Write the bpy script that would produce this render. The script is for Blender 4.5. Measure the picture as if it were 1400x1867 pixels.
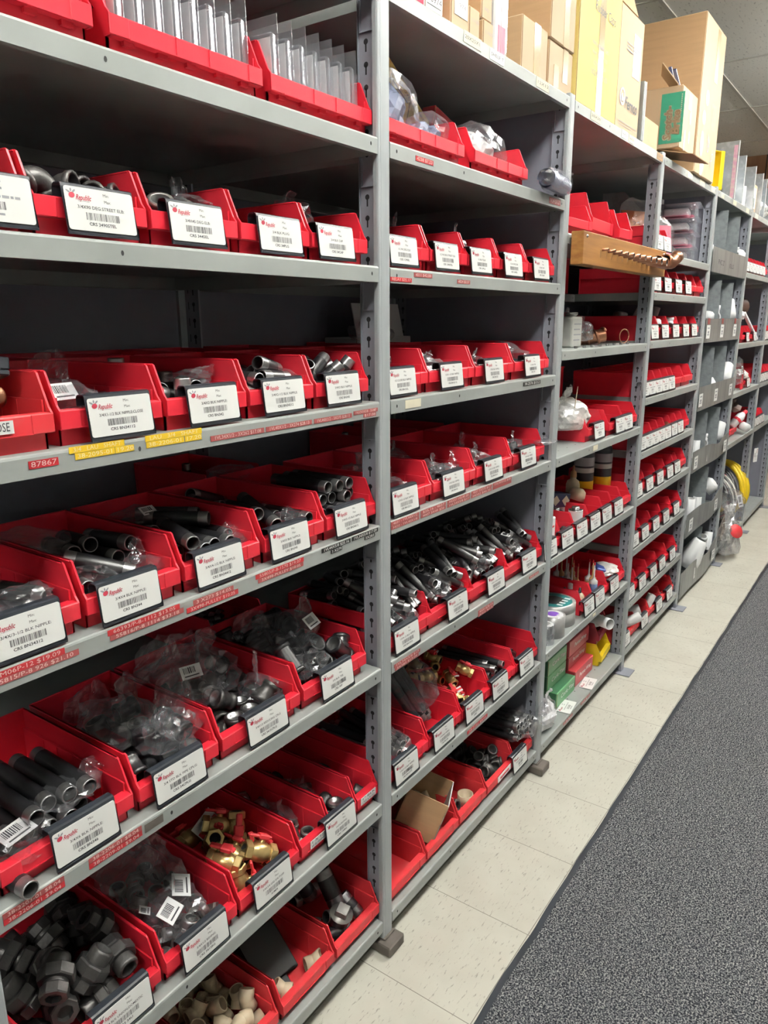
import bpy, bmesh, math, random
from math import sin, cos, pi, radians
from mathutils import Vector, Matrix, Euler, Quaternion, noise

for o in list(bpy.data.objects): bpy.data.objects.remove(o, do_unlink=True)
sc = bpy.context.scene
COL = sc.collection

# ------------------------------------------------------------------ camera, light, exposure
cd = bpy.data.cameras.new('camera'); cam = bpy.data.objects.new('camera', cd); COL.objects.link(cam)
cam.location = (-1.25596, -0.88207, 1.51603)
cam.rotation_euler = (radians(75.61359), radians(0.30038), radians(-54.85558))
cd.sensor_fit = 'HORIZONTAL'; cd.sensor_width = 36.0; cd.lens = 36.0*1353.03/1400.0
cd.clip_start = 0.01; cd.clip_end = 60
sc.camera = cam
w = bpy.data.worlds.new('world'); sc.world = w; w.use_nodes = True
w.node_tree.nodes['Background'].inputs[0].default_value = (0.9, 0.95, 1, 1)
w.node_tree.nodes['Background'].inputs[1].default_value = 0.05
vs = sc.view_settings
vs.view_transform = 'Standard'; vs.look = 'None'; vs.gamma = 1.0; vs.exposure = 0.62; vs.use_curve_mapping = False
CEIL = 3.05
LIGHTS = [(-2.6, 15), (-0.3, 20), (2.0, 26), (4.3, 26), (6.3, 8)]
LIGHT_Y = -0.90
def ceiling_light_lamp(x, p, parent):
    L = bpy.data.lights.new('tube_glow', 'AREA'); L.shape = 'RECTANGLE'; L.size = 1.16; L.size_y = 0.22
    L.energy = p*0.54; L.color = (1.0, 0.995, 0.97)
    o = bpy.data.objects.new('tube_glow', L); COL.objects.link(o); o.parent = parent
    o.location = (0, 0, -0.032)
    U_ = bpy.data.lights.new('ceiling_fill', 'AREA'); U_.shape = 'RECTANGLE'; U_.size = 1.1; U_.size_y = 0.16; U_.energy = p*4.6; U_.color = L.color  # added upward fill lamp that brightens the ceiling and its bounce
    u = bpy.data.objects.new('ceiling_fill', U_); COL.objects.link(u); u.parent = parent; u.location = (0, 0, 0.05); u.rotation_euler = (pi, 0, 0)

# ------------------------------------------------------------------ materials
def _nt(name):
    m = bpy.data.materials.new(name); m.use_nodes = True
    nt = m.node_tree; b = nt.nodes['Principled BSDF']
    return m, nt, b
def node(nt, t, **kw):
    n = nt.nodes.new(t)
    for k, v in kw.items(): setattr(n, k, v)
    return n
def mathn(nt, op, a, b=None, c=None):
    n = node(nt, 'ShaderNodeMath', operation=op)
    for i, v in enumerate((a, b, c)):
        if v is None: continue
        if isinstance(v, (int, float)): n.inputs[i].default_value = v
        else: nt.links.new(v, n.inputs[i])
    return n.outputs[0]
def mat(name, col, rough=0.5, metal=0.0, var=0.12, scale=8.0, bump=0.0, bscale=60.0, col2=None, spec=0.5, stretch=None, lo=0.4, hi=0.75):
    m, nt, b = _nt(name)
    tc = node(nt, 'ShaderNodeTexCoord')
    src = tc.outputs['Object']
    if stretch:
        mp = node(nt, 'ShaderNodeMapping'); mp.inputs['Scale'].default_value = stretch
        nt.links.new(src, mp.inputs['Vector']); src = mp.outputs[0]
    nz = node(nt, 'ShaderNodeTexNoise'); nz.inputs['Scale'].default_value = scale; nz.inputs['Detail'].default_value = 5
    nt.links.new(src, nz.inputs['Vector'])
    mr = node(nt, 'ShaderNodeMapRange'); mr.inputs[1].default_value = lo; mr.inputs[2].default_value = hi
    nt.links.new(nz.outputs['Fac'], mr.inputs[0])
    mx = node(nt, 'ShaderNodeMix', data_type='RGBA')
    nt.links.new(mr.outputs[0], mx.inputs[0])
    c2 = col2 if col2 else tuple(c*(1-var) for c in col)
    mx.inputs[6].default_value = (*col, 1); mx.inputs[7].default_value = (*c2, 1)
    nt.links.new(mx.outputs[2], b.inputs['Base Color'])
    b.inputs['Roughness'].default_value = rough; b.inputs['Metallic'].default_value = metal
    b.inputs['Specular IOR Level'].default_value = spec
    if bump:
        n2 = node(nt, 'ShaderNodeTexNoise'); n2.inputs['Scale'].default_value = bscale; n2.inputs['Detail'].default_value = 3
        nt.links.new(src, n2.inputs['Vector'])
        bp = node(nt, 'ShaderNodeBump'); bp.inputs['Strength'].default_value = bump; bp.inputs['Distance'].default_value = 0.002
        nt.links.new(n2.outputs['Fac'], bp.inputs['Height']); nt.links.new(bp.outputs[0], b.inputs['Normal'])
    return m
def emis(name, col, s):
    m, nt, b = _nt(name); b.inputs['Base Color'].default_value = (*col, 1)
    b.inputs['Emission Color'].default_value = (*col, 1); b.inputs['Emission Strength'].default_value = s
    return m
def film(name, tint=(0.8, 0.82, 0.86), base=0.10, edge=0.6, rough=0.12, milky=0.35):
    m = bpy.data.materials.new(name); m.use_nodes = True; nt = m.node_tree; nt.nodes.clear()
    out = node(nt, 'ShaderNodeOutputMaterial')
    tr = node(nt, 'ShaderNodeBsdfTransparent'); tr.inputs[0].default_value = (0.96, 0.96, 0.97, 1)
    gl = node(nt, 'ShaderNodeBsdfGlossy'); gl.inputs['Roughness'].default_value = rough; gl.inputs[0].default_value = (0.95, 0.96, 1, 1)
    df = node(nt, 'ShaderNodeBsdfDiffuse'); df.inputs[0].default_value = (*tint, 1)
    m1 = node(nt, 'ShaderNodeMixShader'); m1.inputs[0].default_value = milky
    nt.links.new(gl.outputs[0], m1.inputs[1]); nt.links.new(df.outputs[0], m1.inputs[2])
    lw = node(nt, 'ShaderNodeLayerWeight'); lw.inputs[0].default_value = 0.35
    tc = node(nt, 'ShaderNodeTexCoord'); nz = node(nt, 'ShaderNodeTexNoise'); nz.inputs['Scale'].default_value = 45; nz.inputs['Detail'].default_value = 6
    nt.links.new(tc.outputs['Object'], nz.inputs['Vector'])
    mr = node(nt, 'ShaderNodeMapRange'); mr.inputs[1].default_value = 0.5; mr.inputs[2].default_value = 0.75; mr.inputs[3].default_value = 0; mr.inputs[4].default_value = 0.22 if milky > .3 else .12
    nt.links.new(nz.outputs['Fac'], mr.inputs[0])
    f = mathn(nt, 'MULTIPLY_ADD', lw.outputs['Facing'], edge, base)
    f = mathn(nt, 'ADD', f, mr.outputs[0])
    cl = node(nt, 'ShaderNodeClamp'); nt.links.new(f, cl.inputs[0])
    m2 = node(nt, 'ShaderNodeMixShader'); nt.links.new(cl.outputs[0], m2.inputs[0])
    nt.links.new(tr.outputs[0], m2.inputs[1]); nt.links.new(m1.outputs[0], m2.inputs[2])
    bp = node(nt, 'ShaderNodeBump'); bp.inputs['Strength'].default_value = 0.5; bp.inputs['Distance'].default_value = 0.003
    nt.links.new(nz.outputs['Fac'], bp.inputs['Height']); nt.links.new(bp.outputs[0], gl.inputs['Normal'])
    nt.links.new(m2.outputs[0], out.inputs[0])
    return m

M = {}
M['shelf'] = mat('shelf_grey_enamel', (0.30, 0.325, 0.318), 0.42, var=0.22, scale=5, bump=0.06, bscale=30)
M['post'] = mat('post_grey_enamel', (0.25, 0.265, 0.31), 0.40, var=0.14, scale=6)
M['flange'] = mat('post_front_enamel', (0.33, 0.36, 0.375), 0.40, var=0.12, scale=7, stretch=(8, 8, 1))
M['panel'] = mat('panel_blue_grey_enamel', (0.20, 0.205, 0.255), 0.45, var=0.2, scale=3)
M['hole'] = mat('dark_hole', (0.012, 0.012, 0.014), 0.8)
M['dark'] = mat('dark_interior', (0.02, 0.02, 0.02), 0.7)
M['foot'] = mat('rubber_foot', (0.10, 0.085, 0.075), 0.7, scale=20, var=0.4)
M['red'] = mat('red_plastic', (0.66, 0.022, 0.042), 0.36, var=0.10, scale=14, bump=0.05, bscale=200)
M['redlow'] = mat('dusty_red_plastic', (0.60, 0.03, 0.04), 0.5, scale=16, bump=0.05, bscale=200, col2=(0.50, 0.13, 0.115), lo=0.5, hi=0.85)
M['darkred'] = mat('maroon_plastic', (0.24, 0.015, 0.025), 0.4)
M['yellow'] = mat('yellow_plastic', (0.87, 0.62, 0.02), 0.38)
M['black'] = mat('black_holder_plastic', (0.022, 0.026, 0.034), 0.32, var=0.1)
M['card'] = mat('card_white', (0.80, 0.815, 0.80), 0.5, var=0.02, scale=3)
M['ink'] = mat('ink_dark', (0.045, 0.045, 0.055), 0.6)
M['inkgrey'] = mat('ink_grey', (0.30, 0.31, 0.34), 0.6)
M['inkred'] = mat('ink_red', (0.42, 0.03, 0.06), 0.6)
M['tapered'] = mat('tape_red', (0.45, 0.022, 0.03), 0.35, scale=40)
M['tapered2'] = mat('tape_faded_red', (0.33, 0.07, 0.07), 0.45, scale=40)
M['tapeyel'] = mat('tape_yellow', (0.83, 0.56, 0.03), 0.35)
M['tapeblk'] = mat('tape_black', (0.012, 0.012, 0.012), 0.4)
M['emboss'] = mat('embossed_white', (0.72, 0.55, 0.52), 0.5)
M['embossy'] = mat('embossed_yellow', (0.92, 0.80, 0.45), 0.5)
M['cream'] = mat('cream_sticker', (0.74, 0.70, 0.55), 0.6, scale=30)
M['blk'] = mat('black_steel', (0.016, 0.016, 0.019), 0.36, metal=0.0, var=0.4, scale=30, spec=0.7)
M['iron'] = mat('malleable_iron', (0.062, 0.060, 0.060), 0.40, metal=0.45, var=0.4, scale=40, bump=0.15, bscale=300)
M['thread'] = mat('bare_steel_thread', (0.42, 0.42, 0.43), 0.32, metal=0.9, var=0.35, scale=60)
M['galv'] = mat('zinc_fitting', (0.30, 0.29, 0.28), 0.38, metal=0.7, var=0.3, scale=40)
M['brass'] = mat('brass', (0.70, 0.52, 0.23), 0.30, metal=0.75, var=0.3, scale=40)
M['copper'] = mat('copper', (0.42, 0.20, 0.12), 0.34, metal=0.85, var=0.35, scale=20)
M['cpvc'] = mat('cpvc_beige', (0.60, 0.50, 0.35), 0.45, var=0.2, scale=25)
M['pvc'] = mat('white_pvc', (0.86, 0.88, 0.90), 0.35, var=0.04)
M['pvcgrey'] = mat('grey_white_pvc', (0.55, 0.55, 0.55), 0.4)
M['card_brown'] = mat('corrugated_cardboard', (0.44, 0.28, 0.15), 0.75, var=0.1, scale=6, stretch=(1, 1, 14))
M['card_tan'] = mat('pale_cardboard', (0.55, 0.41, 0.27), 0.7, var=0.08, scale=6)
M['card_yel'] = mat('yellow_cardboard', (0.72, 0.57, 0.19), 0.65, var=0.06, scale=5)
M['cardin'] = mat('cardboard_inside', (0.26, 0.165, 0.09), 0.8)
M['ptape'] = mat('packing_tape', (0.50, 0.37, 0.20), 0.16, var=0.15, scale=20, spec=0.7)
M['white'] = mat('white_paper', (0.84, 0.85, 0.86), 0.5, var=0.03)
M['green'] = mat('green_label', (0.03, 0.27, 0.17), 0.4)
M['greenbox'] = mat('green_carton', (0.16, 0.42, 0.20), 0.4, var=0.15, scale=6)
M['greentop'] = mat('dark_green_carton', (0.05, 0.16, 0.08), 0.4)
M['redbox'] = mat('red_carton', (0.52, 0.06, 0.07), 0.35, var=0.12)
M['blue'] = mat('blue_print', (0.05, 0.09, 0.35), 0.4)
M['navy'] = mat('navy_carton', (0.03, 0.045, 0.13), 0.35)
M['orange'] = mat('orange_card', (0.85, 0.30, 0.08), 0.5)
M['pink'] = mat('pink_card', (0.85, 0.16, 0.25), 0.5)
M['purple'] = mat('purple_print', (0.22, 0.09, 0.50), 0.5)
M['teal'] = mat('teal_print', (0.02, 0.20, 0.20), 0.4)
M['wood'] = mat('oak_board', (0.33, 0.155, 0.040), 0.45, scale=3, stretch=(1.5, 10, 22), col2=(0.21, 0.085, 0.02), lo=.35, hi=.7)
M['panelwood'] = mat('wood_panelling', (0.30, 0.155, 0.075), 0.45, scale=4, stretch=(3, 3, .35), col2=(0.20, 0.09, 0.045))
M['wall'] = mat('stock_lined_wall', (0.24, 0.235, 0.23), 0.8)
M['can'] = mat('grey_can_paper', (0.50, 0.51, 0.48), 0.4)
M['steel'] = mat('bright_steel', (0.6, 0.6, 0.6), 0.25, metal=0.95)
M['sheet'] = mat('dull_sheet_metal', (0.27, 0.285, 0.285), 0.42, metal=0.35, var=0.35, scale=7, stretch=(4, 4, .6))
M['divider'] = mat('galvanised_divider', (0.34, 0.38, 0.40), 0.38, metal=0.45, var=0.25, scale=40)
M['sleeve'] = mat('blue_grey_print', (.22, .26, .38), .4, scale=30)
M['duct'] = mat('silver_duct_tape', (0.38, 0.38, 0.38), 0.35, metal=0.3, scale=30)
M['amber'] = mat('amber_nozzle', (0.50, 0.28, 0.12), 0.4)
M['bluegel'] = mat('blue_liquid', (0.16, 0.25, 0.45), 0.25)
M['bag'] = film('clear_bag_film', base=0.065, edge=0.40, rough=0.10, milky=0.25)
M['bagmilk'] = film('milky_bag_film', tint=(0.9, 0.9, 0.86), base=0.55, edge=0.5, rough=0.3, milky=0.7)
M['clear'] = film('clear_rigid_plastic', tint=(0.75, 0.8, 0.85), base=0.16, edge=0.6, rough=0.06, milky=0.3)
M['smoke'] = film('cloudy_bag_film', tint=(0.5, 0.5, 0.5), base=0.38, edge=0.4, rough=0.15, milky=0.6)
M['acrylic'] = film('frosted_acrylic_sheet', tint=(0.62, 0.68, 0.72), base=0.55, edge=0.4, rough=0.1, milky=0.6)
M['hose'] = mat('ribbed_hose', (0.05, 0.05, 0.055), 0.35)
M['hosegrey'] = mat('grey_hose', (0.55, 0.54, 0.5), 0.4)
M['mesh_brown'] = mat('brown_coil', (0.09, 0.045, 0.035), 0.4)
M['tubeglow'] = emis('diffuser_glow', (1, 0.98, 0.92), 3.0)
M['fixture'] = mat('white_fixture', (0.8, 0.8, 0.78), 0.4)
M['cork'] = mat('brass_cap_dull', (0.30, 0.15, 0.08), 0.4, metal=0.5)

def floor_mat():
    m, nt, b = _nt('vinyl_floor_tile')
    tc = node(nt, 'ShaderNodeTexCoord'); sp = node(nt, 'ShaderNodeSeparateXYZ'); nt.links.new(tc.outputs['Object'], sp.inputs[0])
    def line(o, off):
        u = mathn(nt, 'DIVIDE', mathn(nt, 'SUBTRACT', o, off), 0.3048)
        fr = mathn(nt, 'FRACT', u)
        d = mathn(nt, 'MINIMUM', fr, mathn(nt, 'SUBTRACT', 1.0, fr))
        return u, mathn(nt, 'LESS_THAN', d, 0.0032)
    u, lx = line(sp.outputs['X'], 0.230); v, ly = line(sp.outputs['Y'], 0.030)
    cb = node(nt, 'ShaderNodeCombineXYZ')
    nt.links.new(mathn(nt, 'FLOOR', u), cb.inputs[0]); nt.links.new(mathn(nt, 'FLOOR', v), cb.inputs[1])
    wn = node(nt, 'ShaderNodeTexWhiteNoise', noise_dimensions='3D'); nt.links.new(cb.outputs[0], wn.inputs['Vector'])
    def fleck(scale, rot, lo, hi):
        mp = node(nt, 'ShaderNodeMapping'); mp.inputs['Scale'].default_value = scale; mp.inputs['Rotation'].default_value = (0, 0, rot)
        nt.links.new(tc.outputs['Object'], mp.inputs['Vector'])
        n = node(nt, 'ShaderNodeTexNoise'); n.inputs['Scale'].default_value = 1; n.inputs['Detail'].default_value = 3; n.inputs['Roughness'].default_value = .6
        nt.links.new(mp.outputs[0], n.inputs['Vector'])
        r = node(nt, 'ShaderNodeMapRange'); r.inputs[1].default_value = lo; r.inputs[2].default_value = hi
        nt.links.new(n.outputs['Fac'], r.inputs[0]); return r.outputs[0]
    f1 = fleck((150, 42, 1), 0.5, 0.60, 0.68); f2 = fleck((38, 160, 1), 0.25, 0.60, 0.68)
    sel = mathn(nt, 'GREATER_THAN', wn.outputs['Value'], 0.5)
    fm = mathn(nt, 'ADD', mathn(nt, 'MULTIPLY', f1, sel), mathn(nt, 'MULTIPLY', f2, mathn(nt, 'SUBTRACT', 1.0, sel)))
    big = fleck((5, 5, 1), 0, 0.4, 0.8)
    c0 = node(nt, 'ShaderNodeMix', data_type='RGBA'); c0.inputs[6].default_value = (0.56, 0.55, 0.485, 1); c0.inputs[7].default_value = (0.48, 0.465, 0.405, 1)
    nt.links.new(big, c0.inputs[0])
    c1 = node(nt, 'ShaderNodeMix', data_type='RGBA'); c1.inputs[7].default_value = (0.27, 0.25, 0.22, 1)
    nt.links.new(mathn(nt, 'MULTIPLY', fm, 0.8), c1.inputs[0]); nt.links.new(c0.outputs[2], c1.inputs[6])
    sp2 = fleck((420, 420, 1), 0, 0.79, 0.82)
    c1b = node(nt, 'ShaderNodeMix', data_type='RGBA'); c1b.inputs[7].default_value = (0.12, 0.11, 0.10, 1)
    nt.links.new(sp2, c1b.inputs[0]); nt.links.new(c1.outputs[2], c1b.inputs[6])
    c2 = node(nt, 'ShaderNodeMix', data_type='RGBA'); c2.inputs[7].default_value = (0.14, 0.12, 0.10, 1)
    nt.links.new(mathn(nt, 'MULTIPLY', mathn(nt, 'MAXIMUM', lx, ly), 0.8), c2.inputs[0]); nt.links.new(c1b.outputs[2], c2.inputs[6])
    nt.links.new(c2.outputs[2], b.inputs['Base Color']); b.inputs['Roughness'].default_value = 0.42; b.inputs['Specular IOR Level'].default_value = .35
    return m
def carpet_mat():
    m, nt, b = _nt('flecked_carpet')
    tc = node(nt, 'ShaderNodeTexCoord')
    n = node(nt, 'ShaderNodeTexNoise'); n.inputs['Scale'].default_value = 250; n.inputs['Detail'].default_value = 2; n.inputs['Roughness'].default_value = .7
    nt.links.new(tc.outputs['Object'], n.inputs['Vector'])
    r = node(nt, 'ShaderNodeValToRGB'); e = r.color_ramp.elements
    e[0].position = 0.40; e[0].color = (0.008, 0.009, 0.013, 1); e[1].position = 0.66; e[1].color = (0.31, 0.31, 0.295, 1)
    a = e.new(0.50); a.color = (0.062, 0.065, 0.075, 1); a = e.new(0.555); a.color = (0.145, 0.148, 0.155, 1)
    nt.links.new(n.outputs['Fac'], r.inputs[0]); nt.links.new(r.outputs[0], b.inputs['Base Color'])
    b.inputs['Roughness'].default_value = 0.95; b.inputs['Specular IOR Level'].default_value = .1
    bp = node(nt, 'ShaderNodeBump'); bp.inputs['Strength'].default_value = 0.9; bp.inputs['Distance'].default_value = 0.004
    nt.links.new(n.outputs['Fac'], bp.inputs['Height']); nt.links.new(bp.outputs[0], b.inputs['Normal'])
    return m
def ceiling_mat():
    m, nt, b = _nt('fissured_ceiling_tile')
    tc = node(nt, 'ShaderNodeTexCoord'); mp = node(nt, 'ShaderNodeMapping'); mp.inputs['Scale'].default_value = (28, 85, 1)
    nt.links.new(tc.outputs['Object'], mp.inputs['Vector'])
    n = node(nt, 'ShaderNodeTexNoise'); n.inputs['Scale'].default_value = 1; n.inputs['Detail'].default_value = 4; nt.links.new(mp.outputs[0], n.inputs['Vector'])
    r = node(nt, 'ShaderNodeMapRange'); r.inputs[1].default_value = 0.60; r.inputs[2].default_value = 0.70; nt.links.new(n.outputs['Fac'], r.inputs[0])
    c = node(nt, 'ShaderNodeMix', data_type='RGBA'); c.inputs[6].default_value = (0.82, 0.81, 0.75, 1); c.inputs[7].default_value = (0.50, 0.49, 0.45, 1)
    nt.links.new(r.outputs[0], c.inputs[0]); nt.links.new(c.outputs[2], b.inputs['Base Color']); b.inputs['Roughness'].default_value = .9
    return m
M['floor'] = floor_mat(); M['carpet'] = carpet_mat(); M['ceiling'] = ceiling_mat()

# ------------------------------------------------------------------ mesh helpers
class MB:
    def __init__(s): s.v = []; s.f = []; s.m = []; s.s = []
    def add(s, vs, fs, m=0, sm=False, T=None):
        o = len(s.v)
        s.v += [tuple(T @ Vector(p)) for p in vs] if T is not None else [tuple(p) for p in vs]
        for f in fs: s.f.append([o+i for i in f]); s.m.append(m); s.s.append(sm)
        return s
    def merge(s, o, T=None, mo=0):
        k = len(s.v)
        s.v += [tuple(T @ Vector(p)) for p in o.v] if T is not None else o.v
        for f, m, q in zip(o.f, o.m, o.s): s.f.append([k+i for i in f]); s.m.append(m+mo); s.s.append(q)
        return s
    def box(s, x0, x1, y0, y1, z0, z1, m=0, T=None):
        v = [(x, y, z) for x in (x0, x1) for y in (y0, y1) for z in (z0, z1)]
        f = [(0, 1, 3, 2), (4, 6, 7, 5), (0, 4, 5, 1), (2, 3, 7, 6), (0, 2, 6, 4), (1, 5, 7, 3)]
        return s.add(v, f, m, False, T)
    def rbox(s, x0, x1, y0, y1, z0, z1, r=0.002, m=0, T=None, seg=1):
        bm = bmesh.new(); bmesh.ops.create_cube(bm, size=1)
        for v in bm.verts: v.co = Vector(((x0+x1)/2+v.co.x*(x1-x0), (y0+y1)/2+v.co.y*(y1-y0), (z0+z1)/2+v.co.z*(z1-z0)))
        bmesh.ops.bevel(bm, geom=list(bm.edges), offset=r, segments=seg, affect='EDGES', profile=0.5)
        bm.verts.index_update()
        s.add([v.co.copy() for v in bm.verts], [[v.index for v in f.verts] for f in bm.faces], m, False, T); bm.free(); return s
    def prism(s, poly, a0, a1, axis='x', m=0, T=None, sm=False):
        n = len(poly)
        def P(p, a): return {'x': (a, p[0], p[1]), 'y': (p[0], a, p[1]), 'z': (p[0], p[1], a)}[axis]
        v = [P(p, a0) for p in poly]+[P(p, a1) for p in poly]
        f = [tuple(range(n))[::-1], tuple(range(n, 2*n))]
        s.add(v, f, m, False, T); 
        o = len(s.v)-2*n
        for i in range(n): s.f.append([o+i, o+(i+1) % n, o+n+(i+1) % n, o+n+i]); s.m.append(m); s.s.append(sm)
        return s
    def lathe(s, prof, seg=16, mats=0, T=None, sm=True, closed=False):
        n = len(prof); v = []
        for r, z in prof:
            for k in range(seg): v.append((r*cos(2*pi*k/seg), r*sin(2*pi*k/seg), z))
        o = len(s.v); s.v += [tuple(T @ Vector(p)) for p in v] if T is not None else v
        for i in range(n if closed else n-1):
            j = (i+1) % n; mm = mats[i] if isinstance(mats, (list, tuple)) else mats
            for k in range(seg):
                k2 = (k+1) % seg
                s.f.append([o+i*seg+k, o+i*seg+k2, o+j*seg+k2, o+j*seg+k]); s.m.append(mm); s.s.append(sm)
        return s
    def sweep(s, path, rad, seg=12, m=0, T=None, caps=True, mats=None):
        n = len(path); P = [Vector(p) for p in path]; R = rad if isinstance(rad, (list, tuple)) else [rad]*n
        t0 = (P[1]-P[0]).normalized(); up = Vector((0, 0, 1)) if abs(t0.z) < .9 else Vector((1, 0, 0))
        a = t0.cross(up).normalized(); o = len(s.v); vv = []
        for i in range(n):
            t = (P[min(i+1, n-1)]-P[max(i-1, 0)])
            t = t.normalized() if t.length > 1e-9 else t0
            a = (a-t*a.dot(t)).normalized(); b = t.cross(a)
            for k in range(seg): vv.append(P[i]+(a*cos(2*pi*k/seg)+b*sin(2*pi*k/seg))*R[i])
        s.v += [tuple(T @ p) if T is not None else tuple(p) for p in vv]
        for i in range(n-1):
            for k in range(seg):
                k2 = (k+1) % seg; s.f.append([o+i*seg+k, o+i*seg+k2, o+(i+1)*seg+k2, o+(i+1)*seg+k]); s.m.append(mats[i] if mats else m); s.s.append(True)
        if caps:
            s.f.append([o+k for k in range(seg)][::-1]); s.m.append(m); s.s.append(False)
            s.f.append([o+(n-1)*seg+k for k in range(seg)]); s.m.append(m); s.s.append(False)
        return s
    def mesh(s, name, mats):
        me = bpy.data.meshes.new(name); me.from_pydata(s.v, [], s.f); me.update()
        for m in (mats if isinstance(mats, (list, tuple)) else [mats]): me.materials.append(M[m] if isinstance(m, str) else m)
        me.polygons.foreach_set('material_index', s.m); me.polygons.foreach_set('use_smooth', s.s)
        bm = bmesh.new(); bm.from_mesh(me); bmesh.ops.recalc_face_normals(bm, faces=bm.faces); bm.to_mesh(me); bm.free()
        return me
_mesh_cache = {}
def cmesh(key, fn):
    if key not in _mesh_cache: _mesh_cache[key] = fn()
    return _mesh_cache[key]
def obj(name, me, parent=None, loc=(0, 0, 0), rot=(0, 0, 0), label=None):
    o = bpy.data.objects.new(name, me); COL.objects.link(o)
    if parent is not None: o.parent = parent
    o.location = loc; o.rotation_euler = rot
    if label: o['label'] = label
    return o
def tag(o, label, cat, group=None, kind=None):
    o['label'] = label; o['category'] = cat
    if group: o['group'] = group
    if kind: o['kind'] = kind
    return o
def thing(name, label, cat, loc=(0, 0, 0), rot=(0, 0, 0), group=None):
    o = bpy.data.objects.new(name, None); COL.objects.link(o); o.location = loc; o.rotation_euler = rot; o.empty_display_size = .02
    return tag(o, label, cat, group)
def struct(name, me, loc=(0, 0, 0)):
    o = obj(name, me, None, loc); o['kind'] = 'structure'; return o
def dup(root, loc, rot=None, label=None):
    def cp(o, par):
        c = o.copy(); COL.objects.link(c)
        if par is not None: c.parent = par; c.matrix_parent_inverse = o.matrix_parent_inverse.copy()
        for ch in list(o.children): cp(ch, c)
        return c
    r = cp(root, None); r.location = loc
    if rot is not None: r.rotation_euler = rot
    if label: r['label'] = label
    return r
_txt = {}
def text2d(s, size, shear=0.0, bold=0.0):
    k = (s, size, shear, bold)
    if k in _txt: return _txt[k]
    cu = bpy.data.curves.new('t', 'FONT'); cu.body = s; cu.size = size; cu.resolution_u = 2; cu.shear = shear; cu.offset = bold
    cu.align_x = 'CENTER'; cu.align_y = 'CENTER'
    ob = bpy.data.objects.new('t', cu); me = ob.to_mesh()
    vs = [(v.co.x, v.co.y) for v in me.vertices]; fs = [list(p.vertices) for p in me.polygons]
    ob.to_mesh_clear(); bpy.data.objects.remove(ob); bpy.data.curves.remove(cu)
    _txt[k] = (vs, fs); return _txt[k]
def put_text(mb, s, x, z, size, m, y=0.0, width=None, shear=0.0, bold=0.0, T=None, rot=0.0):
    """letters in the XZ plane facing -Y, centred on x,z"""
    vs, fs = text2d(s, size, shear, bold)
    if not vs: return
    k = 1.0
    if width:
        W = max(v[0] for v in vs)-min(v[0] for v in vs); k = width/W if W > 0 else 1
    c, q = cos(rot), sin(rot)
    mb.add([(x+(a*k)*c-b*q, y, z+(a*k)*q+b*c) for a, b in vs], fs, m, False, T)
def disc(mb, x, z, rx, rz, m, y=0.0, n=14, rot=0, T=None):
    mb.add([(x+rx*cos(2*pi*k/n)*cos(rot)-rz*sin(2*pi*k/n)*sin(rot), y, z+rx*cos(2*pi*k/n)*sin(rot)+rz*sin(2*pi*k/n)*cos(rot)) for k in range(n)], [list(range(n))], m, False, T)
def quad(mb, x0, x1, z0, z1, m, y=0.0, T=None):
    mb.add([(x0, y, z0), (x1, y, z0), (x1, y, z1), (x0, y, z1)], [(0, 1, 2, 3)], m, False, T)

# ------------------------------------------------------------------ room
def plane(name, x0, x1, y0, y1, z, m): return MB().box(x0, x1, y0, y1, z-.05, z, 0).mesh(name, m)
struct('floor', plane('floor', -4, 7.3, -2.9, 2.6, 0, 'floor'))
cm = MB(); cm.box(-4, 7.3, -2.9, 2.6, CEIL, CEIL+.05)
struct('ceiling', cm.mesh('ceiling', 'ceiling'))
tb = MB()
for i in range(-3, 7):
    x = 4.13+1.19*(i-3)
    if -4 < x < 7.2: tb.box(x-.009, x+.009, -2.9, 2.6, CEIL-.004, CEIL, 0)
for j in range(-4, 4):
    y = .40+.61*j; tb.box(-4, 7.2, y-.010, y+.010, CEIL-.006, CEIL, 0)
struct('trim_1', tb.mesh('ceiling_grid', mat('ceiling_grid_enamel', (0.62, 0.60, 0.54), .5)))
ew = MB(); ew.box(7.2, 7.3, -2.9, 2.6, 0, CEIL, 0)
for k in range(27): ew.box(7.1965, 7.2, -2.9+k*.2034, -2.9+k*.2034+.008, 0, CEIL, 1)
struct('wall_end', ew.mesh('wall_end', ['panelwood', 'dark']))
struct('wall_back', MB().box(-4, 7.3, 2.5, 2.6, 0, CEIL).mesh('wall_back', 'wall'))
struct('wall_aisle', MB().box(-4, 7.3, -3.0, -2.9, 0, CEIL).mesh('wall_aisle', 'wall'))
struct('wall_near', MB().box(-4.1, -4, -3, 2.6, 0, CEIL).mesh('wall_near', 'wall'))
# carpet runner with a rubber border whose edge wanders a little
cb = MB(); N = 240; X0, X1, Y1, bw = -1.6, 7.0, -1.45, .017
rng = random.Random(4)
ed = []; e = 0
for i in range(N+1):
    x = X0+(X1-X0)*i/N; ed.append((x, -.279+.0035*noise.noise(Vector((x*6, 0, 0)))+.0016*noise.noise(Vector((x*45, 3, 0)))))
for (a0, a1, z, mi) in ((0, bw, .004, 1), (bw, None, .0085, 0)):
    v = []; 
    for x, y in ed: v += [(x, y-a0, .0005), (x, y-a0, z), (x, (y-a1) if a1 else Y1, z)]
    f = []
    for i in range(N): f += [(3*i, 3*i+3, 3*i+4, 3*i+1), (3*i+1, 3*i+4, 3*i+5, 3*i+2)]
    cb.add(v, f, mi)
tag(obj('carpet_runner', cb.mesh('carpet_runner', ['carpet', 'black'])), 'dark grey flecked carpet runner with black rubber edge lying along the aisle', 'carpet')
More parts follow.
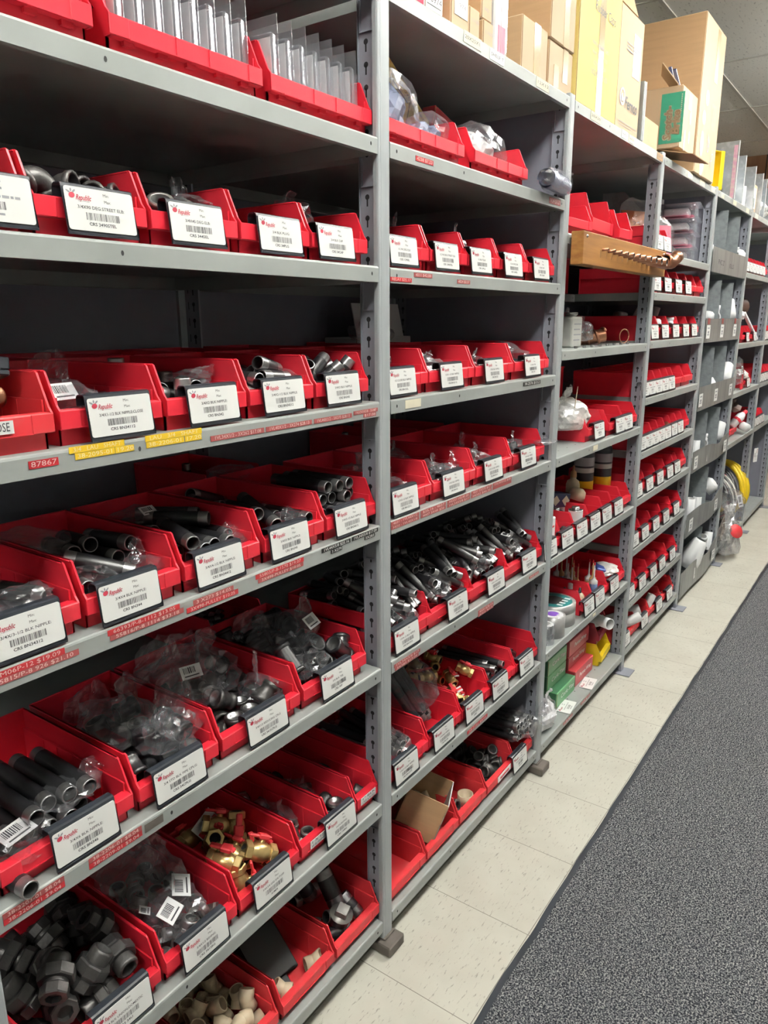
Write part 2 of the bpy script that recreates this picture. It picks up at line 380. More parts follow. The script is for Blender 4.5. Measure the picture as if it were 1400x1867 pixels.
def troffer(x, p):
    t = thing('ceiling_light', 'fluorescent ceiling fixture over the aisle, %s' % ('nearest the camera' if abs(x+.3) < .1 else 'about %.1f m along' % x), 'light', (x, LIGHT_Y, 2.90), group='ceiling lights over the aisle')
    fr = MB(); fr.box(-.61, .61, -.035, .035, .0, .035)
    for q in (-.075, .075): fr.box(-.61, -.60, q-.02, q+.02, -.03, .005); fr.box(.60, .61, q-.02, q+.02, -.03, .005)
    for q in (-.5, .5): fr.box(q-.002, q+.002, -.002, .002, .035, .15)
    obj('frame', cmesh('tf', lambda: fr.mesh('frame', 'fixture')), t)
    for q in (-.075, .075): obj('fluorescent_tube', cmesh('td', lambda: MB().lathe([(0, -.60), (.013, -.60), (.013, .60), (0, .60)], 12, 0, Matrix.Rotation(pi/2, 4, 'Y')).mesh('fluorescent_tube', 'tubeglow')), t, (0, q, -.013))
    ceiling_light_lamp(x, p, t)
for x, p in LIGHTS: troffer(x, p)

# ------------------------------------------------------------------ shelving
PW = 0.914; LIP = .030; DEP = .60; TOPZ = 2.125
def keyhole(mb, x, y, z, m):
    n = 10; r = .0052
    pts = [(x, y+r*cos(2*pi*k/n), z+r*sin(2*pi*k/n)) for k in range(n)]
    mb.add(pts, [list(range(n))], m)
    mb.add([(x, y-.0018, z), (x, y+.0018, z), (x, y+.0018, z-.017), (x, y-.0018, z-.017)], [(0, 1, 2, 3)], m)
def post_mesh(front=True, foot=True):
    mb = MB(); z0, z1 = .03, TOPZ
    # folded front flange with rounded edges and a seam, web with keyholes behind it
    pr = [(-.0195, .004), (-.0185, .0008), (-.0145, 0), (-.0115, .0006), (-.0110, .0006), (-.0105, 0), (.0165, 0), (.0190, .0012), (.0195, .004), (.0195, .012), (.0182, .012), (.0182, .0045), (-.0182, .0045), (-.0182, .012), (-.0195, .012)]
    mb.prism(pr, z0, z1, 'z', 0)
    mb.box(-.0085, -.0065, .004, .052, z0, z1, 1); mb.box(-.012, -.0085, .050, .052, z0, z1, 1)
    z = z1-.03
    while z > z0+.03:
        for xo in (-.0089, -.0061):
            keyhole(mb, xo, .034, z, 2)
            mb.add([(xo, .015, z+.006), (xo, .0172, z+.006), (xo, .0172, z-.012), (xo, .015, z-.012)], [(0, 1, 2, 3)], 2)
        z -= .0383
    return mb.mesh('post', ['flange', 'post', 'hole'])
def shelf_mesh(x0, x1, depth=DEP, mname='shelf'):
    mb = MB(); D = depth
    pr = [(0, 0), (0, .026), (.001, .0285), (.0035, .030), (D, .030), (D, 0), (D-.012, 0), (D-.012, .001), (D-.001, .001), (D-.001, .0288), (.004, .0288), (.0022, .0275), (.0012, .0255), (.0012, .001), (.012, .001), (.012, 0)]
    mb.prism(pr, x0, x1, 'x', 0)
    for xe in (x0+.001, x1-.001): mb.box(xe-.0006, xe+.0006, .002, D-.002, 0, .029, 0)
    L = x1-x0
    for xh in (x0+.022, x0+L*.33, x1-.022):
        n = 8; mb.add([(xh+.0024*cos(2*pi*k/n), -.0004, .015+.0036*sin(2*pi*k/n)) for k in range(n)], [list(range(n))], 1)
    k = 0; xx = x0+.06                 # small pierced holes in the deck
    while xx < x1-.05:
        n = 6; mb.add([(xx+.003*cos(2*pi*k/n), .05+.003*sin(2*pi*k/n), .0304) for k in range(n)], [list(range(n))], 1)
        mb.add([(xx+.003*cos(2*pi*k/n), .05+.003*sin(2*pi*k/n), .0284) for k in range(n)], [list(range(n))], 1); xx += .076
    return mb.mesh('shelf', [mname, 'hole'])
A_Z = [2.086, 1.821, 1.591, 1.3285, 1.067, .7356, .388, .055]
BAYS = {
 'A': (-1, A_Z, 1, 0, 'first shelving bay nearest the camera'),
 'B': (0, A_Z, 1, 1, 'second shelving bay, under the small brown cartons'),
 'C': (1, [2.086, 1.398, 1.067, .733, .400, .055], 0, 0, 'third shelving bay, behind the oak display board'),
 'D': (2, [2.086, 1.747, 1.593, 1.405, 1.178, .953, .752, .530, .288, .067], 1, 1, 'fourth shelving bay, filled with small red bins'),
 'E': (3, [2.086, 1.745, 1.405, 1.062, .738, .385, .040], 1, 1, 'fifth shelving bay with deep metal fronts and white pipe fittings'),
 'F': (4, [2.086, 1.755, 1.345, 1.050, .735, .055], 0, 0, 'sixth shelving bay with hose coils on its bottom shelf'),
 'G': (5, [2.086, 1.755, 1.345, 1.050, .735, .055], 1, 1, 'seventh shelving bay at the right edge of the picture'),
}
UNIT = {}; SHELF = {}
for key, (k, zs, back, side, desc) in BAYS.items():
    x0, x1 = k*PW, (k+1)*PW
    t = thing('shelving_unit', 'grey steel shelving: '+desc, 'shelving', (x0, 0, 0)); UNIT[key] = t
    pm = cmesh('post', post_mesh)
    ks = [1] if k > -1 else [0, 1]
    for q in ks:
        obj('post', pm, t, (q*PW, 0, 0)); obj('post', pm, t, (q*PW, .605, 0), (0, 0, pi))
        fm = cmesh('footb', lambda: MB().rbox(-.034, .030, -.030, .052, 0.001, .030, .003).rbox(-.020, .021, -.006, .02, .030, .034, .001).mesh('foot', 'foot'))
        fp = cmesh('footp', lambda: MB().rbox(-.045, .035, -.045, .055, 0.001, .006, .001).box(-.0195, .0195, .0, .012, .006, .03).box(-.0085, -.0065, .004, .052, .006, .03).mesh('foot', ['post']))
        obj('foot', fm if k+q < 2 else fp, t, (q*PW, 0, 0)); obj('foot', fm if k+q < 2 else fp, t, (q*PW, .605, 0), (0, 0, pi))
    if side: obj('side_panel', cmesh('sidep', lambda: MB().box(-.0015, .0, .053, .553, .035, TOPZ-.01).mesh('side_panel', 'panel')), t, (PW-.001, 0, 0))
    if back: obj('back_panel', cmesh('backp', lambda: MB().box(.02, PW-.02, .6015, .603, .035, TOPZ-.03).mesh('back_panel', 'panel')), t)
    sm_ = cmesh('shelf', lambda: shelf_mesh(.0205, PW-.0205))
    br = cmesh('brk', lambda: MB().box(-.010, -.0092, .010, .046, -.052, .0, 0).box(-.014, -.0098, .044, .046, -.052, 0, 0).box(-.014, -.0098, .010, .046, -.053, -.051, 0).mesh('shelf_clip', 'post'))
    for i, z in enumerate(zs):
        s = obj('shelf', sm_, t, (0, 0, z)); SHELF[key, i] = s
        obj('shelf_clip', br, t, (PW, 0, z))
# setback shelves seen at the back of the third bay
for z in (1.591, 1.150, .530): obj('shelf', cmesh('shelfh', lambda: shelf_mesh(.0205, PW-.0205, .285)), UNIT['C'], (0, .31, z))
for z in (1.62, 1.215): obj('shelf', cmesh('shelfh', None), UNIT['F'], (0, .31, z))

# adhesive tapes and stickers on the shelf lips (sub-parts of their shelves)
def tape(bay, lvl, xw, z, wd, h, txt, base='tapered', ink='emboss', name='label_tape', size=None, rot=0.0):
    """xw = world x of the centre, z = world z"""
    s = SHELF[bay, lvl]; k, zs = BAYS[bay][0], BAYS[bay][1]
    mb = MB(); mb.box(-wd/2, wd/2, -.0009, -.0002, -h/2, h/2, 0)
    if txt: put_text(mb, txt, 0, 0, size or h*.95, 1, -.0012, width=wd*.86)
    obj(name, mb.mesh(name, [base, ink]), s, (xw-k*PW, 0, z-zs[lvl]), (0, rot, 0))
tape('A', 3, -.750, 1.3455, .040, .010, '87867')
tape('A', 3, -.672, 1.3560, .084, .0085, '3/4   LAU   SHAFT', 'tapeyel', 'embossy'); tape('A', 3, -.676, 1.3470, .060, .0085, '38-2095-01', 'tapeyel', 'embossy'); tape('A', 3, -.630, 1.3470, .030, .0085, '19.20', 'tapeyel', 'embossy')
tape('A', 3, -.543, 1.3560, .104, .0085, 'LAU   3/4   SHAFT', 'tapeyel', 'embossy'); tape('A', 3, -.560, 1.3470, .068, .0085, '38-2206-01', 'tapeyel', 'embossy'); tape('A', 3, -.508, 1.3470, .032, .0085, '17.20', 'tapeyel', 'embossy')
tape('A', 3, -.415, 1.3405, .118, .0085, '1VL34X1/2 - 3X262 $17.08', 'tapered2')
tape('A', 3, -.292, 1.3405, .118, .0085, '1VL40X1/2 - 3X274 $28.13', 'tapered2')
tape('A', 3, -.170, 1.3405, .112, .0085, '1VL44X1/2 - 3X275 $28.13', 'tapered2')
tape('A', 3, -.068, 1.3435, .080, .0075, '1VLOOX5/8 - 3X487', 'tapered2'); tape('A', 3, -.055, 1.3355, .042, .0075, '$17.08', 'tapered2')
tape('A', 4, -.800, 1.0905, .095, .0090, 'M06P-12 $19.09'); tape('A', 4, -.795, 1.0815, .125, .0085, '55815/P-8 926 $21.10', 'tapered2')
tape('A', 4, -.622, 1.0905, .128, .0085, '66393/P-8-1112 $13.05'); tape('A', 4, -.617, 1.0820, .132, .0080, '55816/P-8 1114 $33.18', 'tapered2')
tape('A', 4, -.488, 1.0865, .086, .0085, '3 X273 $14.05', 'tapered2'); tape('A', 4, -.490, 1.0775, .110, .0085, '3X498-PULLEY $10.05')
tape('A', 4, -.330, 1.0890, .125, .0085, '55803/P-8-1570 $19.07'); tape('A', 4, -.328, 1.0803, .118, .0078, '3X498-PULLEY $10.05', 'tapered2')
tape('A', 4, -.170, 1.0905, .090, .0085, '1VL44X5/8 $25.16', 'tapeblk', 'card'); tape('A', 4, -.170, 1.0815, .035, .0080, '3 X279', 'tapeblk', 'card')
tape('A', 4, -.075, 1.0910, .090, .0085, '1VL34X5/8 $17.09', 'tapeblk', 'card'); tape('A', 4, -.060, 1.0825, .035, .0080, '3X283', 'tapeblk', 'card')
tape('A', 5, -.838, .7585, .088, .0085, '38-2203-01 $8.04', 'tapered2'); tape('A', 5, -.838, .7495, .088, .0085, '38-2206-01 $9.04')
tape('A', 5, -.709, .7585, .092, .0085, '38-2206-01 $8.04', 'tapered2'); tape('A', 5, -.709, .7495, .092, .0085, '38-2209-01 $9.04')
tape('A', 5, -.640, .7520, .035, .014, '', 'foot')
tape('B', 1, .144, 1.835, .068, .0095, '4238 $7.23')
tape('B', 1, .822, 1.836, .078, .016, '1VL44 $15.27', 'tapered2')
tape('B', 2, .058, 1.5985, .078, .0085, 'RELAY $35.17'); tape('B', 2, .142, 1.6105, .072, .0085, '4011 $42.00', 'tapered2'); tape('B', 2, .317, 1.604, .060, .0085, '4024 $3.57', 'tapered2')
tape('B', 3, .722, 1.3455, .116, .011, '38-2576 $13.2', 'tapeblk', 'card'); tape('B', 3, .105, 1.3435, .062, .018, '', 'cream')
for i, xx in enumerate((.075, .195, .315, .435, .555)):
    tape('B', 4, xx, 1.0905, .112, .0085, ('4031 - 1VL44X1/2', '$25.16 - 4037', 'HO37 1VL40 20', '4037 3X275 $17', '1VL50X1/2 $28')[i], 'tapered2')
    tape('B', 4, xx, 1.0815, .112, .0080, ('HO2 - 1VL40X1/8', '4007 3X49 $20', '1VL34X5/8 $17', 'HO32 $40.20', '')[i], 'tapered2')
tape('B', 5, .085, .7500, .110, .0085, '1VL34X5/8 $17', 'tapered2'); tape('B', 5, .083, .7415, .100, .0080, '3X283 $17.09', 'tapered2')
tape('B', 5, .480, .7465, .090, .010, '4020 $28.13', 'tapered2'); tape('B', 5, .480, .7370, .090, .008, '3X2 $17', 'tapered2'); tape('B', 5, .800, .7500, .070, .0085, '3X27 $10', 'tapered2')
tape('B', 6, .450, .4020, .120, .010, '38-2101 $8.04')
tape('C', 5, 1.18, .070, .09, .010, 'P-8 $21', 'tapered2'); tape('C', 5, 1.36, .072, .10, .010, '928 $19', 'tapered2')
for bay, x, z, wd, t in (('B', .335, 2.1035, .078, '20X25X1'), ('B', .452, 2.1010, .072, 'SHELF T'), ('B', .708, 2.1020, .078, '12X12'), ('C', 1.098, 2.1015, .085, '20X20'), ('C', 1.365, 2.1030, .060, '16X25'), ('C', 1.437, 2.1010, .055, '14X20'), ('D', 2.22, 2.1010, .085, ''), ('D', 2.44, 2.1010, .09, ''), ('D', 2.65, 2.101, .07, ''), ('E', 2.86, 2.101, .06, ''), ('E', 3.15, 2.101, .08, ''), ('E', 3.50, 2.101, .08, ''), ('F', 3.78, 2.101, .09, '')):
    tape(bay, 0, x, z, wd, .023, t, 'card' if t in ('SHELF T', '16X25') else 'cream', 'ink', 'paper_sticker', size=.010)
tape('C', 0, 1.775, 2.101, .075, .024, '12X24', 'cardin', 'ink', 'paper_sticker', size=.010)
tape('C', 4, 1.395, .417, .030, .012, '', 'cream', 'ink', 'paper_sticker'); tape('C', 2, 1.285, 1.0825, .045, .018, '', 'cream', 'ink', 'paper_sticker')

# ------------------------------------------------------------------ bins, holders and cards
def bin_mesh(w, d=.298, h=.099, wide=False, m='red'):
    def mk():
        mb = MB(); fl = h*.48; fb = h*.225
        x0, x1 = -w/2, w/2; i = .005
        side = [(.012, 0), (.012, fb+.002), (.0015, fb+.004), (.0, fl), (.016, fl+h*.18), (.024, h), (d, h), (d-.003, 0)]
        up = [(.0005, fb), (.0, fl), (.006, fl+h*.07), (.025, h-.002), (.029, h), (d, h), (d, h*.60), (.03, h*.60), (.012, fb)]
        lo = [(.0125, 0), (.0125, h*.64), (.03, h*.64), (d, h*.64), (d-.004, 0)]
        for sx in (-1, 1):
            a, b = (x0, x0+.0028) if sx < 0 else (x1-.0028, x1)
            mb.prism(up, a, b, 'x')
            a, b = (x0+i-.001, x0+i+.0018) if sx < 0 else (x1-i-.0018, x1-i+.001)
            mb.prism(lo, a, b, 'x')
            mb.box(x0 if sx < 0 else x1-i, x0+i if sx < 0 else x1, .03, d, h*.60, h*.62)
            mb.rbox((x0-.0012) if sx < 0 else x1-.0035, (x0+.0035) if sx < 0 else x1+.0012, .029, d, h-.003, h, .001)
        mb.box(x0+i, x1-i, .013, d-.003, 0, .003)
        mb.box(x0+i-.001, x1-i+.001, .0125, .0155, 0, fl)
        band = [(.0, fb), (.0, fl-.002), (.0015, fl), (.0165, fl+.0003), (.0165, fl-.003), (.0035, fl-.003), (.0032, fb)]
        mb.prism(band, x0+.0005, x1-.0005, 'x')
        mb.rbox(x0, x1, d-.004, d, 0, h+.001, .0012)
        mb.box(x0+i-.001, x1-i+.001, .0032, .0125, fb, fb+.0025)
        # raised end pads either side of the label recess
        pw = min(.03, w*.2)
        for sx in (-1, 1):
            a = x0 if sx < 0 else x1-pw; mb.rbox(a, a+pw, -.0012, .002, fb+.0004, fl-.0006, .0008)
        mb.box(x0+pw, x1-pw, -.0012, .001, fb+.0004, fb+.0022)
        if wide:
            for q in (-.03, .03): mb.box(q-.001, q+.001, -.0012, .001, fb, fl-.001)
            for q in (-.38, -.18, .0, .2, .38): mb.box(q*w-.008, q*w+.008, .006, .012, fb-.006, fb)
        # moulded ribs on the inner side walls
        n = 5
        for sx in (-1, 1):
            xx = x0+i+.0018 if sx < 0 else x1-i-.0028
            for q in range(n): mb.box(xx, xx+.001, .07+q*.04, .0715+q*.04, .004, h*.62)
        return mb.mesh('bin_body', m)
    return cmesh(('bin', round(w, 4), d, h, wide, m), mk)
HX = .104
def holder_mesh(wd=HX):
    def mk():
        mb = MB()
        pr = [(.0165, .050), (.0165, .060), (.0145, .0635), (.010, .0655), (-.002, .0655), (-.0060, .0640), (-.0075, .0600), (-.0150, .004), (-.0178, .0030), (-.0183, .0062), (-.0171, .0060), (-.0168, .0046), (-.0158, .0052), (-.0062, .0600), (-.0045, .0636), (-.002, .0642), (.0095, .0642), (.0136, .0625), (.0153, .0595), (.0153, .050)]
        pr = [(a*.82, b) for a, b in pr]
        mb.prism(pr, -wd/2, wd/2, 'x')
        return mb.mesh('label_holder', 'black')
    return cmesh(('holder', wd), mk)
TILT = math.atan2((.0150-.0075)*.82, .056)
CT = Matrix.Translation((0, -.0068, .0605)) @ Matrix.Rotation(-TILT, 4, 'X')
_r = random.Random(9)
def card_mesh(t1=None, t2=None, full=True, key=None):
    def mk():
        mb = MB(); W, H = .100, .0520
        T = CT @ Matrix.Translation((0, -.0008, -H))
        pts = []; r = .0035
        for cx, cz, a0 in ((W/2-r, H-r, 0), (-W/2+r, H-r, 90), (-W/2+r, r, 180), (W/2-r, r, 270)):
            for a in (0, 30, 60, 90): pts.append((cx+r*cos(radians(a0+a)), cz+r*sin(radians(a0+a))))
        mb.prism(pts, -.0004, .0003, 'y', 0, T)
        y = -.0006
        # logo
        lx = -.036
        for a, b, c, d_, rt in ((-.004, .0415, .0044, .0035, .3), (-.0085, .0455, .0034, .0012, -.5), (-.0005, .0465, .0030, .0012, .7), (-.0045, .0475, .0012, .0022, 0)):
            disc(mb, lx+a, b, c, d_, 2 if a != -.004 else 3, y, 10, rt, T)
        put_text(mb, 'Republic', lx+.0115, .0395, .0090, 3, y, .0225, .45, 0.0002, T)
        quad(mb, lx+.004, lx+.020, .0352, .0356, 4, y, T)
        if full:
            put_text(mb, 'Min:', .0095, .0455, .0054, 1, y, None, 0, 0, T)
            put_text(mb, 'Max:', .0105, .0375, .0054, 1, y, None, 0, 0, T)
        else:
            quad(mb, .004, .014, .0440, .0465, 4, y, T); quad(mb, .004, .014, .0362, .0387, 4, y, T)
        if t1:
            wd = min(.070, .0031*len(t1)); put_text(mb, t1, 0, .0285, .0056, 1, y, wd, 0, .00004, T)
            put_text(mb, t2, -.001, .0085, .0056, 1, y, min(.04, .0036*len(t2)), 0, .0001, T)
        else:
            x = -.030
            while x < .03: l = _r.uniform(.003, .009); quad(mb, x, x+l, .0268, .0296, 4, y, T); x += l+.0018
            quad(mb, -.014, .013, .0073, .0097, 4, y, T)
        x = -.0235 if t1 else -.016; e = .0245 if t1 else .016
        while x < e:
            l = _r.choice((.0004, .0004, .0007, .0011)); quad(mb, x, x+l, .0135, .0225, 1, y, T); x += l+_r.choice((.0005, .0008, .0013))
        return mb.mesh('label_card', ['card', 'ink', 'inkgrey', 'inkred', 'inkgrey'])
    return cmesh(('card', t1, t2, key), mk)
def add_card(parent, cx, t1=None, t2=None, key=0, dz=0.0):
    h = obj('label_holder', holder_mesh(), parent, (cx, 0, dz))
    obj('label_card', card_mesh(t1, t2, bool(t1), key), h)
    return h
def make_bin(x0, x1, z, label, card=None, cx=None, y=.016, w=None, wide=False, m='red', d=.298, h=.099, key=0, group=None, rot=0.0):
    """bin occupying world x0..x1 standing on surface z, band plane at y"""
    wd = round(x1-x0-.003, 3)
    t = thing('shelf_bin', label, 'bin', ((x0+x1)/2, y, z), (0, 0, rot), group)
    obj('bin_body', bin_mesh(wd, d, h, wide, m), t)
    if card is not None: add_card(t, cx-(x0+x1)/2, *(card if card else (None, None)), key=key)
    return t
def strip_label(parent, cx, lines, wd=.05, h=.014, z=.036, base='card', rot=0.0):
    mb = MB(); mb.box(-wd/2, wd/2, -.0024, -.0014, -h/2, h/2, 0)
    n = len(lines)
    for i, s in enumerate(lines): put_text(mb, s, 0, (n/2-.5-i)*h/n, h/n*.95, 1, -.0027, width=wd*.84)
    obj('paper_sticker', mb.mesh('paper_sticker', [base, 'ink']), parent, (cx, 0, z), (0, rot, 0))

# ------------------------------------------------------------------ bins of the two near bays
S = [z+LIP for z in A_Z]           # deck heights; S[1] top bin shelf ... S[7] bottom shelf
WR = {}
def nb(key, *a, **k): WR[key] = make_bin(*a, **k); return WR[key]
# wide open-front bins on the highest shelf
nb('a11', -.872, -.606, S[1], 'wide red bin at the upper left corner, left of the bins of clear packs', wide=True)
nb('a12', -.585, -.306, S[1], 'wide red bin holding a long row of clear packs, left of its neighbour', wide=True)
nb('a13', -.290, -.015, S[1], 'wide red bin of clear packs against the nearest post', wide=True)
# second shelf
nb('a20', -.888, -.722, S[2], 'red bin cut by the left edge beside the street elbow bin', (None, None), -.771)
nb('a21', -.716, -.548, S[2], 'red bin with card 3/4X90 DEG STREET ELB', ('3/4X90 DEG STREET ELB:', 'CRS 3490STEL'), -.6275)
nb('a22', -.543, -.376, S[2], 'red bin with card 3/4X45 DEG ELB', ('3/4X45 DEG ELB:', 'CRS 3445EL'), -.4665)
nb('a23', -.372, -.205, S[2], 'red bin with card 3/4 BLK PLUG', ('3/4 BLK PLUG:', 'CRS 34PLG'), -.289)
nb('a24', -.201, -.034, S[2], 'red bin with card 3/4 BLK CAP, beside the nearest post', ('3/4 BLK CAP', 'CRS 34CAP'), -.142)
# third shelf
t = nb('a30', -.888, -.722, S[3], 'older dull red bin with the paper sticker 3/4 X CLOSE', m='redlow', y=.010)
strip_label(t, -.006, ['3/4 X CLOSE'], .066, .016, .0355)
nb('a31', -.713, -.548, S[3], 'red bin with card 3/4X1-1/2 BLK NIPPLE CLOSE', ('3/4X1-1/2 BLK NIPPLE:CLOSE', 'CRS BN34112'), -.6255)
nb('a32', -.541, -.376, S[3], 'red bin with card 3/4X2 BLK NIPPLE', ('3/4X2 BLK NIPPLE:', 'CRS BN342'), -.456)
nb('a33', -.371, -.206, S[3], 'red bin with card 3/4X2-1/2 BLK NIPPLE', ('3/4X2-1/2 BLK NIPPLE:', 'CRS BN34212'), -.295)
nb('a34', -.201, -.036, S[3], 'red bin with card 3/4X3 BLK NIPPLE, beside the nearest post', ('3/4X3 BLK NIPPLE:', 'CRS BN343'), -.130)
# fourth shelf
nb('a41', -.880, -.712, S[4], 'red bin with card 3/4X/3-1/2 BLK NIPPLE at the left edge', ('3/4X/3-1/2 BLK NIPPLE:', 'CRS BN34312'), -.797)
nb('a42', -.705, -.538, S[4], 'red bin with card 3/4X4 BLK NIPPLE', ('3/4X4 BLK NIPPLE:', 'CRS BN344'), -.638)
nb('a43', -.532, -.362, S[4], 'red bin with card 3/4X4-1/2 BLK NIPPLE', ('3/4X4-1/2 BLK NIPPLE:', 'CRS BN34412'), -.464)
nb('a44', -.352, -.186, S[4], 'red bin with card 3/4X5 BLK NIPPLE', ('3/4X5 BLK NIPPLE:', 'CRS BN345'), -.294)
nb('a45', -.180, -.014, S[4], 'red bin with card 3/4X5-1/2 BLK NIPPLE, beside the nearest post', ('3/4X5-1/2 BLK NIPPLE', 'CRS BN34512'), -.112)
# fifth shelf
nb('a51', -.872, -.660, S[5], 'red bin with card 3/4X6 BLK NIPPLE', ('3/4X6 BLK NIPPLE:', 'CRS BN346'), -.749)
nb('a52', -.652, -.485, S[5], 'red bin with card 3/4 STD BLK PIPE CPLG', ('3/4 STD BLK PIPE CPLG:', 'CRS 34CPLG'), -.577)
nb('a53', -.479, -.272, S[5], 'red bin with card 3/4X1/2 REDUCING CPLG', ('3/4X1/2 REDUCING CPLG', 'CRS 3412CPLG'), -.373)
nb('a54', -.264, -.054, S[5], 'red bin with card 3/4 BLK TEE', ('3/4 BLK TEE', 'CRS 34T'), -.167)
# sixth shelf
nb('a61', -.862, -.642, S[6], 'red bin with card BLK UNION, DOMESTIC at the lower left', ('3/4 BLK UNION,DOMESTIC', 'CRS 34U'), -.722)
nb('a62', -.633, -.467, S[6], 'red bin with card 3/4X1/2 BSHNG', ('3/4X1/2 BSHNG:', 'CRS 3412BG'), -.552)
nb('a63', -.461, -.292, S[6], 'red bin with card GAS SHUTOFF, holding brass valves', ('3/4X3/4 GAS SHUTOFF', 'AYM04'), -.380)
t = nb('a64', -.287, -.192, S[6], 'narrow red bin with paper sticker 1 X 1/2 HI BUSHING')
strip_label(t, .005, ['1 X 1/2', 'HI BUSHING'], .050, .018)
nb('a65', -.190, -.098, S[6], 'narrow red bin with card 1X3/4 BSHNG', ('1X3/4 BSHNG:', 'CRS 134BG'), -.166)
t = nb('a66', -.097, -.014, S[6], 'narrow red bin with paper sticker CAPS & PLUGS against the post')
strip_label(t, .0, ['1" BLK', 'CAPS & PLUGS'], .056, .018)
# bottom shelf
nb('a71', -.556, -.378, S[7], 'red bin of beige plastic elbows on the bottom shelf', y=.012, m='redlow')
nb('a72', -.366, -.194, S[7], 'red bin with a black square box and two beige elbows', y=.012, m='redlow')
nb('a73', -.188, -.018, S[7], 'red bin of upright black pipe nipples beside the nearest foot', y=.012, m='redlow')
nb('a70', -.735, -.562, S[7], 'red bin hidden at the bottom left corner under the union bin', y=.012, m='redlow')
# row B
nb('b11', .030, .338, S[1], 'wide red bin with a bag of blue-grey parts, right of the nearest post', wide=True)
nb('b12', .385, .675, S[1], 'wide red bin with a clear bag, beside the rolled bag', wide=True)
BC2 = [('1/2 90 DEG ELB', 'CRS 1290EL'), ('1/2 90 DEG STREET ELB', 'CRS 1290STEL'), ('1/2 BLK PLUG', 'CRS 12PLG'), ('1/2 45 DEG ELB', 'CRS 1245EL'), ('1/2 BLK CAP', 'CRS 12CAP')]
nth = ['first', 'second', 'third', 'fourth', 'fifth', 'sixth', 'seventh', 'eighth']
for i, (a, b, c) in enumerate(((.024, .190, .078), (.194, .360, .252), (.364, .530, .414), (.534, .700, .591), (.704, .880, .767))):
    nb('b2%d' % (i+1), a, b, S[2], '%s red bin right of the nearest post on the shelf taped RELAY' % nth[i], BC2[i], c)
BC3 = [('1/2 CLOSE BLK NIPPLE', 'CRS BN12CL'), ('1/2X1-1/2 BLK NIPPLE', 'CRS BN12112'), ('1/2X2 BLK NIPPLE', 'CRS BN122'), ('1/2 BLK TEE', 'CRS 12T')]
for i, (a, b, c) in enumerate(((.024, .190, .074), (.194, .408, .282), (.414, .630, .500), (.638, .872, .737))):
    nb('b3%d' % (i+1), a, b, S[3], '%s red bin right of the nearest post on the shelf with the black tape' % nth[i], BC3[i], c)
BC4 = [('1/2X2-1/2 BLK NIPPLE', 'CRS BN12212'), ('1/2X3 BLK NIPPLE', 'CRS BN123'), ('1/2X3-1/2 BLK NIPPLE', 'CRS BN12312'), ('1/2X4 BLK NIPPLE', 'CRS BN124')]
BC5 = [('1/2X4-1/2 BLK NIPPLE', 'CRS BN12412'), ('1/2X5 BLK NIPPLE', 'CRS BN125'), ('1/2X5-1/2 BLK NIPPLE', 'CRS BN12512'), ('1/2X6 BLK NIPPLE', 'CRS BN126')]
for i, (a, b, c, c5) in enumerate(((.000+.022, .212, .086, .094), (.218, .428, .300, .334), (.434, .644, .513, .552), (.650, .872, .735, .776))):
    nb('b4%d' % (i+1), a, b, S[4], '%s red bin right of the nearest post, below the black taped shelf' % nth[i], BC4[i], c)
    nb('b5%d' % (i+1), a, b+.012 if i < 3 else b+.02, S[5], '%s red bin on the shelf heaped with bagged black pipes' % nth[i], BC5[i], c5)
BC6 = [('1/2X7-1/2 BLK NIPPLE', 'CRS BN12712'), ('1/2X8 BLK NIPPLE', 'CRS BN128'), ('1/2X1/2 GAS SHUTOFF', 'AYM02'), ('1/2X9 BLK NIPPLE', 'CRS BN129'), ('1/2X10 BLK NIPPLE', 'CRS BN1210')]
for i, (a, b, c) in enumerate(((.022, .210, .094), (.214, .382, .274), (.386, .555, .443), (.560, .728, .605), (.732, .895, .791))):
    nb('b6%d' % (i+1), a, b, S[6], '%s red bin on the shelf with the white and red tagged valves' % nth[i], BC6[i], c)
nb('b71', .024, .197, S[7], 'empty dusty red bin on the bottom shelf right of the nearest foot', y=.012, m='redlow')
nb('b72', .203, .374, S[7], 'dusty red bin with an open brown carton standing in it', y=.012, m='redlow')
nb('b73', .380, .545, S[7], 'dusty red bin holding one cream cap on the bottom shelf', y=.012, m='redlow')
t = nb('b74', .550, .738, S[7], 'red bin of black elbows with a peeling white sticker on its front', y=.012, m='redlow')
mbp = MB(); mbp.rbox(-.045, .045, -.0035, -.0014, -.010, .010, .0006, 0); mbp.box(-.030, .030, -.0040, -.0034, -.003, .003, 1)
obj('paper_sticker', mbp.mesh('paper_sticker', ['white', 'redlow']), t, (.02, 0, .036), (0, -.05, 0))
nb('b75', .742, .880, S[7], 'red bin under the long bagged pipes beside the second post', (None, None), .765, y=.012, m='redlow')
# a second row of bins stands behind on the deeper shelves, backs to this side
REAR = [(-.875, S[3], 'behind the 3/4 X CLOSE bin'), (-.70, S[3], 'behind the close nipple bin'), (-.53, S[3], 'behind the 3/4X2 nipple bin'), (-.36, S[3], 'behind the 3/4X2-1/2 nipple bin'), (-.19, S[3], 'behind the 3/4X3 nipple bin'), (-.19, S[4], 'behind the 3/4X5-1/2 nipple bin'), (-.21, S[5], 'behind the black tee bin'), (.04, S[3], 'behind the first bin right of the post'), (.44, S[3], 'behind the bins with the black tape'), (.44, S[4], 'behind the 1/2 nipple bins'), (.66, S[4], 'nearest the second post'), (-.19, S[6], 'behind the caps and plugs bin')]
for a, z, d_ in REAR:
    make_bin(a, a+.166, z, 'rear row red bin '+d_, y=.322, d=.27)

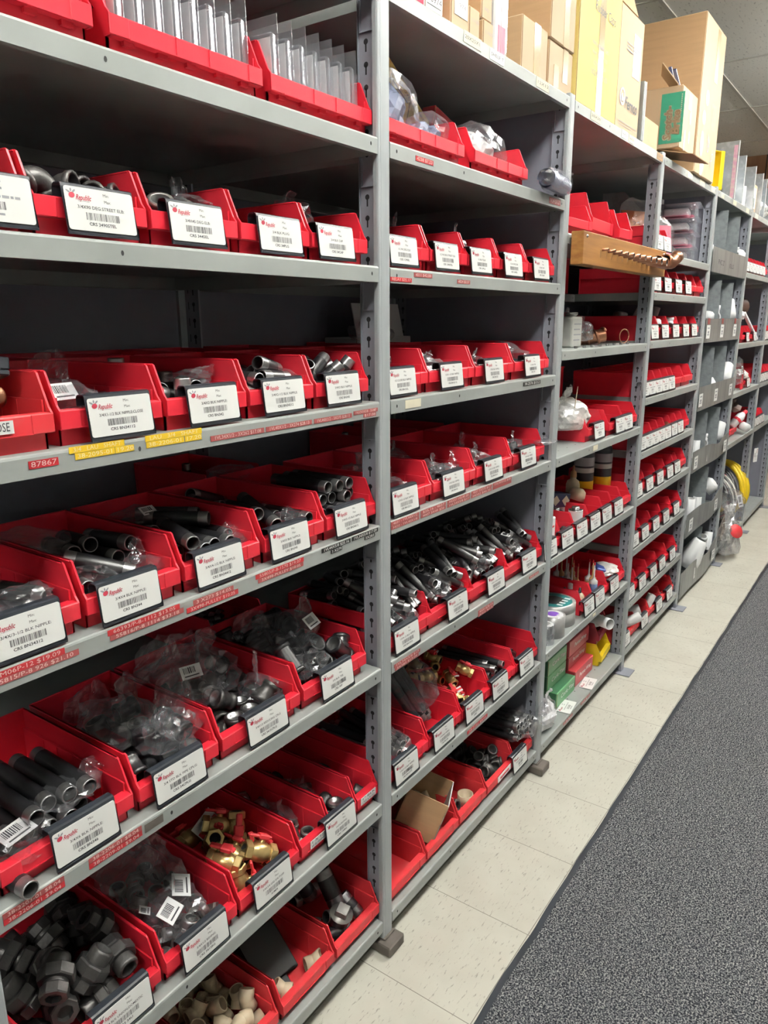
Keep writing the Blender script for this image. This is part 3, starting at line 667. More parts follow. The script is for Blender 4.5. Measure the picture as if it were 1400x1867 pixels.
# ------------------------------------------------------------------ bins of the bays further on
def row(bay, lvl_z, edges, cards, desc, first=0, m='red', y=.016, key=0):
    for i in range(len(edges)-1):
        a, b = edges[i], edges[i+1]
        c = [q for q in cards if a-.03 <= q < b-.03]
        make_bin(a, b-.003, lvl_z, '%s red bin from the left %s' % (nth[i], desc), (None, None) if c else None, c[0] if c else None, m=m, y=y, key=i % 3)
zC = {1: 1.398+LIP, 2: 1.067+LIP, 3: .733+LIP, 4: .400+LIP, 5: .055+LIP}
make_bin(1.285, 1.450, zC[2], 'red bin with a milky bag leaning into it, under the cans', (None, None), 1.375, y=.030, key=1)
make_bin(1.462, 1.628, zC[2], 'red bin with a card, right of the milky bag', (None, None), 1.564, key=2)
make_bin(1.634, 1.800, zC[2], 'red bin against the third post on the milky bag shelf', (None, None), 1.662, key=0)
row('C', zC[3], [.935, 1.060, 1.186, 1.330, 1.478, 1.585, 1.695, 1.806], [.941, 1.087, 1.222, 1.357, 1.484, 1.62], 'on the shelf with the yellow torch cylinders', y=.016)
make_bin(1.312, 1.420, zC[4], 'red bin with dropper tops, right of the tape rolls', (None, None), 1.352, key=0)
make_bin(1.424, 1.585, zC[4], 'red bin of nozzled glue bottles', (None, None), 1.470, key=1)
make_bin(1.590, 1.800, zC[4], 'red bin with blue and white packets', (None, None), 1.643, key=2)
make_bin(.960, 1.180, zC[4], 'red bin behind the rolls of tape', y=.215, d=.27)
zD = [z+LIP for z in BAYS['D'][1]]
make_bin(1.862, 1.965, zD[1], 'narrow red bin with card, in front of the orange packet', (None, None), 1.885, key=1)
make_bin(1.970, 2.075, zD[1], 'narrow red bin with card and pink bag beside it', (None, None), 1.996, key=2)
row('D', zD[2], [1.852, 1.998, 2.146, 2.294, 2.440, 2.585, 2.722], [1.901, 2.058, 2.227, 2.424-.03], 'in the highest row of the fourth bay')
row('D', zD[3], [1.862, 2.026, 2.190, 2.354, 2.520, 2.700], [1.922, 2.077, 2.248, 2.422, 2.579], 'in the row holding white plastic fittings')
row('D', zD[4], [1.852, 1.955, 2.058, 2.161, 2.264, 2.340, 2.505, 2.672], [1.860, 1.952, 2.050, 2.152, 2.256], 'in the row whose five cards touch each other')
row('D', zD[5], [1.862, 1.965, 2.069, 2.173, 2.277, 2.381, 2.485, 2.588, 2.692], [1.883, 1.978, 2.069, 2.165, 2.268, 2.380, 2.490], 'in the row fully covered by cards')
row('D', zD[6], [1.862, 2.012, 2.176, 2.340, 2.494, 2.560, 2.705], [1.877, 2.039, 2.203, 2.371, 2.503], 'in the fifth row up from the floor, fourth bay')
row('D', zD[7], [1.862, 2.012, 2.176, 2.340, 2.520, 2.700], [1.883, 2.034, 2.205, 2.374, 2.564], 'in the row with a copper tube sticking up')
row('D', zD[8], [1.862, 2.020, 2.190, 2.350, 2.520, 2.700], [1.886, 2.057, 2.232, 2.381, 2.570], 'in the second row up from the floor, fourth bay')
row('D', zD[9], [1.856, 2.062, 2.268, 2.474, 2.700], [1.874, 2.149, 2.395, 2.585], 'on the bottom shelf of the fourth bay', m='redlow')
zF = [z+LIP for z in BAYS['F'][1]]
row('F', zF[1], [3.69, 3.80, 3.91, 4.02, 4.13, 4.24, 4.35, 4.46], [3.72, 3.83, 3.94, 4.05, 4.16, 4.27], 'in the highest row of the sixth bay')
make_bin(3.92, 4.08, zF[2], 'red bin under the white clips, left of the two cards', (None, None), 4.10-.04, y=.03)
make_bin(4.09, 4.30, zF[2], 'red bin under the white clips, against the right hand card', (None, None), 4.33-.1, y=.016, key=1)
make_bin(4.12, 4.36, zF[3], 'red bin behind the wide card, beside the bagged bottle', (None, None), 4.20, y=.02)
make_bin(3.98, 4.20, zF[4], 'red bin under the white bottles with red caps', y=.05)
zG = zF
row('G', zG[3], [4.60, 4.71, 4.82, 4.93, 5.04, 5.15, 5.26, 5.37], [4.62, 4.73, 4.84, 4.95, 5.06, 5.17], 'at mid height in the seventh bay')
row('G', zG[4], [4.62, 4.73, 4.84, 4.95, 5.06], [4.63, 4.74, 4.85, 4.96], 'above the yellow hose in the seventh bay')
row('G', zG[2], [4.62, 4.73, 4.84, 4.95, 5.06], [4.63, 4.74, 4.85, 4.96], 'in the upper part of the seventh bay')
# large bins shelved from the other side, only their backs show
for x0, x1, z, y, h, d_ in ((.96, 1.30, 1.621, .33, .14, 'behind the left half of the oak board'), (1.31, 1.78, 1.621, .33, .14, 'behind the right half of the oak board'), (1.02, 1.40, 1.18, .33, .15, 'above the milky bag'), (1.41, 1.78, 1.18, .33, .15, 'by the third post above the milky bag'), (1.0, 1.38, .56, .33, .13, 'above the glue bottles'), (1.39, 1.79, .56, .33, .13, 'above the blue packets'), (3.75, 4.40, 1.65, .33, .15, 'high in the sixth bay'), (3.80, 4.40, 1.245, .33, .10, 'low behind the white clips'), (1.16, 1.78, 1.428, .30, .085, 'behind the cans and the copper coil'), (1.70, 1.80, .085, .30, .13, 'behind the stacked yellow bin'), (3.72, 4.40, .60, .30, .12, 'above the hose coils')):
    t = thing('storage_bin', 'large dark red storage bin seen from behind, '+d_, 'bin', ((x0+x1)/2, y, z))
    w_ = (x1-x0)/2; mb = MB()
    mb.rbox(-w_, w_, 0, .004, 0, h, .0015); mb.rbox(-w_, -w_+.004, 0, .24, 0, h, .0015); mb.rbox(w_-.004, w_, 0, .24, 0, h, .0015); mb.box(-w_, w_, 0, .24, 0, .003); mb.rbox(-w_, w_, .236, .24, 0, h*.6, .0015)
    mb.rbox(-w_-.002, w_+.002, -.003, .003, h-.006, h, .001); mb.box(-w_, w_, -.0012, 0, h*.55, h*.56)
    obj('bin_body', mb.mesh('bin_body', 'red'), t)

# ------------------------------------------------------------------ pipe fittings
def nipple_mb(r, L, t=.017, seg=16, g=.0):
    """threaded black nipple along Y, centred"""
    ri = r*.80; h = L/2; pr = []; ms = []
    def a(rr, z, m): pr.append((rr, z)); ms.append(m)
    a(ri, -h, 1); a(r*.93, -h, 1)
    n = 5
    for k in range(n): z = -h+t*(k+.3)/n; a(r*(.945+.045*k/n), z, 1); a(r*(.985+.01*k/n), z+t*.3/n, 1)
    a(r, -h+t, 0); a(r*1.005, -h+t+.0006, 0)
    a(r*1.005, h-t-.0006, 0); a(r, h-t, 1)
    for k in range(n-1, -1, -1): z = h-t*(k+.3)/n; a(r*(.985+.01*k/n), z-t*.3/n, 1); a(r*(.945+.045*k/n), z, 1)
    a(r*.93, h, 1); a(ri, h, 2); a(ri, -h, 2)
    mb = MB(); mb.lathe(pr, seg, ms[:-1]+[2], Matrix.Rotation(pi/2, 4, 'X')); return mb
def arc_path(ang, R, l):
    p = [Vector((-l-0, 0, 0))]; n = 5 if ang > 1 else 3
    for k in range(n+1):
        a = ang*k/n; p.append(Vector((R*sin(a), 0, R*(1-cos(a)))))
    d = Vector((cos(ang), 0, sin(ang))); p.append(p[-1]+d*l); return p
def socket_fitting(paths, r, m=0, mi=1, band=.007, bk=1.18, seg=14, depth=.8):
    """banded ends on each path end, hollow mouths"""
    mb = MB()
    for path in paths:
        mb.sweep(path, r, seg, m, caps=False)
        for e, q in ((path[0], path[1]), (path[-1], path[-2])):
            e = Vector(e); q = Vector(q); d = (e-q).normalized()
            if getattr(e, 'z', 0) is None: continue
            T = Matrix.Translation(e) @ d.to_track_quat('Z', 'Y').to_matrix().to_4x4()
            R = r*bk
            mb.lathe([(r, -band*1.3), (R, -band), (R, 0), (r*.86, 0), (r*.80, -r*depth), (0, -r*depth)], seg, [m, m, m, mi, mi], T)
    return mb
def nut_mb(R, ri, h, m=0, mi=1, n=8, T=None):
    mb = MB(); o = [(R*cos(2*pi*(k+.5)/n), R*sin(2*pi*(k+.5)/n)) for k in range(n)]; q = [(ri*cos(2*pi*(k+.5)/n), ri*sin(2*pi*(k+.5)/n)) for k in range(n)]
    v = []
    for z, s_ in ((0, .93), (h*.12, 1), (h*.88, 1), (h, .93)): v += [(x*s_, y*s_, z) for x, y in o]
    v += [(x, y, h) for x, y in q]+[(x, y, 0) for x, y in q]
    f = []; mm = []
    for lv in range(5):
        for k in range(n): f.append([lv*n+k, lv*n+(k+1) % n, (lv+1)*n+(k+1) % n, (lv+1)*n+k]); mm.append(m if lv < 4 else mi)
    for k in range(n): f.append([5*n+k, 5*n+(k+1) % n, (k+1) % n, k]); mm.append(m)
    o_ = len(mb.v); mb.v += [tuple(T @ Vector(p)) for p in v] if T is not None else v
    mb.f += f; mb.m += mm; mb.s += [False]*len(f); return mb
def F_elb(m='iron', r=.0155, ang=pi/2): return socket_fitting([arc_path(ang, r*1.15, r*.55)], r), [m, 'dark']
def F_tee(m='iron', r=.0155): return socket_fitting([[(-r*2, 0, 0), (-r, 0, 0), (r, 0, 0), (r*2, 0, 0)], [(0, 0, r*.3), (0, 0, r*2)]], r), [m, 'dark']
def F_cpl(m='iron', r=.0175, L=.038):
    mb = MB(); h = L/2; mb.lathe([(0, -h*.6), (r*.76, -h*.6), (r*.78, -h), (r*1.08, -h), (r*1.1, -h*.62), (r, -h*.5), (r, h*.5), (r*1.1, h*.62), (r*1.08, h), (r*.78, h), (r*.74, h*.6), (0, h*.6)], 16, [1, 1, 0, 0, 0, 0, 0, 0, 0, 1, 1]); 
    for a in (0, pi): mb.box(r*.9, r*1.08, -.0012, .0012, -h*.6, h*.6, 0, Matrix.Rotation(a, 4, 'Z'))
    return mb, [m, 'dark']
def F_red(m='iron', r=.0185):
    mb = MB(); mb.lathe([(0, -.014), (r*.78, -.014), (r*.80, -.021), (r*1.06, -.021), (r*1.08, -.012), (r, -.011), (r*.98, -.002), (r*.80, .006), (r*.80, .013), (r*.90, .014), (r*.90, .021), (r*.62, .021), (r*.58, .010), (0, .010)], 16, [1, 1, 0, 0, 0, 0, 0, 0, 0, 0, 0, 1, 1]); return mb, [m, 'thread']
def F_union(m='iron', r=.0165):
    mb = nut_mb(r*1.75, r*.9, .020, 0, 1, 8, Matrix.Translation((0, 0, -.006)))
    mb.merge(nut_mb(r*1.35, r*.76, .018, 0, 1, 8, Matrix.Translation((0, 0, -.030))))
    mb.lathe([(0, .018), (r*.76, .018), (r*.78, .034), (r*1.05, .034), (r*1.15, .030), (r*1.15, .014)], 14, [1, 1, 0, 0, 0]); mb.lathe([(r*1.15, -.015), (r*1.15, -.004)], 14, 0)
    mb.lathe([(0, -.020), (r*.75, -.020)], 14, 1); return mb, [m, 'dark']
def F_plug(m='iron', r=.0150):
    mb = MB(); mb.lathe([(0, -.010), (r*.95, -.010), (r, .004), (r*1.1, .0045), (r*1.1, .006), (0, .006)], 16, [0, 1, 0, 0, 0]); mb.rbox(-.0085, .0085, -.0085, .0085, .006, .017, .001, 0); return mb, [m, 'thread']
def F_bush(m='galv', r=.0165):
    mb = nut_mb(r*1.15, r*.68, .007, 0, 1, 6); mb.lathe([(r, 0), (r*.99, -.010), (r*.93, -.014), (r*.70, -.014), (r*.68, 0)], 16, [1, 1, 0, 2]); return mb, [m, 'thread', 'dark']
def F_cap(m='iron', r=.0175):
    mb = MB(); mb.lathe([(0, .012), (r*.55, .0115), (r*.95, .006), (r, -.004), (r*1.1, -.008), (r*1.1, -.014), (r*.84, -.014), (r*.80, 0), (0, 0)], 16, [0, 0, 0, 0, 0, 0, 1, 1]); return mb, [m, 'dark']
def F_cpvc():
    r = .0135; return socket_fitting([arc_path(pi/4, r*1.2, r*1.1)], r*1.08, bk=1.10, band=.018), ['cpvc', mat('cpvc_inside', (.30, .22, .14), .6)]
def place_pile(name, key, mbm, spots, label, cat, group, T0, sub=None):
    mb, mats = mbm; me = cmesh(('fit',)+tuple(key), lambda: mb.mesh(name, mats)); out = []
    for q in spots:
        o = obj(name, me, None); o.matrix_world = T0 @ Matrix.Translation(q[:3]) @ Quaternion(q[3:]).to_matrix().to_4x4()
        tag(o, label, cat, group); out.append(o)
    return out
def valve(T, label, group=None, red=True, s=1.0, tagged=False):
    """brass ball valve: body, nut ends, red tee handle"""
    t = thing('ball_valve', label, 'valve', group=group); t.matrix_world = T
    def body():
        mb = MB(); r = .0135
        Ty = Matrix.Rotation(pi/2, 4, 'X')
        mb.lathe([(0, -.018), (r*.72, -.018), (r*.76, -.031), (r*1.02, -.031)], 16, [1, 1, 0], Ty)
        mb.lathe([(r*1.0, -.020), (r*1.0, -.016), (r*1.25, -.010), (r*1.32, 0), (r*1.25, .010), (r, .016), (r, .020)], 16, 0, Ty)
        mb.lathe([(r*1.02, .031), (r*.76, .031), (r*.72, .018), (0, .018)], 16, [0, 1, 1], Ty)
        for z in (-.031, .018): mb.merge(nut_mb(r*1.32, r*.9, .013, 0, 0, 6, Ty @ Matrix.Translation((0, 0, z))))
        mb.lathe([(.006, .012), (.006, .026), (.0, .026)], 10, 0); return mb.mesh('valve_body', ['brass', 'dark'])
    obj('valve_body', cmesh('valve', body), t)
    def hd():
        mb = MB(); mb.rbox(-.006, .006, -.016, .030, .024, .029, .002); mb.rbox(-.009, .009, -.010, .010, .022, .031, .002); return mb.mesh('handle', 'pink' if False else 'redlow')
    obj('handle', cmesh('vhandle', hd), t)
    if tagged:
        def tg():
            mb = MB(); mb.lathe([(.0150, -.011), (.0150, .011)], 14, 0, Matrix.Rotation(pi/2, 4, 'X')); mb.box(.006, .028, -.010, .010, .0145, .0150, 0)
            mb.lathe([(.0152, -.009), (.0152, -.002)], 14, 1, Matrix.Rotation(pi/2, 4, 'X')); mb.box(.010, .028, -.003, .004, .0151, .0153, 1); return mb.mesh('hang_tag', ['white', 'redlow'])
        obj('hang_tag', cmesh('vtag', tg), t)
    if s != 1: t.scale = (s, s, s)
    return t
# name, mesh builder, half size for the pile simulation
KINDS = {
 'n15': ('pipe_nipple', lambda: (nipple_mb(.0134, .038, .016), ['blk', 'thread', 'dark'])),
 'n2': ('pipe_nipple', lambda: (nipple_mb(.0134, .051), ['blk', 'thread', 'dark'])),
 'n25': ('pipe_nipple', lambda: (nipple_mb(.0134, .064), ['blk', 'thread', 'dark'])),
 'n3': ('pipe_nipple', lambda: (nipple_mb(.0134, .076), ['blk', 'thread', 'dark'])),
 'n35': ('pipe_nipple', lambda: (nipple_mb(.0134, .089), ['blk', 'thread', 'dark'])),
 'n4': ('pipe_nipple', lambda: (nipple_mb(.0134, .102), ['blk', 'thread', 'dark'])),
 'n45': ('pipe_nipple', lambda: (nipple_mb(.0134, .114), ['blk', 'thread', 'dark'])),
 'n5': ('pipe_nipple', lambda: (nipple_mb(.0134, .127), ['blk', 'thread', 'dark'])),
 'n6': ('pipe_nipple', lambda: (nipple_mb(.0134, .152), ['blk', 'thread', 'dark'])),
 'h3': ('pipe_nipple', lambda: (nipple_mb(.0107, .060, .015), ['blk', 'thread', 'dark'])),
 'h5': ('pipe_nipple', lambda: (nipple_mb(.0107, .127, .015), ['blk', 'thread', 'dark'])),
 'h9': ('pipe_nipple', lambda: (nipple_mb(.0107, .215, .015), ['blk', 'thread', 'dark'])),
 'elb': ('pipe_elbow', lambda: F_elb()), 'elbg': ('pipe_elbow', lambda: F_elb('galv', .0165, pi/4)), 'elbh': ('pipe_elbow', lambda: F_elb('iron', .0135)),
 'tee': ('pipe_tee', lambda: F_tee('blk', .0165)), 'cpl': ('pipe_coupling', lambda: F_cpl('blk')), 'red': ('reducing_coupling', lambda: F_red()),
 'uni': ('pipe_union', lambda: F_union()), 'plug': ('pipe_plug', lambda: F_plug()), 'bush': ('pipe_bushing', lambda: F_bush()), 'cap': ('cap_fitting', lambda: F_cap()),
 'cpvc': ('plastic_elbow', F_cpvc), 'n1h': ('pipe_nipple', lambda: (nipple_mb(.0205, .085, .02), ['blk', 'thread', 'dark'])),
}
PILES = {
 'a21': {'elb': [21,197,12,0,-70,0,-70,34,44,20,77,55,25,13,-63,38,27,5,-96,1,-22,-59,154,20,37,15,59,69,-38,115,12,54,-44,-54,-44,27,87,12,43,56,-43,56,-42,199,22,33,-39,-13,-84,45,156,20,26,-9,61,-73,61,110,16,73,23,-56,30,-9,65,12,36,60,-36,60,-38,84,21,47,25,-35,-76,7,149,20,32,-13,4,93,2,100,21,27,6,21,93]},
 'a22': {'elbg': [5,42,21,95,19,19,2,-14,125,12,26,-65,-26,-65,49,198,24,19,94,12,21,-48,117,22,10,-13,-60,77,-58,82,24,28,70,-64,-1,46,113,20,92,-17,23,-22,59,156,12,70,4,-70,4,-57,167,22,74,-34,27,-50,7,92,12,21,67,-21,67,59,199,51,59,38,-59,37,59,50,12,50,50,-49,49,-53,200,12,70,0,-70,0,-21,45,24,18,27,-42,84,-13,200,12,63,30,-63,30,-14,168,33,34,-38,0,-85,35,68,35,24,64,49,53,-29,82,29,18,-94,-5,-23,27,172,22,13,5,62,76]},
 'a23': {'plug': [-67,152,19,35,57,30,66,-61,87,19,71,52,-38,25,-61,119,19,30,53,-37,69,22,126,19,70,63,-12,-28,30,89,19,62,-60,-24,-42,-7,38,19,73,43,-48,-19,34,202,20,0,-20,-97,0,61,92,19,75,-8,64,-6,-9,74,13,74,0,0,66,16,155,19,26,-38,-52,-70,61,40,19,3,15,-63,-75,-19,154,20,47,72,-44,22,-45,178,20,4,52,-66,-52,-55,41,19,38,4,-64,65,-2,202,13,52,0,0,-84,61,158,19,43,59,-26,61]},
 'a31': {'n15': [8,47,17,67,-31,55,38,23,94,17,18,-73,-23,-60,37,155,17,0,98,-3,10,5,126,17,54,24,-16,78,-64,88,17,47,0,87,0,53,115,17,65,31,-35,58,64,153,17,87,1,-47,0,-64,142,17,77,-1,-63,-1,-38,111,17,99,0,10,1,57,127,40,35,56,-67,31,48,36,17,59,40,-48,49,-55,178,17,26,-72,-49,-39,-11,78,17,18,80,-34,43]},
 'a32': {'n2': [-50,151,17,40,-59,-49,-48,-64,59,17,29,-1,95,0,-52,104,17,71,23,-59,27,10,102,17,94,4,29,-12,37,98,17,4,94,-12,29,-23,62,23,18,62,60,-45,-25,181,17,50,-47,41,58,64,77,17,95,0,29,0,15,63,39,60,-6,-78,-10,64,180,29,32,-32,62,-62,-21,34,29,27,27,65,65,-15,111,24,19,87,5,44,-64,150,43,4,-75,3,-64,-38,115,38,23,91,-10,-31,-29,186,56,70,70,-7,-7,52,152,17,66,21,20,-68,37,48,26,29,-32,-15,88,33,183,29,28,-28,-64,64,-2,158,27,49,-20,58,61]},
 'a33': {'n25': [-43,92,17,62,37,-51,45,64,53,17,99,0,-10,-1,-64,168,17,0,-10,0,-99,4,41,17,8,62,77,-6,4,125,17,9,-45,-88,-4,-33,170,28,31,16,30,-88,13,88,17,28,44,-15,83,51,140,17,29,5,-95,2,6,170,29,88,-31,18,29,-28,130,32,28,51,-51,61,-44,146,47,34,51,77,-12,45,145,43,6,-90,40,5,1,100,43,66,28,26,-63,53,186,35,21,-21,67,-67,16,34,42,68,23,-17,66,23,71,37,62,0,38,67,-44,116,52,24,-42,-79,-34,19,52,61,27,75,-58,13,-56,54,26,24,-73,-1,-62,-34,53,42,0,-11,1,-98]},
 'a34': {'n3': [37,92,17,84,5,-8,52,-25,34,17,44,-55,-54,-45,-40,105,17,31,-63,-31,-62,64,162,17,95,0,-29,0,-64,82,41,62,-62,-32,32,39,186,33,37,-70,60,2,-39,133,33,65,-56,-35,-34,-51,52,39,4,-35,45,81,16,147,23,4,-90,-38,15,49,49,41,25,-40,79,-35,-42,169,32,73,-1,-47,47,14,52,37,52,-45,70,-11,-1,94,40,13,80,48,-30,64,128,47,26,-95,-3,9,22,167,45,41,-29,79,33,-1,67,54,46,-71,49,14,36,101,47,36,-22,-23,-87]},
 'a41': {'n35': [-56,168,17,98,-1,-10,-12,-49,101,17,85,10,46,-19,65,195,17,95,0,29,1,50,124,17,93,6,-28,19,35,76,17,94,-4,28,13,-14,98,17,94,3,29,-11,7,66,26,97,12,13,0,48,88,39,97,3,-1,18,-49,63,38,86,33,-36,3,17,194,17,9,86,-16,46,-44,111,44,9,29,-94,3]},
 'a42': {'n4': [-40,125,17,94,3,-9,28,12,117,17,99,0,-10,1,-24,203,17,95,-2,-29,-6,65,139,17,63,0,77,0,-7,176,35,98,-2,10,-9,55,137,42,84,1,-52,4,-65,72,21,29,2,-95,-4,21,176,41,93,-6,-34,-5,38,144,20,90,-3,41,0,-16,62,31,32,43,-83,-2]},
 'a43': {'n45': [-59,107,17,98,1,-10,7,-16,80,17,95,0,29,-1,-28,79,40,98,6,10,-12,66,116,17,97,0,17,0,12,90,17,29,-1,-95,0,38,79,17,47,-1,-87,0,-41,172,28,87,-11,-46,1,29,148,43,91,8,-26,28,23,206,17,79,-19,-42,-36,38,185,44,28,-27,91,8,10,266,17,54,-45,44,55]},
 'a44': {'n5': [-53,126,17,98,1,-10,10,38,146,17,99,0,-10,0,-18,194,17,87,-4,-46,-7,-8,131,34,46,10,87,-8,13,105,31,97,11,-10,-13,-47,215,29,82,-3,-53,14,-64,148,45,90,6,41,3,15,252,36,78,-26,-7,-54,64,85,17,63,0,-77,0]},
 'a52': {'cpl': [-52,83,22,69,-49,50,12,-23,52,22,43,62,32,-55,-22,110,22,26,69,-13,65,59,138,22,31,-63,-31,63,14,141,22,68,51,48,-16,-18,231,22,45,55,44,54,-52,168,22,69,47,52,-10,10,90,22,49,68,15,50,59,231,22,0,77,63,0,55,40,22,0,38,-92,0,-4,177,22,69,51,-48,-12,13,40,22,58,0,0,80,-59,125,43,79,36,19,-43,51,177,22,2,0,0,-99,20,229,22,9,-4,70,69,-5,84,61,33,0,-1,93,52,85,22,70,59,-38,1,47,205,58,53,-51,-55,37,-59,46,52,11,-9,-49,-85,59,119,56,21,-91,33,8,59,75,59,62,77,-8,7,-53,208,46,3,-66,-62,-40,-11,133,51,21,-90,2,-35,-21,187,56,85,-8,-18,-47]},
 'a53': {'red': [-80,118,22,63,71,18,-22,29,121,22,24,-16,-72,-62,18,77,24,93,0,0,-35,-67,165,22,65,-36,64,-13,-30,84,22,30,-57,-46,-59,8,40,24,0,80,58,0,27,224,22,54,-68,26,38,79,50,24,0,98,10,0,-33,132,22,34,-61,-42,-57,-72,221,22,51,73,-8,-43,-4,123,44,4,-39,2,91,-20,178,22,66,-2,-73,11,-16,87,56,40,-37,78,-29,73,216,22,62,-61,-41,-25,-70,59,22,21,72,-14,63,74,167,22,35,-68,-27,57,-61,197,48,24,-19,38,86,-32,40,24,0,93,-35,0,73,95,22,41,23,-70,52,61,138,42,42,29,-85,2,74,204,61,53,-69,-30,-36,46,39,57,19,-44,15,-85,28,174,22,22,-44,-59,-63,-16,229,22,62,29,-67,-24]},
 'a54': {'tee': [-44,250,23,1,-1,71,-69,10,147,22,53,-42,45,-57,-80,133,36,49,50,-49,50,-48,181,22,66,-15,-16,70,-78,65,22,53,43,45,56,67,196,23,98,-10,0,0,62,94,22,31,-15,40,-83,-80,57,80,29,-64,65,25,65,192,78,40,24,-59,-65,45,250,23,0,0,-65,75,15,53,23,93,26,-6,-22,-81,229,71,67,-21,67,-21,63,40,52,7,-37,-18,-90,60,139,39,70,-30,17,60,58,250,76,0,0,-99,6,-26,90,36,57,-41,-57,-41,-62,166,76,28,-11,36,87,-5,143,58,28,-6,57,76,9,207,41,7,42,3,-89,14,82,58,69,7,56,42]},
 'a61': {'uni': [-78,63,30,65,-65,27,27,21,48,30,31,66,-23,-63,-23,158,30,69,42,-56,-10,78,104,32,23,30,73,-56,43,188,30,20,-59,-32,70,26,243,30,35,67,19,61,-74,188,41,24,28,-92,2,16,109,34,32,49,-20,78,76,232,69,23,-32,-52,-75,69,57,72,42,48,-60,46,-67,243,32,39,-59,-58,38,-33,61,62,61,-66,39,14,-78,134,59,16,36,84,-35,76,166,73,14,80,53,-20,-17,215,59,75,-38,8,51,-75,93,95,42,7,-32,-84,73,115,97,9,90,-26,30,17,174,85,6,-12,87,-46,-37,56,116,3,-40,-43,-79,-41,175,92,65,-19,-51,-51,16,49,93,66,-20,32,-64,-15,124,78,84,22,24,-41]},
 'a62': {'bush': [-71,115,20,0,70,0,-70,60,131,10,0,-8,-99,0,8,75,17,99,0,0,-6,-55,146,20,33,-3,69,62,-33,68,21,47,31,-53,-62,40,62,10,0,31,-94,0,34,174,10,0,1,99,0,-29,119,20,61,69,0,-35,-40,167,10,0,99,-1,0,-5,242,10,0,77,-62,0,25,114,17,42,0,0,-90,28,231,20,71,-60,34,1,12,39,10,0,-7,99,0,59,243,10,0,70,-70,0,-58,81,10,0,96,-25,0,27,143,20,71,60,-35,0,-67,241,20,65,41,-56,-29,-23,39,20,44,-55,44,54,60,131,32,0,-88,45,0,60,93,10,0,7,-99,0,61,208,20,64,40,-56,-29,61,38,21,21,51,-36,74,-30,103,20,0,-35,-61,-70,-30,211,10,0,85,51,0,-71,181,20,0,70,0,-70,-69,59,38,45,51,-54,-48,1,38,38,18,-67,-70,9,29,104,39,96,0,0,24,-59,27,20,68,68,18,-18,27,43,41,71,7,-69,8,6,205,20,42,-56,-42,-56,70,168,20,71,1,69,-1,-8,174,19,4,93,11,-33]},
 'a64': {'bush': [-24,242,10,0,98,-15,0,35,193,20,0,70,0,70,-8,62,20,9,-42,-55,70,20,90,17,32,0,0,94,-18,96,20,20,-50,47,-68,-24,34,21,55,76,31,-7,4,212,10,0,69,71,0,-16,133,21,43,62,-6,-64,-25,165,10,0,-48,87,0,25,46,10,0,2,99,0,24,137,10,0,86,-50,0,9,164,19,35,91,-6,17,23,244,20,33,-61,-33,-62,-33,200,20,59,-31,-62,39]},
 'a65': {'red': [18,40,24,0,29,-95,0,21,217,22,59,64,-37,31,-21,143,24,0,91,38,0,-21,50,22,64,-70,-22,-19,18,77,22,64,25,-69,-16,1,176,22,2,72,-13,-66,-14,102,40,19,-52,20,-80,-16,241,40,65,-39,-41,50,15,129,30,8,-37,-84,36,-23,205,49,46,-8,-26,-83]},
 'a66': {'cap': [-9,184,17,60,0,0,79,14,242,20,27,65,-39,-57,-19,151,21,15,74,19,62,-14,242,20,1,75,14,63,-19,97,18,26,-37,-87,-14,22,205,20,43,12,75,46,22,158,26,39,54,5,73,19,81,26,56,33,-2,74,13,35,20,31,58,-49,55,9,122,15,0,37,-92,3,-17,60,20,29,-9,-76,-56,-1,137,43,13,-18,-96,-11]},
 'a71': {'cpvc': [-65,82,30,22,74,54,-31,26,167,19,17,14,-60,-76,18,97,19,85,36,25,24,-67,207,20,69,-17,10,68,-31,65,19,47,31,-25,-77,3,42,19,86,38,23,20,67,203,20,67,-5,22,70,54,47,19,67,-54,30,-38,-57,125,18,70,5,-70,5,-36,244,19,99,3,1,0,-9,135,19,3,15,0,-98,-30,200,19,68,-62,-25,28,7,68,39,48,-40,-76,9,13,244,18,0,-70,0,-70,-29,101,20,4,-65,-6,-74,62,167,25,2,-44,-30,-83,-67,170,19,70,70,-5,-5,-65,43,36,43,29,77,-35,67,132,19,73,17,-14,-64,64,91,38,88,-8,-40,18,63,203,67,33,65,64,-20,63,66,66,48,-9,85,-16,24,133,23,95,-22,-15,4,-48,229,50,55,9,-17,80,23,210,22,39,85,22,24,48,241,43,62,11,-27,-71,-20,168,32,82,-20,-26,-45,-52,102,51,86,-16,-17,-44,18,40,56,53,82,12,14,-22,37,47,47,-11,-75,-44,-24,130,57,97,-19,2,-10,-2,221,43,37,-37,34,-77,14,113,49,24,-57,32,-70,-49,174,53,37,-68,-55,28]},
 'b2': {'elbh': [-18,125,18,48,29,-9,-81,55,82,11,48,51,-48,51,-44,156,11,68,-14,-69,-14,7,50,18,92,6,18,-30,-32,37,11,1,70,-1,70,31,160,18,28,-30,-33,84,-14,83,11,54,45,-54,45,-61,119,11,47,-52,-47,-52,10,131,18,81,54,19,2,60,153,18,48,-4,41,-76,13,83,18,77,-61,10,3,-62,82,19,58,15,16,77,-56,61,19,66,50,-33,-43]},
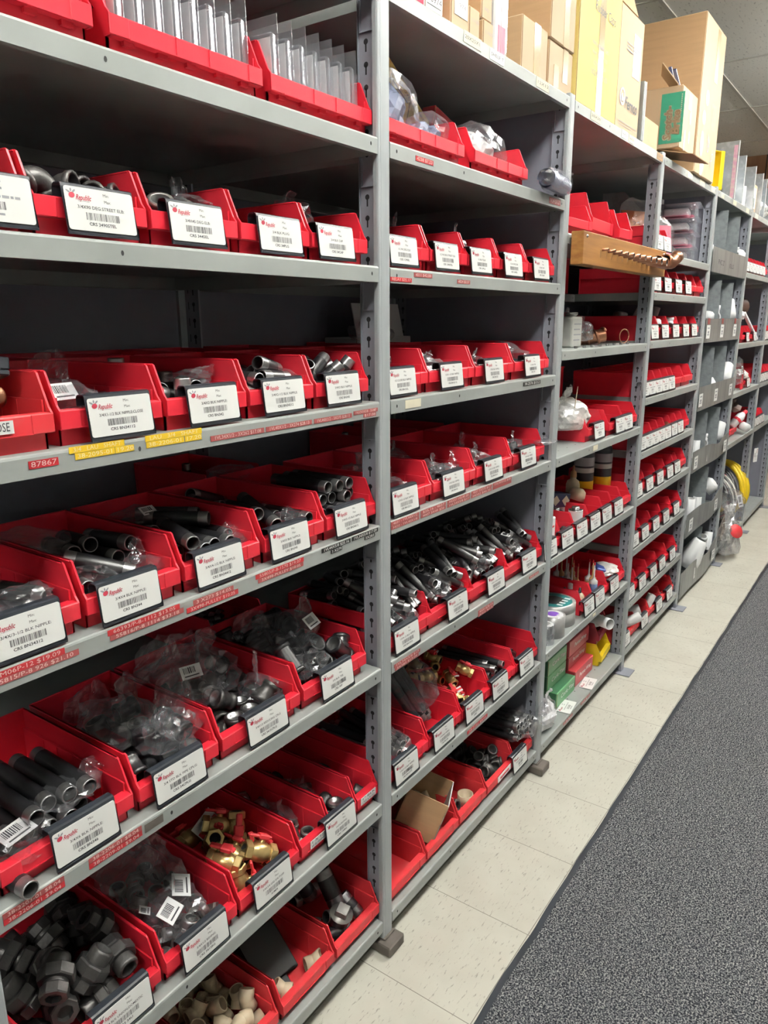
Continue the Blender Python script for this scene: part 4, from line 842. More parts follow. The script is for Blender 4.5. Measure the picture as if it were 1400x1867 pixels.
 'b3': {'h3': [-35,79,14,47,25,14,-82,20,110,14,65,31,-35,58,-66,148,14,33,43,-17,81,62,113,14,4,10,0,-98,-14,209,14,7,70,-70,7,21,159,14,37,-53,69,28,-24,132,24,34,-60,71,3,29,64,14,43,52,-35,63,-8,31,14,33,61,-62,33,83,135,14,47,2,-87,1,-63,48,14,69,-29,-37,-54,-1,187,14,33,-62,62,33,-26,99,14,23,-76,-43,-40,-68,179,16,32,45,-13,81,17,137,14,45,51,37,-62,54,35,14,52,46,55,-44,-73,97,14,96,2,9,-21,63,200,14,22,-61,-72,-19]},
 'b4': {'h3': [65,247,14,54,44,-44,54,-61,52,14,99,0,10,2,65,67,14,33,-62,62,33,-84,198,14,63,0,77,0,-4,74,14,14,62,-11,75,-30,118,14,61,-19,74,15,-2,178,14,3,76,4,-63,63,36,14,30,67,-56,36,25,87,14,62,-9,-76,-7,44,172,14,64,-7,6,75,-84,78,14,1,-29,0,-95,18,132,14,37,42,-20,79,4,247,14,45,54,-54,44,43,196,14,63,32,34,-60,63,219,14,45,54,54,-44,-61,156,14,27,-72,50,38,-14,31,14,7,70,-69,7,67,142,14,10,88,-35,27,0,221,14,7,-65,74,6,-39,73,14,6,76,7,-63,-65,102,25,24,49,10,82,-50,202,14,2,97,-18,10]},
 'b5': {'h5': [42,208,14,94,3,29,-9,87,212,14,75,0,65,0,-13,162,14,76,-4,-63,-5,10,162,14,95,2,29,-6,-87,124,14,77,0,-63,0,-43,119,14,63,-6,-76,-5,-55,198,14,87,-4,-47,-7,65,83,14,46,16,86,-9,53,143,14,63,-7,-76,-6,60,140,36,47,-7,87,4,49,230,39,87,-6,-33,34,87,202,36,87,0,-47,0,-8,109,32,63,-4,-76,-3,-64,205,34,94,4,29,-9,16,83,22,97,5,-10,-19,-24,163,33,87,-3,-47,-6,-49,159,32,2,8,99,-1,-87,221,33,62,-10,76,-12,14,103,48,49,-17,81,22,34,155,47,82,-25,46,17,18,140,51,95,3,6,26,74,226,61,94,-24,-12,14,87,87,55,84,22,-46,-12,-32,196,51,96,-1,-25,-6,-42,84,42,95,23,9,13,-68,138,52,93,4,32,-11,4,79,50,45,-16,83,23,45,84,68,83,-3,52,10,45,173,61,20,12,-94,20,3,227,43,85,-30,41,4,-39,44,45,47,-21,-61,-58,45,224,62,82,1,-50,25,1,116,73,42,25,-86,1,70,76,64,73,30,57,15,-55,76,63,91,25,18,-24,21,224,65,61,-30,72,0,12,142,82,98,-5,4,15,-43,81,90,94,11,18,22,-40,221,70,87,-3,-47,-3,19,231,86,53,-35,-76,-4,63,225,86,94,-25,-18,-7,-9,227,82,31,-30,-89,0,-66,221,64,7,-2,98,-15,-87,221,56,97,-16,10,-2,37,141,92,98,3,-3,16,-65,77,89,59,30,-73,-8]},
 'b6n': {'h9': [-23,152,14,99,0,-10,0,-67,128,14,63,0,-77,0,63,165,14,77,1,63,-2,-45,177,14,95,0,29,0,21,176,14,87,0,-47,0,42,176,20,66,-2,-73,2,-34,149,33,93,0,-34,0,-1,174,14,51,0,-85,0,-49,133,48,67,0,73,0,24,143,36,59,1,79,-1,40,127,58,94,4,28,-13,67,155,35,78,1,62,0,-67,147,36,63,0,-77,0,26,160,57,78,-9,-59,-10,1,134,36,67,-1,-73,-1,-16,176,46,51,-2,-85,1]},
 'b74': {'elb': [58,150,12,68,-18,-68,-18,-72,140,20,80,52,1,-26,-70,205,20,51,-9,44,-72,67,38,20,30,-35,-51,71,-23,82,12,68,-17,-68,-17,29,210,12,60,-36,-60,-36,2,138,23,68,47,2,-54,70,115,12,49,50,-49,50,28,89,12,30,63,-30,63,-22,155,20,31,9,60,72,-28,40,19,84,1,-52,-10,7,38,12,51,-48,-51,-48,-21,233,12,49,-49,-50,-50,11,177,12,16,68,-16,68,-59,62,21,48,48,-44,-57,60,220,23,45,-79,-36,-17,-3,85,32,95,11,-23,15,49,243,49,17,66,-1,72,-9,203,21,60,21,-41,64,37,122,23,46,25,-23,81,-75,91,23,97,-16,-15,2,71,67,27,77,17,-28,53,-50,218,23,77,-23,-40,41,-54,154,37,72,-54,-40,-8,71,183,23,7,-31,-21,-91]},
 'rear': {'h3': [-24,192,14,46,9,4,-87,-66,193,14,1,-63,1,77,18,186,14,63,5,-76,4,-26,111,14,9,24,96,-2,-46,152,14,34,-60,-64,-32,17,139,14,32,66,39,-54,-67,90,14,0,-29,0,95,66,173,14,3,10,0,-98,16,101,14,8,51,-85,5,41,173,14,2,95,5,-29,46,40,14,8,57,81,-6,34,223,33,61,-61,34,-34,52,78,17,84,8,41,-31,-1,49,14,29,-58,24,71]},
}

# ------------------------------------------------------------------ piles of fittings lying in the bins
def fill(bin_key, pile, label, cat, group, dy=0.0, mirror=False, only=None, dz=0.0, swap=None):
    t = WR[bin_key] if isinstance(bin_key, str) else bin_key
    T0 = Matrix.Translation(Vector(t.location)+Vector((0, dy, dz+LIFT.get(pile, 0))))
    if mirror: T0 = T0 @ Matrix.Diagonal((-1, 1, 1, 1)) if False else T0
    for kind, flat in PILES[pile].items():
        kk = swap or kind
        nm, fn = KINDS[kk]
        key = ('fit', kk)
        me = cmesh(key, lambda: (lambda r: r[0].mesh(nm, r[1]))(fn()))
        n = len(flat)//7
        for i in range(n):
            if only and i not in only: continue
            q = flat[i*7:i*7+7]
            o = obj(nm, me); p = Vector((q[0]/1000, q[1]/1000, q[2]/1000+.002)); qq = Quaternion([c/99 for c in q[3:]]).normalized()
            if mirror: p.x = -p.x; qq = Quaternion((qq.w, qq.x, -qq.y, -qq.z))
            o.matrix_world = T0 @ Matrix.Translation(p) @ qq.to_matrix().to_4x4()
            tag(o, label, cat, group)
LIFT = {'a32': .012, 'a33': .012, 'a34': .014, 'a41': .012, 'a42': .034, 'a43': .034, 'a44': .032, 'a45': .014, 'a51': .014, 'a54': .006, 'b5': .030, 'a21': .040, 'a22': .026, 'b6n': .01}
def F(bk, pile, noun, where, cat, **k): fill(bk, pile, noun+' '+where, cat, noun.split(' ')[-1]+'s '+where, **k)
F('a21', 'a21', 'black iron street elbow', 'in the bin carded 3/4X90 DEG STREET ELB', 'elbow')
F('a22', 'a22', 'grey zinc 45 degree elbow', 'in the bin carded 3/4X45 DEG ELB', 'elbow')
F('a23', 'a23', 'square headed iron plug', 'in the bin carded 3/4 BLK PLUG', 'plug')
F('a24', 'a66', 'small round iron cap', 'in the bin carded 3/4 BLK CAP', 'cap')
F('a31', 'a31', 'very short black nipple', 'in the bin carded 3/4X1-1/2 NIPPLE CLOSE', 'nipple')
F('a32', 'a32', 'short threaded black nipple', 'in the bin carded 3/4X2 BLK NIPPLE', 'nipple', dz=.006)
F('a33', 'a33', 'short threaded black nipple', 'in the bin carded 3/4X2-1/2 BLK NIPPLE', 'nipple', dz=.006)
F('a34', 'a34', 'threaded black nipple', 'in the bin carded 3/4X3 BLK NIPPLE', 'nipple')
F('a41', 'a41', 'black nipple', 'in the bin carded 3/4X/3-1/2 at the left edge', 'nipple')
F('a42', 'a42', 'black nipple with bare threads', 'in the bin carded 3/4X4 BLK NIPPLE', 'nipple')
F('a43', 'a43', 'black nipple with bare threads', 'in the bin carded 3/4X4-1/2 BLK NIPPLE', 'nipple')
F('a44', 'a44', 'black nipple with bare threads', 'in the bin carded 3/4X5 BLK NIPPLE', 'nipple')
F('a52', 'a52', 'black pipe coupling', 'in the bin carded 3/4 STD BLK PIPE CPLG', 'coupling')
F('a53', 'a53', 'stepped iron reducing coupling', 'in the bin carded 3/4X1/2 REDUCING CPLG', 'coupling')
F('a54', 'a54', 'black pipe tee', 'in the bin carded 3/4 BLK TEE', 'tee')
F('a61', 'a61', 'dark iron pipe union with octagonal nut', 'in the lower left union bin', 'union')
F('a62', 'a62', 'small zinc bushing', 'in the bin carded 3/4X1/2 BSHNG', 'bushing')
F('a64', 'a64', 'small hexagon bushing', 'in the narrow bin stickered HI BUSHING', 'bushing')
F('a65', 'a65', 'small stepped coupling', 'in the narrow bin carded 1X3/4 BSHNG', 'coupling')
F('a66', 'a66', 'round iron cap', 'in the narrow bin stickered CAPS & PLUGS', 'cap')
F('a71', 'a71', 'beige plastic elbow', 'heaped in the bottom shelf bin at the left', 'elbow')
for i in range(1, 6): F('b2%d' % i, 'b2', ['black iron elbow', 'black iron elbow', 'small iron plug', 'black iron elbow', 'small iron cap'][i-1], 'in the %s bin of the shelf taped RELAY' % nth[i-1], ['elbow', 'elbow', 'plug', 'elbow', 'cap'][i-1], mirror=i % 2 == 0, swap=[None, None, 'plug', 'elbh', 'cap'][i-1], dz=.018)
for i in range(1, 5): F('b3%d' % i, 'b3', ['tiny close nipple', 'short thin nipple', 'short thin nipple', 'small iron tee'][i-1], 'in the %s bin of the black taped shelf' % nth[i-1], ['nipple', 'nipple', 'nipple', 'tee'][i-1], mirror=i % 2 == 0, swap=[None, None, None, 'cpl'][i-1], dz=.010)
for i in range(1, 5): F('b4%d' % i, 'b4', 'thin black nipple', 'in the %s bin of the middle shelf right of the nearest post' % nth[i-1], 'nipple', mirror=i % 2 == 0, dz=.012)
for i in range(1, 5): F('b5%d' % i, 'b5', 'long thin black nipple', 'heaped in the %s bin of the overfull shelf' % nth[i-1], 'nipple', mirror=i % 2 == 0, dz=.010)
F('b61', 'b6n', 'long thin grey pipe', 'in the first bin of the tagged valve shelf', 'pipe', swap='h9')
F('b64', 'b6n', 'long thin black pipe', 'in the fourth bin of the tagged valve shelf', 'pipe', swap='h9', mirror=True)
F('b65', 'b3', 'small black nipple', 'in the fifth bin of the tagged valve shelf', 'nipple')
F('b74', 'b74', 'rounded black elbow', 'in the bottom shelf bin with the white sticker', 'elbow', dz=.012)

def lay(kind, x, y, z, rz=0, rx=0, ry=0, label='', cat='nipple', group=None, s=1):
    nm, fn = KINDS[kind]; me = cmesh(('fit', kind), lambda: (lambda r: r[0].mesh(nm, r[1]))(fn()))
    o = obj(nm, me, None, (x, y, z), (rx, ry, rz)); o.scale = (s, s, s); tag(o, label, cat, group); return o
rj = random.Random(5)
def stack(bk, rows, noun, where, kind, r=.0140, z0=.018, y0=.105, skew=0.0):
    p = WR[bk].location
    for ly, (n, xs) in enumerate(rows):
        for i in range(n):
            lay(kind, p.x+xs+i*2.08*r, p.y+y0+rj.uniform(-.012, .010)+.006*ly, p.z+z0+ly*1.78*r, rz=skew+rj.uniform(-.03, .03), rx=rj.uniform(-.01, .02), label=noun+' '+where, cat='nipple', group=noun+'s '+where)
stack('a45', ((5, -.062), (4, -.047), (5, -.060), (3, -.020)), 'long black nipple', 'in the bin carded 3/4X5-1/2 beside the nearest post', 'n6')
stack('a51', ((6, -.085), (5, -.072), (4, -.030)), 'long black nipple', 'in the bin carded 3/4X6 BLK NIPPLE', 'n6', z0=.022)
lay('n6', -.850, -.008+.075, S[5]+.0140, .06, label='loose black nipple lying on the shelf left of the 3/4X6 bin', s=1.0)
for o in [o for o in bpy.data.objects if False]: pass
# the bottom shelf bin beside the nearest foot: upright nipples, a plug, short pieces
Z7 = S[7]+.004
for i, (x, y, z, rx, ry, k, s) in enumerate(((-.085, .115, .075, .95, .1, 'n1h', 1.05), (-.130, .160, .090, 1.2, -.3, 'n1h', .95), (-.165, .12, .03, .1, .2, 'n1h', .8), (-.060, .07, .030, .9, .6, 'n2', 1.2), (-.110, .075, .030, .5, -.5, 'n2', 1.2), (-.150, .055, .020, .0, .3, 'n3', 1.2), (-.10, .18, .03, .2, 1.0, 'n1h', .9), (-.15, .21, .035, .0, .2, 'n1h', .9))):
    lay(k, x, y, Z7+z+.012, rx=rx, ry=ry, rz=.25*i, s=s, label='thick black nipple jumbled in the bin beside the nearest foot', group='thick black nipples beside the nearest foot')
me = cmesh(('fit', 'bigplug'), lambda: (lambda r: r[0].mesh('pipe_plug', r[1]))(F_plug('galv', .0150)))
o = obj('pipe_plug', me, None, (-.120, .052, Z7+.062), (.30, -.1, .3)); o.scale = (1.7,)*3; tag(o, 'grey plug with square head in the bin beside the nearest foot', 'plug')
# black square box and two beige elbows in the neighbouring bin
sb = thing('junction_cover', 'black square plastic cover tilted in the bin beside the beige elbows', 'cover', (-.295, .130, S[7]+.050), (radians(38), radians(-6), radians(-12)))
mb = MB(); mb.prism([(-.052, -.01), (.052, -.01), (.045, .022), (-.045, .022)], -.052, .052, 'y'); mb.rbox(-.058, .058, -.058, .058, -.020, -.010, .002)
obj('cover', mb.mesh('cover', 'dark'), sb); obj('spout', MB().rbox(-.022, .022, -.082, -.054, -.018, .002, .002).mesh('spout', 'blk'), sb)
lay('cpvc', -.228, .050, S[7]+.022, rz=-.5, rx=.3, label='beige plastic elbow lying alone near the right front of its bin', cat='elbow', s=1.1)
lay('cpvc', -.318, .050, S[7]+.022, rz=2.2, rx=.2, label='beige plastic elbow in the front left corner beside the square cover', cat='elbow', s=1.1)
# things resting in the 3/4 X CLOSE bin
ring = MB(); ring.lathe([(.036, -.014), (.0365, -.009), (.0345, -.009), (.0345, -.004), (.0365, -.004), (.0365, .001), (.0345, .001), (.0345, .006), (.0365, .006), (.036, .014), (.031, .014), (.030, -.014)], 28, 0, closed=True)
tag(obj('threaded_ring', ring.mesh('threaded_ring', 'thread'), None, (-.815, .065, S[3]+.042), (radians(25), radians(10), 0)), 'large bare threaded ring in the 3/4 X CLOSE bin', 'ring')
tag(obj('brass_cap_fitting', MB().lathe([(0, .006), (.013, .006), (.0145, .003), (.0145, -.014), (.0, -.014)], 18, 0).mesh('brass_cap_fitting', 'cork'), None, (-.752, .095, S[3]+.066), (radians(70), 0, radians(-30))), 'dull brass cap under the black tray at the left edge', 'cap')
tr = MB(); tr.rbox(-.06, .06, -.045, .045, -.008, .0, .002); tr.rbox(-.06, .06, -.045, -.041, 0, .016, .0015); tr.rbox(.056, .06, -.045, .045, 0, .016, .0015); tr.rbox(-.06, .06, .041, .045, 0, .016, .0015)
for k in range(6): tr.box(-.05+k*.018, -.042+k*.018, -.0465, -.045, -.003, .010)
tag(obj('plastic_tray', tr.mesh('plastic_tray', 'black'), None, (-.800, .110, S[3]+.100), (radians(-12), radians(8), radians(-8))), 'black plastic tray lying on top of the 3/4 X CLOSE bin', 'tray')

# brass gas shutoffs with red handles
rr = random.Random(3); bx_ = WR['a63'].location
for i, (x, y, z, a, b, c) in enumerate(((.015, .045, .050, .5, .3, 1.2), (.028, .125, .060, 1.1, .2, -.6), (-.022, .085, .050, .2, .9, .4), (.040, .075, .020, .3, 1.5, .2), (-.045, .040, .022, 1.4, .2, .9), (-.025, .135, .058, .9, -.4, 2.2), (-.050, .105, .022, 0, .6, 1.5), (.045, .150, .022, .4, .2, 2.6), (.01, .095, .030, 1.2, .5, .3), (-.055, .07, .062, .2, .1, .5), (.005, .150, .070, .3, .5, 1.0), (0, .170, .026, 1.2, .5, .3), (-.04, .19, .05, .2, 1.2, 1.8))):
    valve(Matrix.Translation(bx_+Vector((x, y, z+.018))) @ Euler((a, b, c)).to_matrix().to_4x4(), 'brass ball valve with red handle in the GAS SHUTOFF bin', 'brass valves in the GAS SHUTOFF bin', s=1.12)
bx_ = WR['b63'].location
for i in range(13):
    x = rr.uniform(-.055, .055); y = .035+.018*i+rr.uniform(-.01, .01)
    valve(Matrix.Translation(bx_+Vector((x, y, .045+.024*(i % 3)+.002*i))) @ Euler((rr.uniform(-.6, .6), rr.uniform(-.8, .8), rr.uniform(-1.2, 1.2))).to_matrix().to_4x4(), 'brass valve wrapped in a white and red tag, right of the nearest post', 'tagged brass valves', s=.85, tagged=True)
# tag hanging among the shutoffs
tg = MB(); tg.box(-.032, .032, -.016, .016, 0, .0008, 0); tg.box(-.030, .030, -.016, -.002, .0008, .0010, 1)
vs_, fs_ = text2d('GAS VALVE', .010); tg.add([(a*.9, b-.0088, .0012) for a, b in vs_], fs_, 0)
tag(obj('product_tag', tg.mesh('product_tag', ['white', 'redlow']), None, (-.385, .190, S[6]+.092), (radians(40), radians(-10), radians(15))), 'white and red product tag lying on the brass valves', 'tag')

# ------------------------------------------------------------------ clear bags
def bag_mb(seed, sx, sy, sz, amp=.55, flaps=(), sub=3, mi=0):
    bm = bmesh.new(); bmesh.ops.create_icosphere(bm, subdivisions=sub, radius=1); off = Vector((seed*3.17, seed*1.3, seed*.71)); mb = MB()
    for v in bm.verts:
        d = v.co.normalized(); n1 = noise.noise(d*1.7+off); n2 = 1-2*abs(noise.noise(d*3.3+off*2)); n3 = 1-2*abs(noise.noise(d*8+off*3))
        r = 1+amp*(.60*n1+.42*(n2-.4)+.05*(n3-.4)); z = d.z*r
        if z < -.55: z = -.55+(z+.55)*.25
        v.co = Vector((d.x*r*sx, d.y*r*sy, z*sz))
    bm.verts.index_update(); mb.add([v.co.copy() for v in bm.verts], [[v.index for v in f.verts] for f in bm.faces], mi, False); bm.free()
    for (x, y, z, w_, h_, lean, az) in flaps:
        n = 16; o = Vector((seed*2.3, x*40, y*40)); vv = []
        T = Matrix.Translation((x, y, z)) @ Matrix.Rotation(az, 4, 'Z') @ Matrix.Rotation(lean, 4, 'X')
        for i in range(n+1):
            for j in range(n+1):
                u = i/n-.5; t_ = j/n; ww = w_*(1-.45*t_*(1 if u > 0 else .4))
                p = Vector((u*ww, 0, t_*h_*(1-.5*abs(u)*(1 if u < 0 else .3))))
                p.y = .18*w_*noise.noise(Vector((u*3, t_*2.5, 0))+o)+.07*w_*(1-2*abs(noise.noise(Vector((u*7, t_*5, 2))+o)))
                vv.append(p)
        mb.add(vv, [(i*(n+1)+j, i*(n+1)+j+1, (i+1)*(n+1)+j+1, (i+1)*(n+1)+j) for i in range(n) for j in range(n)], mi, False, T)
    return mb
def bag(seed, x, y, z, sx, sy, sz, label, flaps=(), amp=.55, m='bag', rz=0.0, cat='bag', stickers=(), sub=3, inner=None):
    mb = bag_mb(seed, sx, sy, sz, amp, flaps, sub)
    o = obj('plastic_bag', mb.mesh('plastic_bag', m), None, (x, y, z), (0, 0, rz)); tag(o, label, cat)
    if inner: obj('contents', bag_mb(seed+7, sx*.72, sy*.7, sz*.75, .5, (), 3).mesh('contents', inner), o, (.0, .01, -.004))
    for (a, b, c, rx, ry, rz_, w_, h_) in stickers:
        q = MB(); q.box(-w_/2, w_/2, -h_/2, h_/2, 0, .0006, 0); xx = -w_*.36
        while xx < w_*.2: l = rr.choice((.0008, .0014, .0022)); q.box(xx, xx+l, -h_*.1, h_*.36, .0006, .0009, 1); xx += l+.0014
        q.box(-w_*.36, w_*.34, -h_*.34, -h_*.26, .0006, .0009, 1)
        obj('barcode_sticker', q.mesh('barcode_sticker', ['white', 'ink']), o, (a, b, c), (rx, ry, rz_))
    return o
B_ = lambda k: WR[k].location
def bb(seed, key, dx, dy, dz, sx, sy, sz, label, **k): p = B_(key); return bag(seed, p.x+dx, p.y+dy, p.z+dz, sx, sy, sz, label, **k)
bb(1, 'a20', .01, .05, .085, .05, .05, .05, 'clear bag bulging from the bin cut by the left edge', flaps=((0, 0, .03, .06, .06, .2, .3),))
bb(2, 'a22', .045, .07, .066, .035, .04, .02, 'small clear bag poking up beside the 45 degree elbows', flaps=((0, 0, .0, .06, .055, -.3, .4),))
bb(3, 'a24', -.02, .10, .085, .04, .04, .03, 'clear bag behind the 3/4 BLK CAP card', flaps=((0, .01, .0, .06, .05, .2, .1),))
bb(4, 'a23', -.01, .14, .055, .05, .05, .025, 'dim clear bag in the plug bin')
bb(5, 'a31', -.02, .10, .046, .055, .06, .032, 'clear bag with barcode slips in the close nipple bin', flaps=((-.01, .0, .02, .07, .06, .3, -.2),), stickers=((-.012, -.035, .020, 1.0, 0, .2, .045, .026),))
bb(6, 'a32', .045, .09, .070, .03, .04, .012, 'flat clear bag right of the 3/4X2 nipples', flaps=((.0, -.02, .0, .07, .03, 1.0, .2),))
bb(7, 'a33', -.055, .07, .060, .022, .025, .022, 'crinkled clear bag around the left 3/4X2-1/2 nipple')
bb(8, 'a33', .055, .05, .055, .025, .03, .018, 'crinkled clear bag right of the 3/4X2-1/2 nipples')
bb(9, 'a34', -.05, .12, .055, .05, .05, .02, 'clear bag behind the 3/4X3 nipples')
bb(10, 'a42', -.038, .045, .052, .034, .026, .022, 'bright crumpled bag at the front of the 3/4X4 bin', amp=.8)
bb(11, 'a42', .050, .050, .050, .035, .03, .016, 'clear bag right of the leading 3/4X4 nipple', flaps=((.01, .01, .0, .05, .045, -.2, .5),))
bb(12, 'a42', -.045, .21, .082, .055, .07, .02, 'long flat clear bag at the back of the 3/4X4 bin')
bb(13, 'a43', .052, .050, .050, .030, .03, .014, 'flat clear bag right of the 3/4X4-1/2 nipples', flaps=((.02, -.01, .01, .06, .03, -.9, .2),))
bb(14, 'a43', .0, .22, .080, .05, .04, .016, 'clear bag with a slip behind the 3/4X4-1/2 nipples', stickers=((0, -.03, .014, .6, 0, 0, .03, .02),))
bb(15, 'a44', .040, .05, .052, .03, .03, .014, 'flat clear bag beside the two 3/4X5 nipples', flaps=((.0, -.01, .0, .05, .03, -.8, .2),))
bb(16, 'a41', .03, .05, .060, .04, .03, .014, 'clear film over the nipples in the bin at the left edge')
bb(17, 'a51', -.06, .035, .045, .045, .035, .026, 'crumpled bag end hanging over the front of the 3/4X6 bin', amp=.7, stickers=((-.0, .0, .022, .3, 0, .2, .05, .03),))
bb(18, 'a51', .03, .06, .068, .05, .035, .014, 'clear sleeve around the front ends of the 3/4X6 nipples', flaps=((.05, 0, 0, .05, .03, -.3, .3),))
bb(19, 'a52', -.01, .15, .080, .065, .075, .032, 'clear bag of couplings heaped at the back of its bin', flaps=((-.03, .03, .01, .09, .08, .3, -.4), (.03, .0, .01, .09, .07, -.1, .5)))
bb(20, 'a52', .03, .055, .075, .055, .040, .028, 'shiny white crumpled bag at the front of the coupling bin', amp=.8, flaps=((.02, -.01, .0, .10, .07, -.9, .2), (.03, .02, .01, .08, .085, -.1, -.3)))
bb(21, 'a53', -.03, .17, .090, .085, .085, .045, 'large clear bag standing over the reducing couplings', flaps=((-.06, .0, .01, .10, .10, .1, -.5), (.04, -.03, .0, .11, .09, -.2, .5), (.0, .04, .01, .12, .08, .4, 0)), stickers=((-.03, -.05, .035, .9, 0, -.3, .04, .025),))
bb(22, 'a53', .06, .07, .055, .035, .04, .025, 'clear bag corner beside the stacked reducing couplings', flaps=((.0, .0, .0, .07, .08, .0, .9),))
bb(23, 'a54', .0, .15, .092, .085, .080, .036, 'clear bag full of black tees', flaps=((-.07, .02, .01, .09, .07, .2, -.5), (.06, -.02, .0, .09, .08, -.1, .3)), stickers=((.035, -.055, .032, .8, 0, .2, .045, .03),))
bb(24, 'a54', -.025, .045, .060, .045, .028, .026, 'white crumpled bag at the front left of the tee bin', amp=.8)
bb(25, 'a62', -.01, .16, .085, .065, .080, .045, 'tall loose clear bag standing in the 3/4X1/2 bushing bin', flaps=((.0, .03, .02, .10, .10, .2, -.3), (.04, -.01, .02, .09, .09, -.2, .5)), amp=.7)
bb(26, 'a62', -.01, .065, .060, .060, .045, .028, 'clear bags with white barcode labels in the bushing bin', amp=.6, stickers=((-.020, -.018, .030, .5, .1, .5, .052, .034), (.030, .012, .034, .3, -.1, .9, .052, .034), (-.045, .02, .03, .4, .3, .9, .03, .02)))
bb(27, 'a64', .0, .12, .045, .030, .05, .022, 'clear bag deep in the HI BUSHING bin', flaps=((.0, -.02, .0, .03, .05, .0, .3),))
bb(28, 'a65', .0, .14, .045, .028, .05, .020, 'clear bag deep in the narrow carded bushing bin', flaps=((.0, -.02, .0, .03, .045, .0, .3),))
bb(29, 'b11', -.040, .085, .090, .095, .065, .075, 'clear bag of blue-grey sleeves in the wide bin right of the nearest post', amp=.40, inner='sleeve', flaps=((.04, -.03, .02, .12, .07, -.6, .3),))
bb(30, 'b11', .075, .055, .062, .062, .045, .042, 'shiny clear bag with a dark ring opening, wide bin', amp=.4, inner='sleeve')
bb(31, 'b12', .0, .09, .075, .11, .07, .062, 'clear bag with white papers in the wide bin beside the roll', amp=.40, inner='white', flaps=((.03, -.02, .02, .14, .06, -.5, .15),))
bb(32, 'b21', -.05, .05, .060, .02, .03, .018, 'small white bag in the first bin of the shelf taped RELAY', m='bagmilk')
bb(33, 'b23', -.045, .06, .065, .030, .035, .022, 'clear bag with a barcode slip in the third bin of the RELAY shelf', flaps=((-.01, .0, .0, .03, .06, .2, .3),), stickers=((0, -.01, .018, .8, 0, .3, .03, .02),))
bb(34, 'b22', .0, .15, .085, .03, .03, .02, 'clear film tip rising behind the second bin of the RELAY shelf', flaps=((0, .0, .0, .04, .06, .1, .3),))
for i, (k, dx, dy, dz, s, t_) in enumerate((('b31', -.02, .05, .045, .4, 'first'), ('b32', -.03, .07, .050, .6, 'second'), ('b33', .02, .08, .050, .4, 'third'), ('b34', -.02, .08, .060, .75, 'fourth'), ('b32', .04, .10, .050, .4, 'far side of the second'))):
    bb(40+i, k, dx, dy, dz, .09*s, .08*s, .045*s, 'crinkled clear bag in the %s bin of the black taped shelf' % t_, amp=.7, flaps=((.0, -.01, .01, .05, .03, .2, .4),), stickers=((.0, 0, .02, .4, .2, .5, .03, .02),) if i in (3,) else ())
bag(46, .53, .42, S[3]+.125, .07, .06, .035, 'dim heap of clear bags behind the black taped shelf bins')
for i, (k, dx, dy, dz, s, t_) in enumerate((('b41', -.02, .06, .045, .7, 'first'), ('b42', -.03, .06, .048, .8, 'second'), ('b42', .05, .05, .045, .45, 'right side of the second'), ('b43', -.03, .06, .048, .75, 'third'), ('b43', .04, .14, .060, .4, 'back of the third'), ('b44', -.02, .06, .050, .6, 'fourth'), ('b41', .03, .18, .060, .6, 'back of the first'), ('b42', .0, .20, .065, .7, 'back of the second'))):
    bb(50+i, k, dx, dy, dz, .075*s, .07*s, .042*s, 'clear bag of thin nipples, %s bin below the black tape' % t_, amp=.75, flaps=((.01, -.01, .01, .055, .045, .0, .3),))
bag(59, .89, .02, 1.155, .055, .03, .010, 'thin clear bag tail hanging past the second post', flaps=((.0, 0, .0, .10, .02, .2, .1),), amp=.3)
for i, (k, dx, dy, dz, s, t_) in enumerate((('b51', .02, .05, .050, .9, 'first'), ('b51', .06, .11, .085, .7, 'rear of the first'), ('b52', -.02, .06, .075, 1.0, 'second'), ('b52', .05, .10, .090, .8, 'right of the second'), ('b53', -.02, .07, .085, 1.0, 'third'), ('b53', .05, .12, .100, .8, 'rear of the third'), ('b54', -.02, .06, .080, .9, 'fourth'), ('b54', .03, .15, .105, .8, 'rear of the fourth'), ('b52', -.03, .16, .100, .8, 'rear left of the second'))):
    bb(60+i, k, dx, dy, dz, .060*s, .045*s, .030*s, 'shiny bag of black pipes, %s bin of the overfull shelf' % t_, amp=.85, flaps=((.0, -.01, .0, .07, .045, -.5, .3),), stickers=((.0, .0, .035, .2, .1, .3, .05, .028),) if i in (1, 4, 6) else ())
bb(72, 'b61', -.01, .06, .062, .06, .05, .03, 'clear bag of threaded pipe ends, first bin of the tagged valve shelf', amp=.6, flaps=((.0, 0, .01, .07, .05, .0, .3),), stickers=((-.04, -.03, .012, .9, 0, .5, .05, .016),))
# leaning steel rods in clear sleeves (second bin of the valve shelf)
p = B_('b62')
for i in range(9):
    x = -.045+.011*i; o = lay('h9', p.x+x*.8-.012, p.y+.125+.006*(i % 3), p.z+.125+.010*(i % 2), rz=.30-.02*i, rx=.95, label='long steel rod in a clear sleeve leaning out of the second bin', cat='rod', group='rods leaning in the second bin')
bag(74, p.x-.01, p.y+.13, p.z+.13, .050, .100, .085, 'clear sleeve around the leaning steel rods', amp=.35)
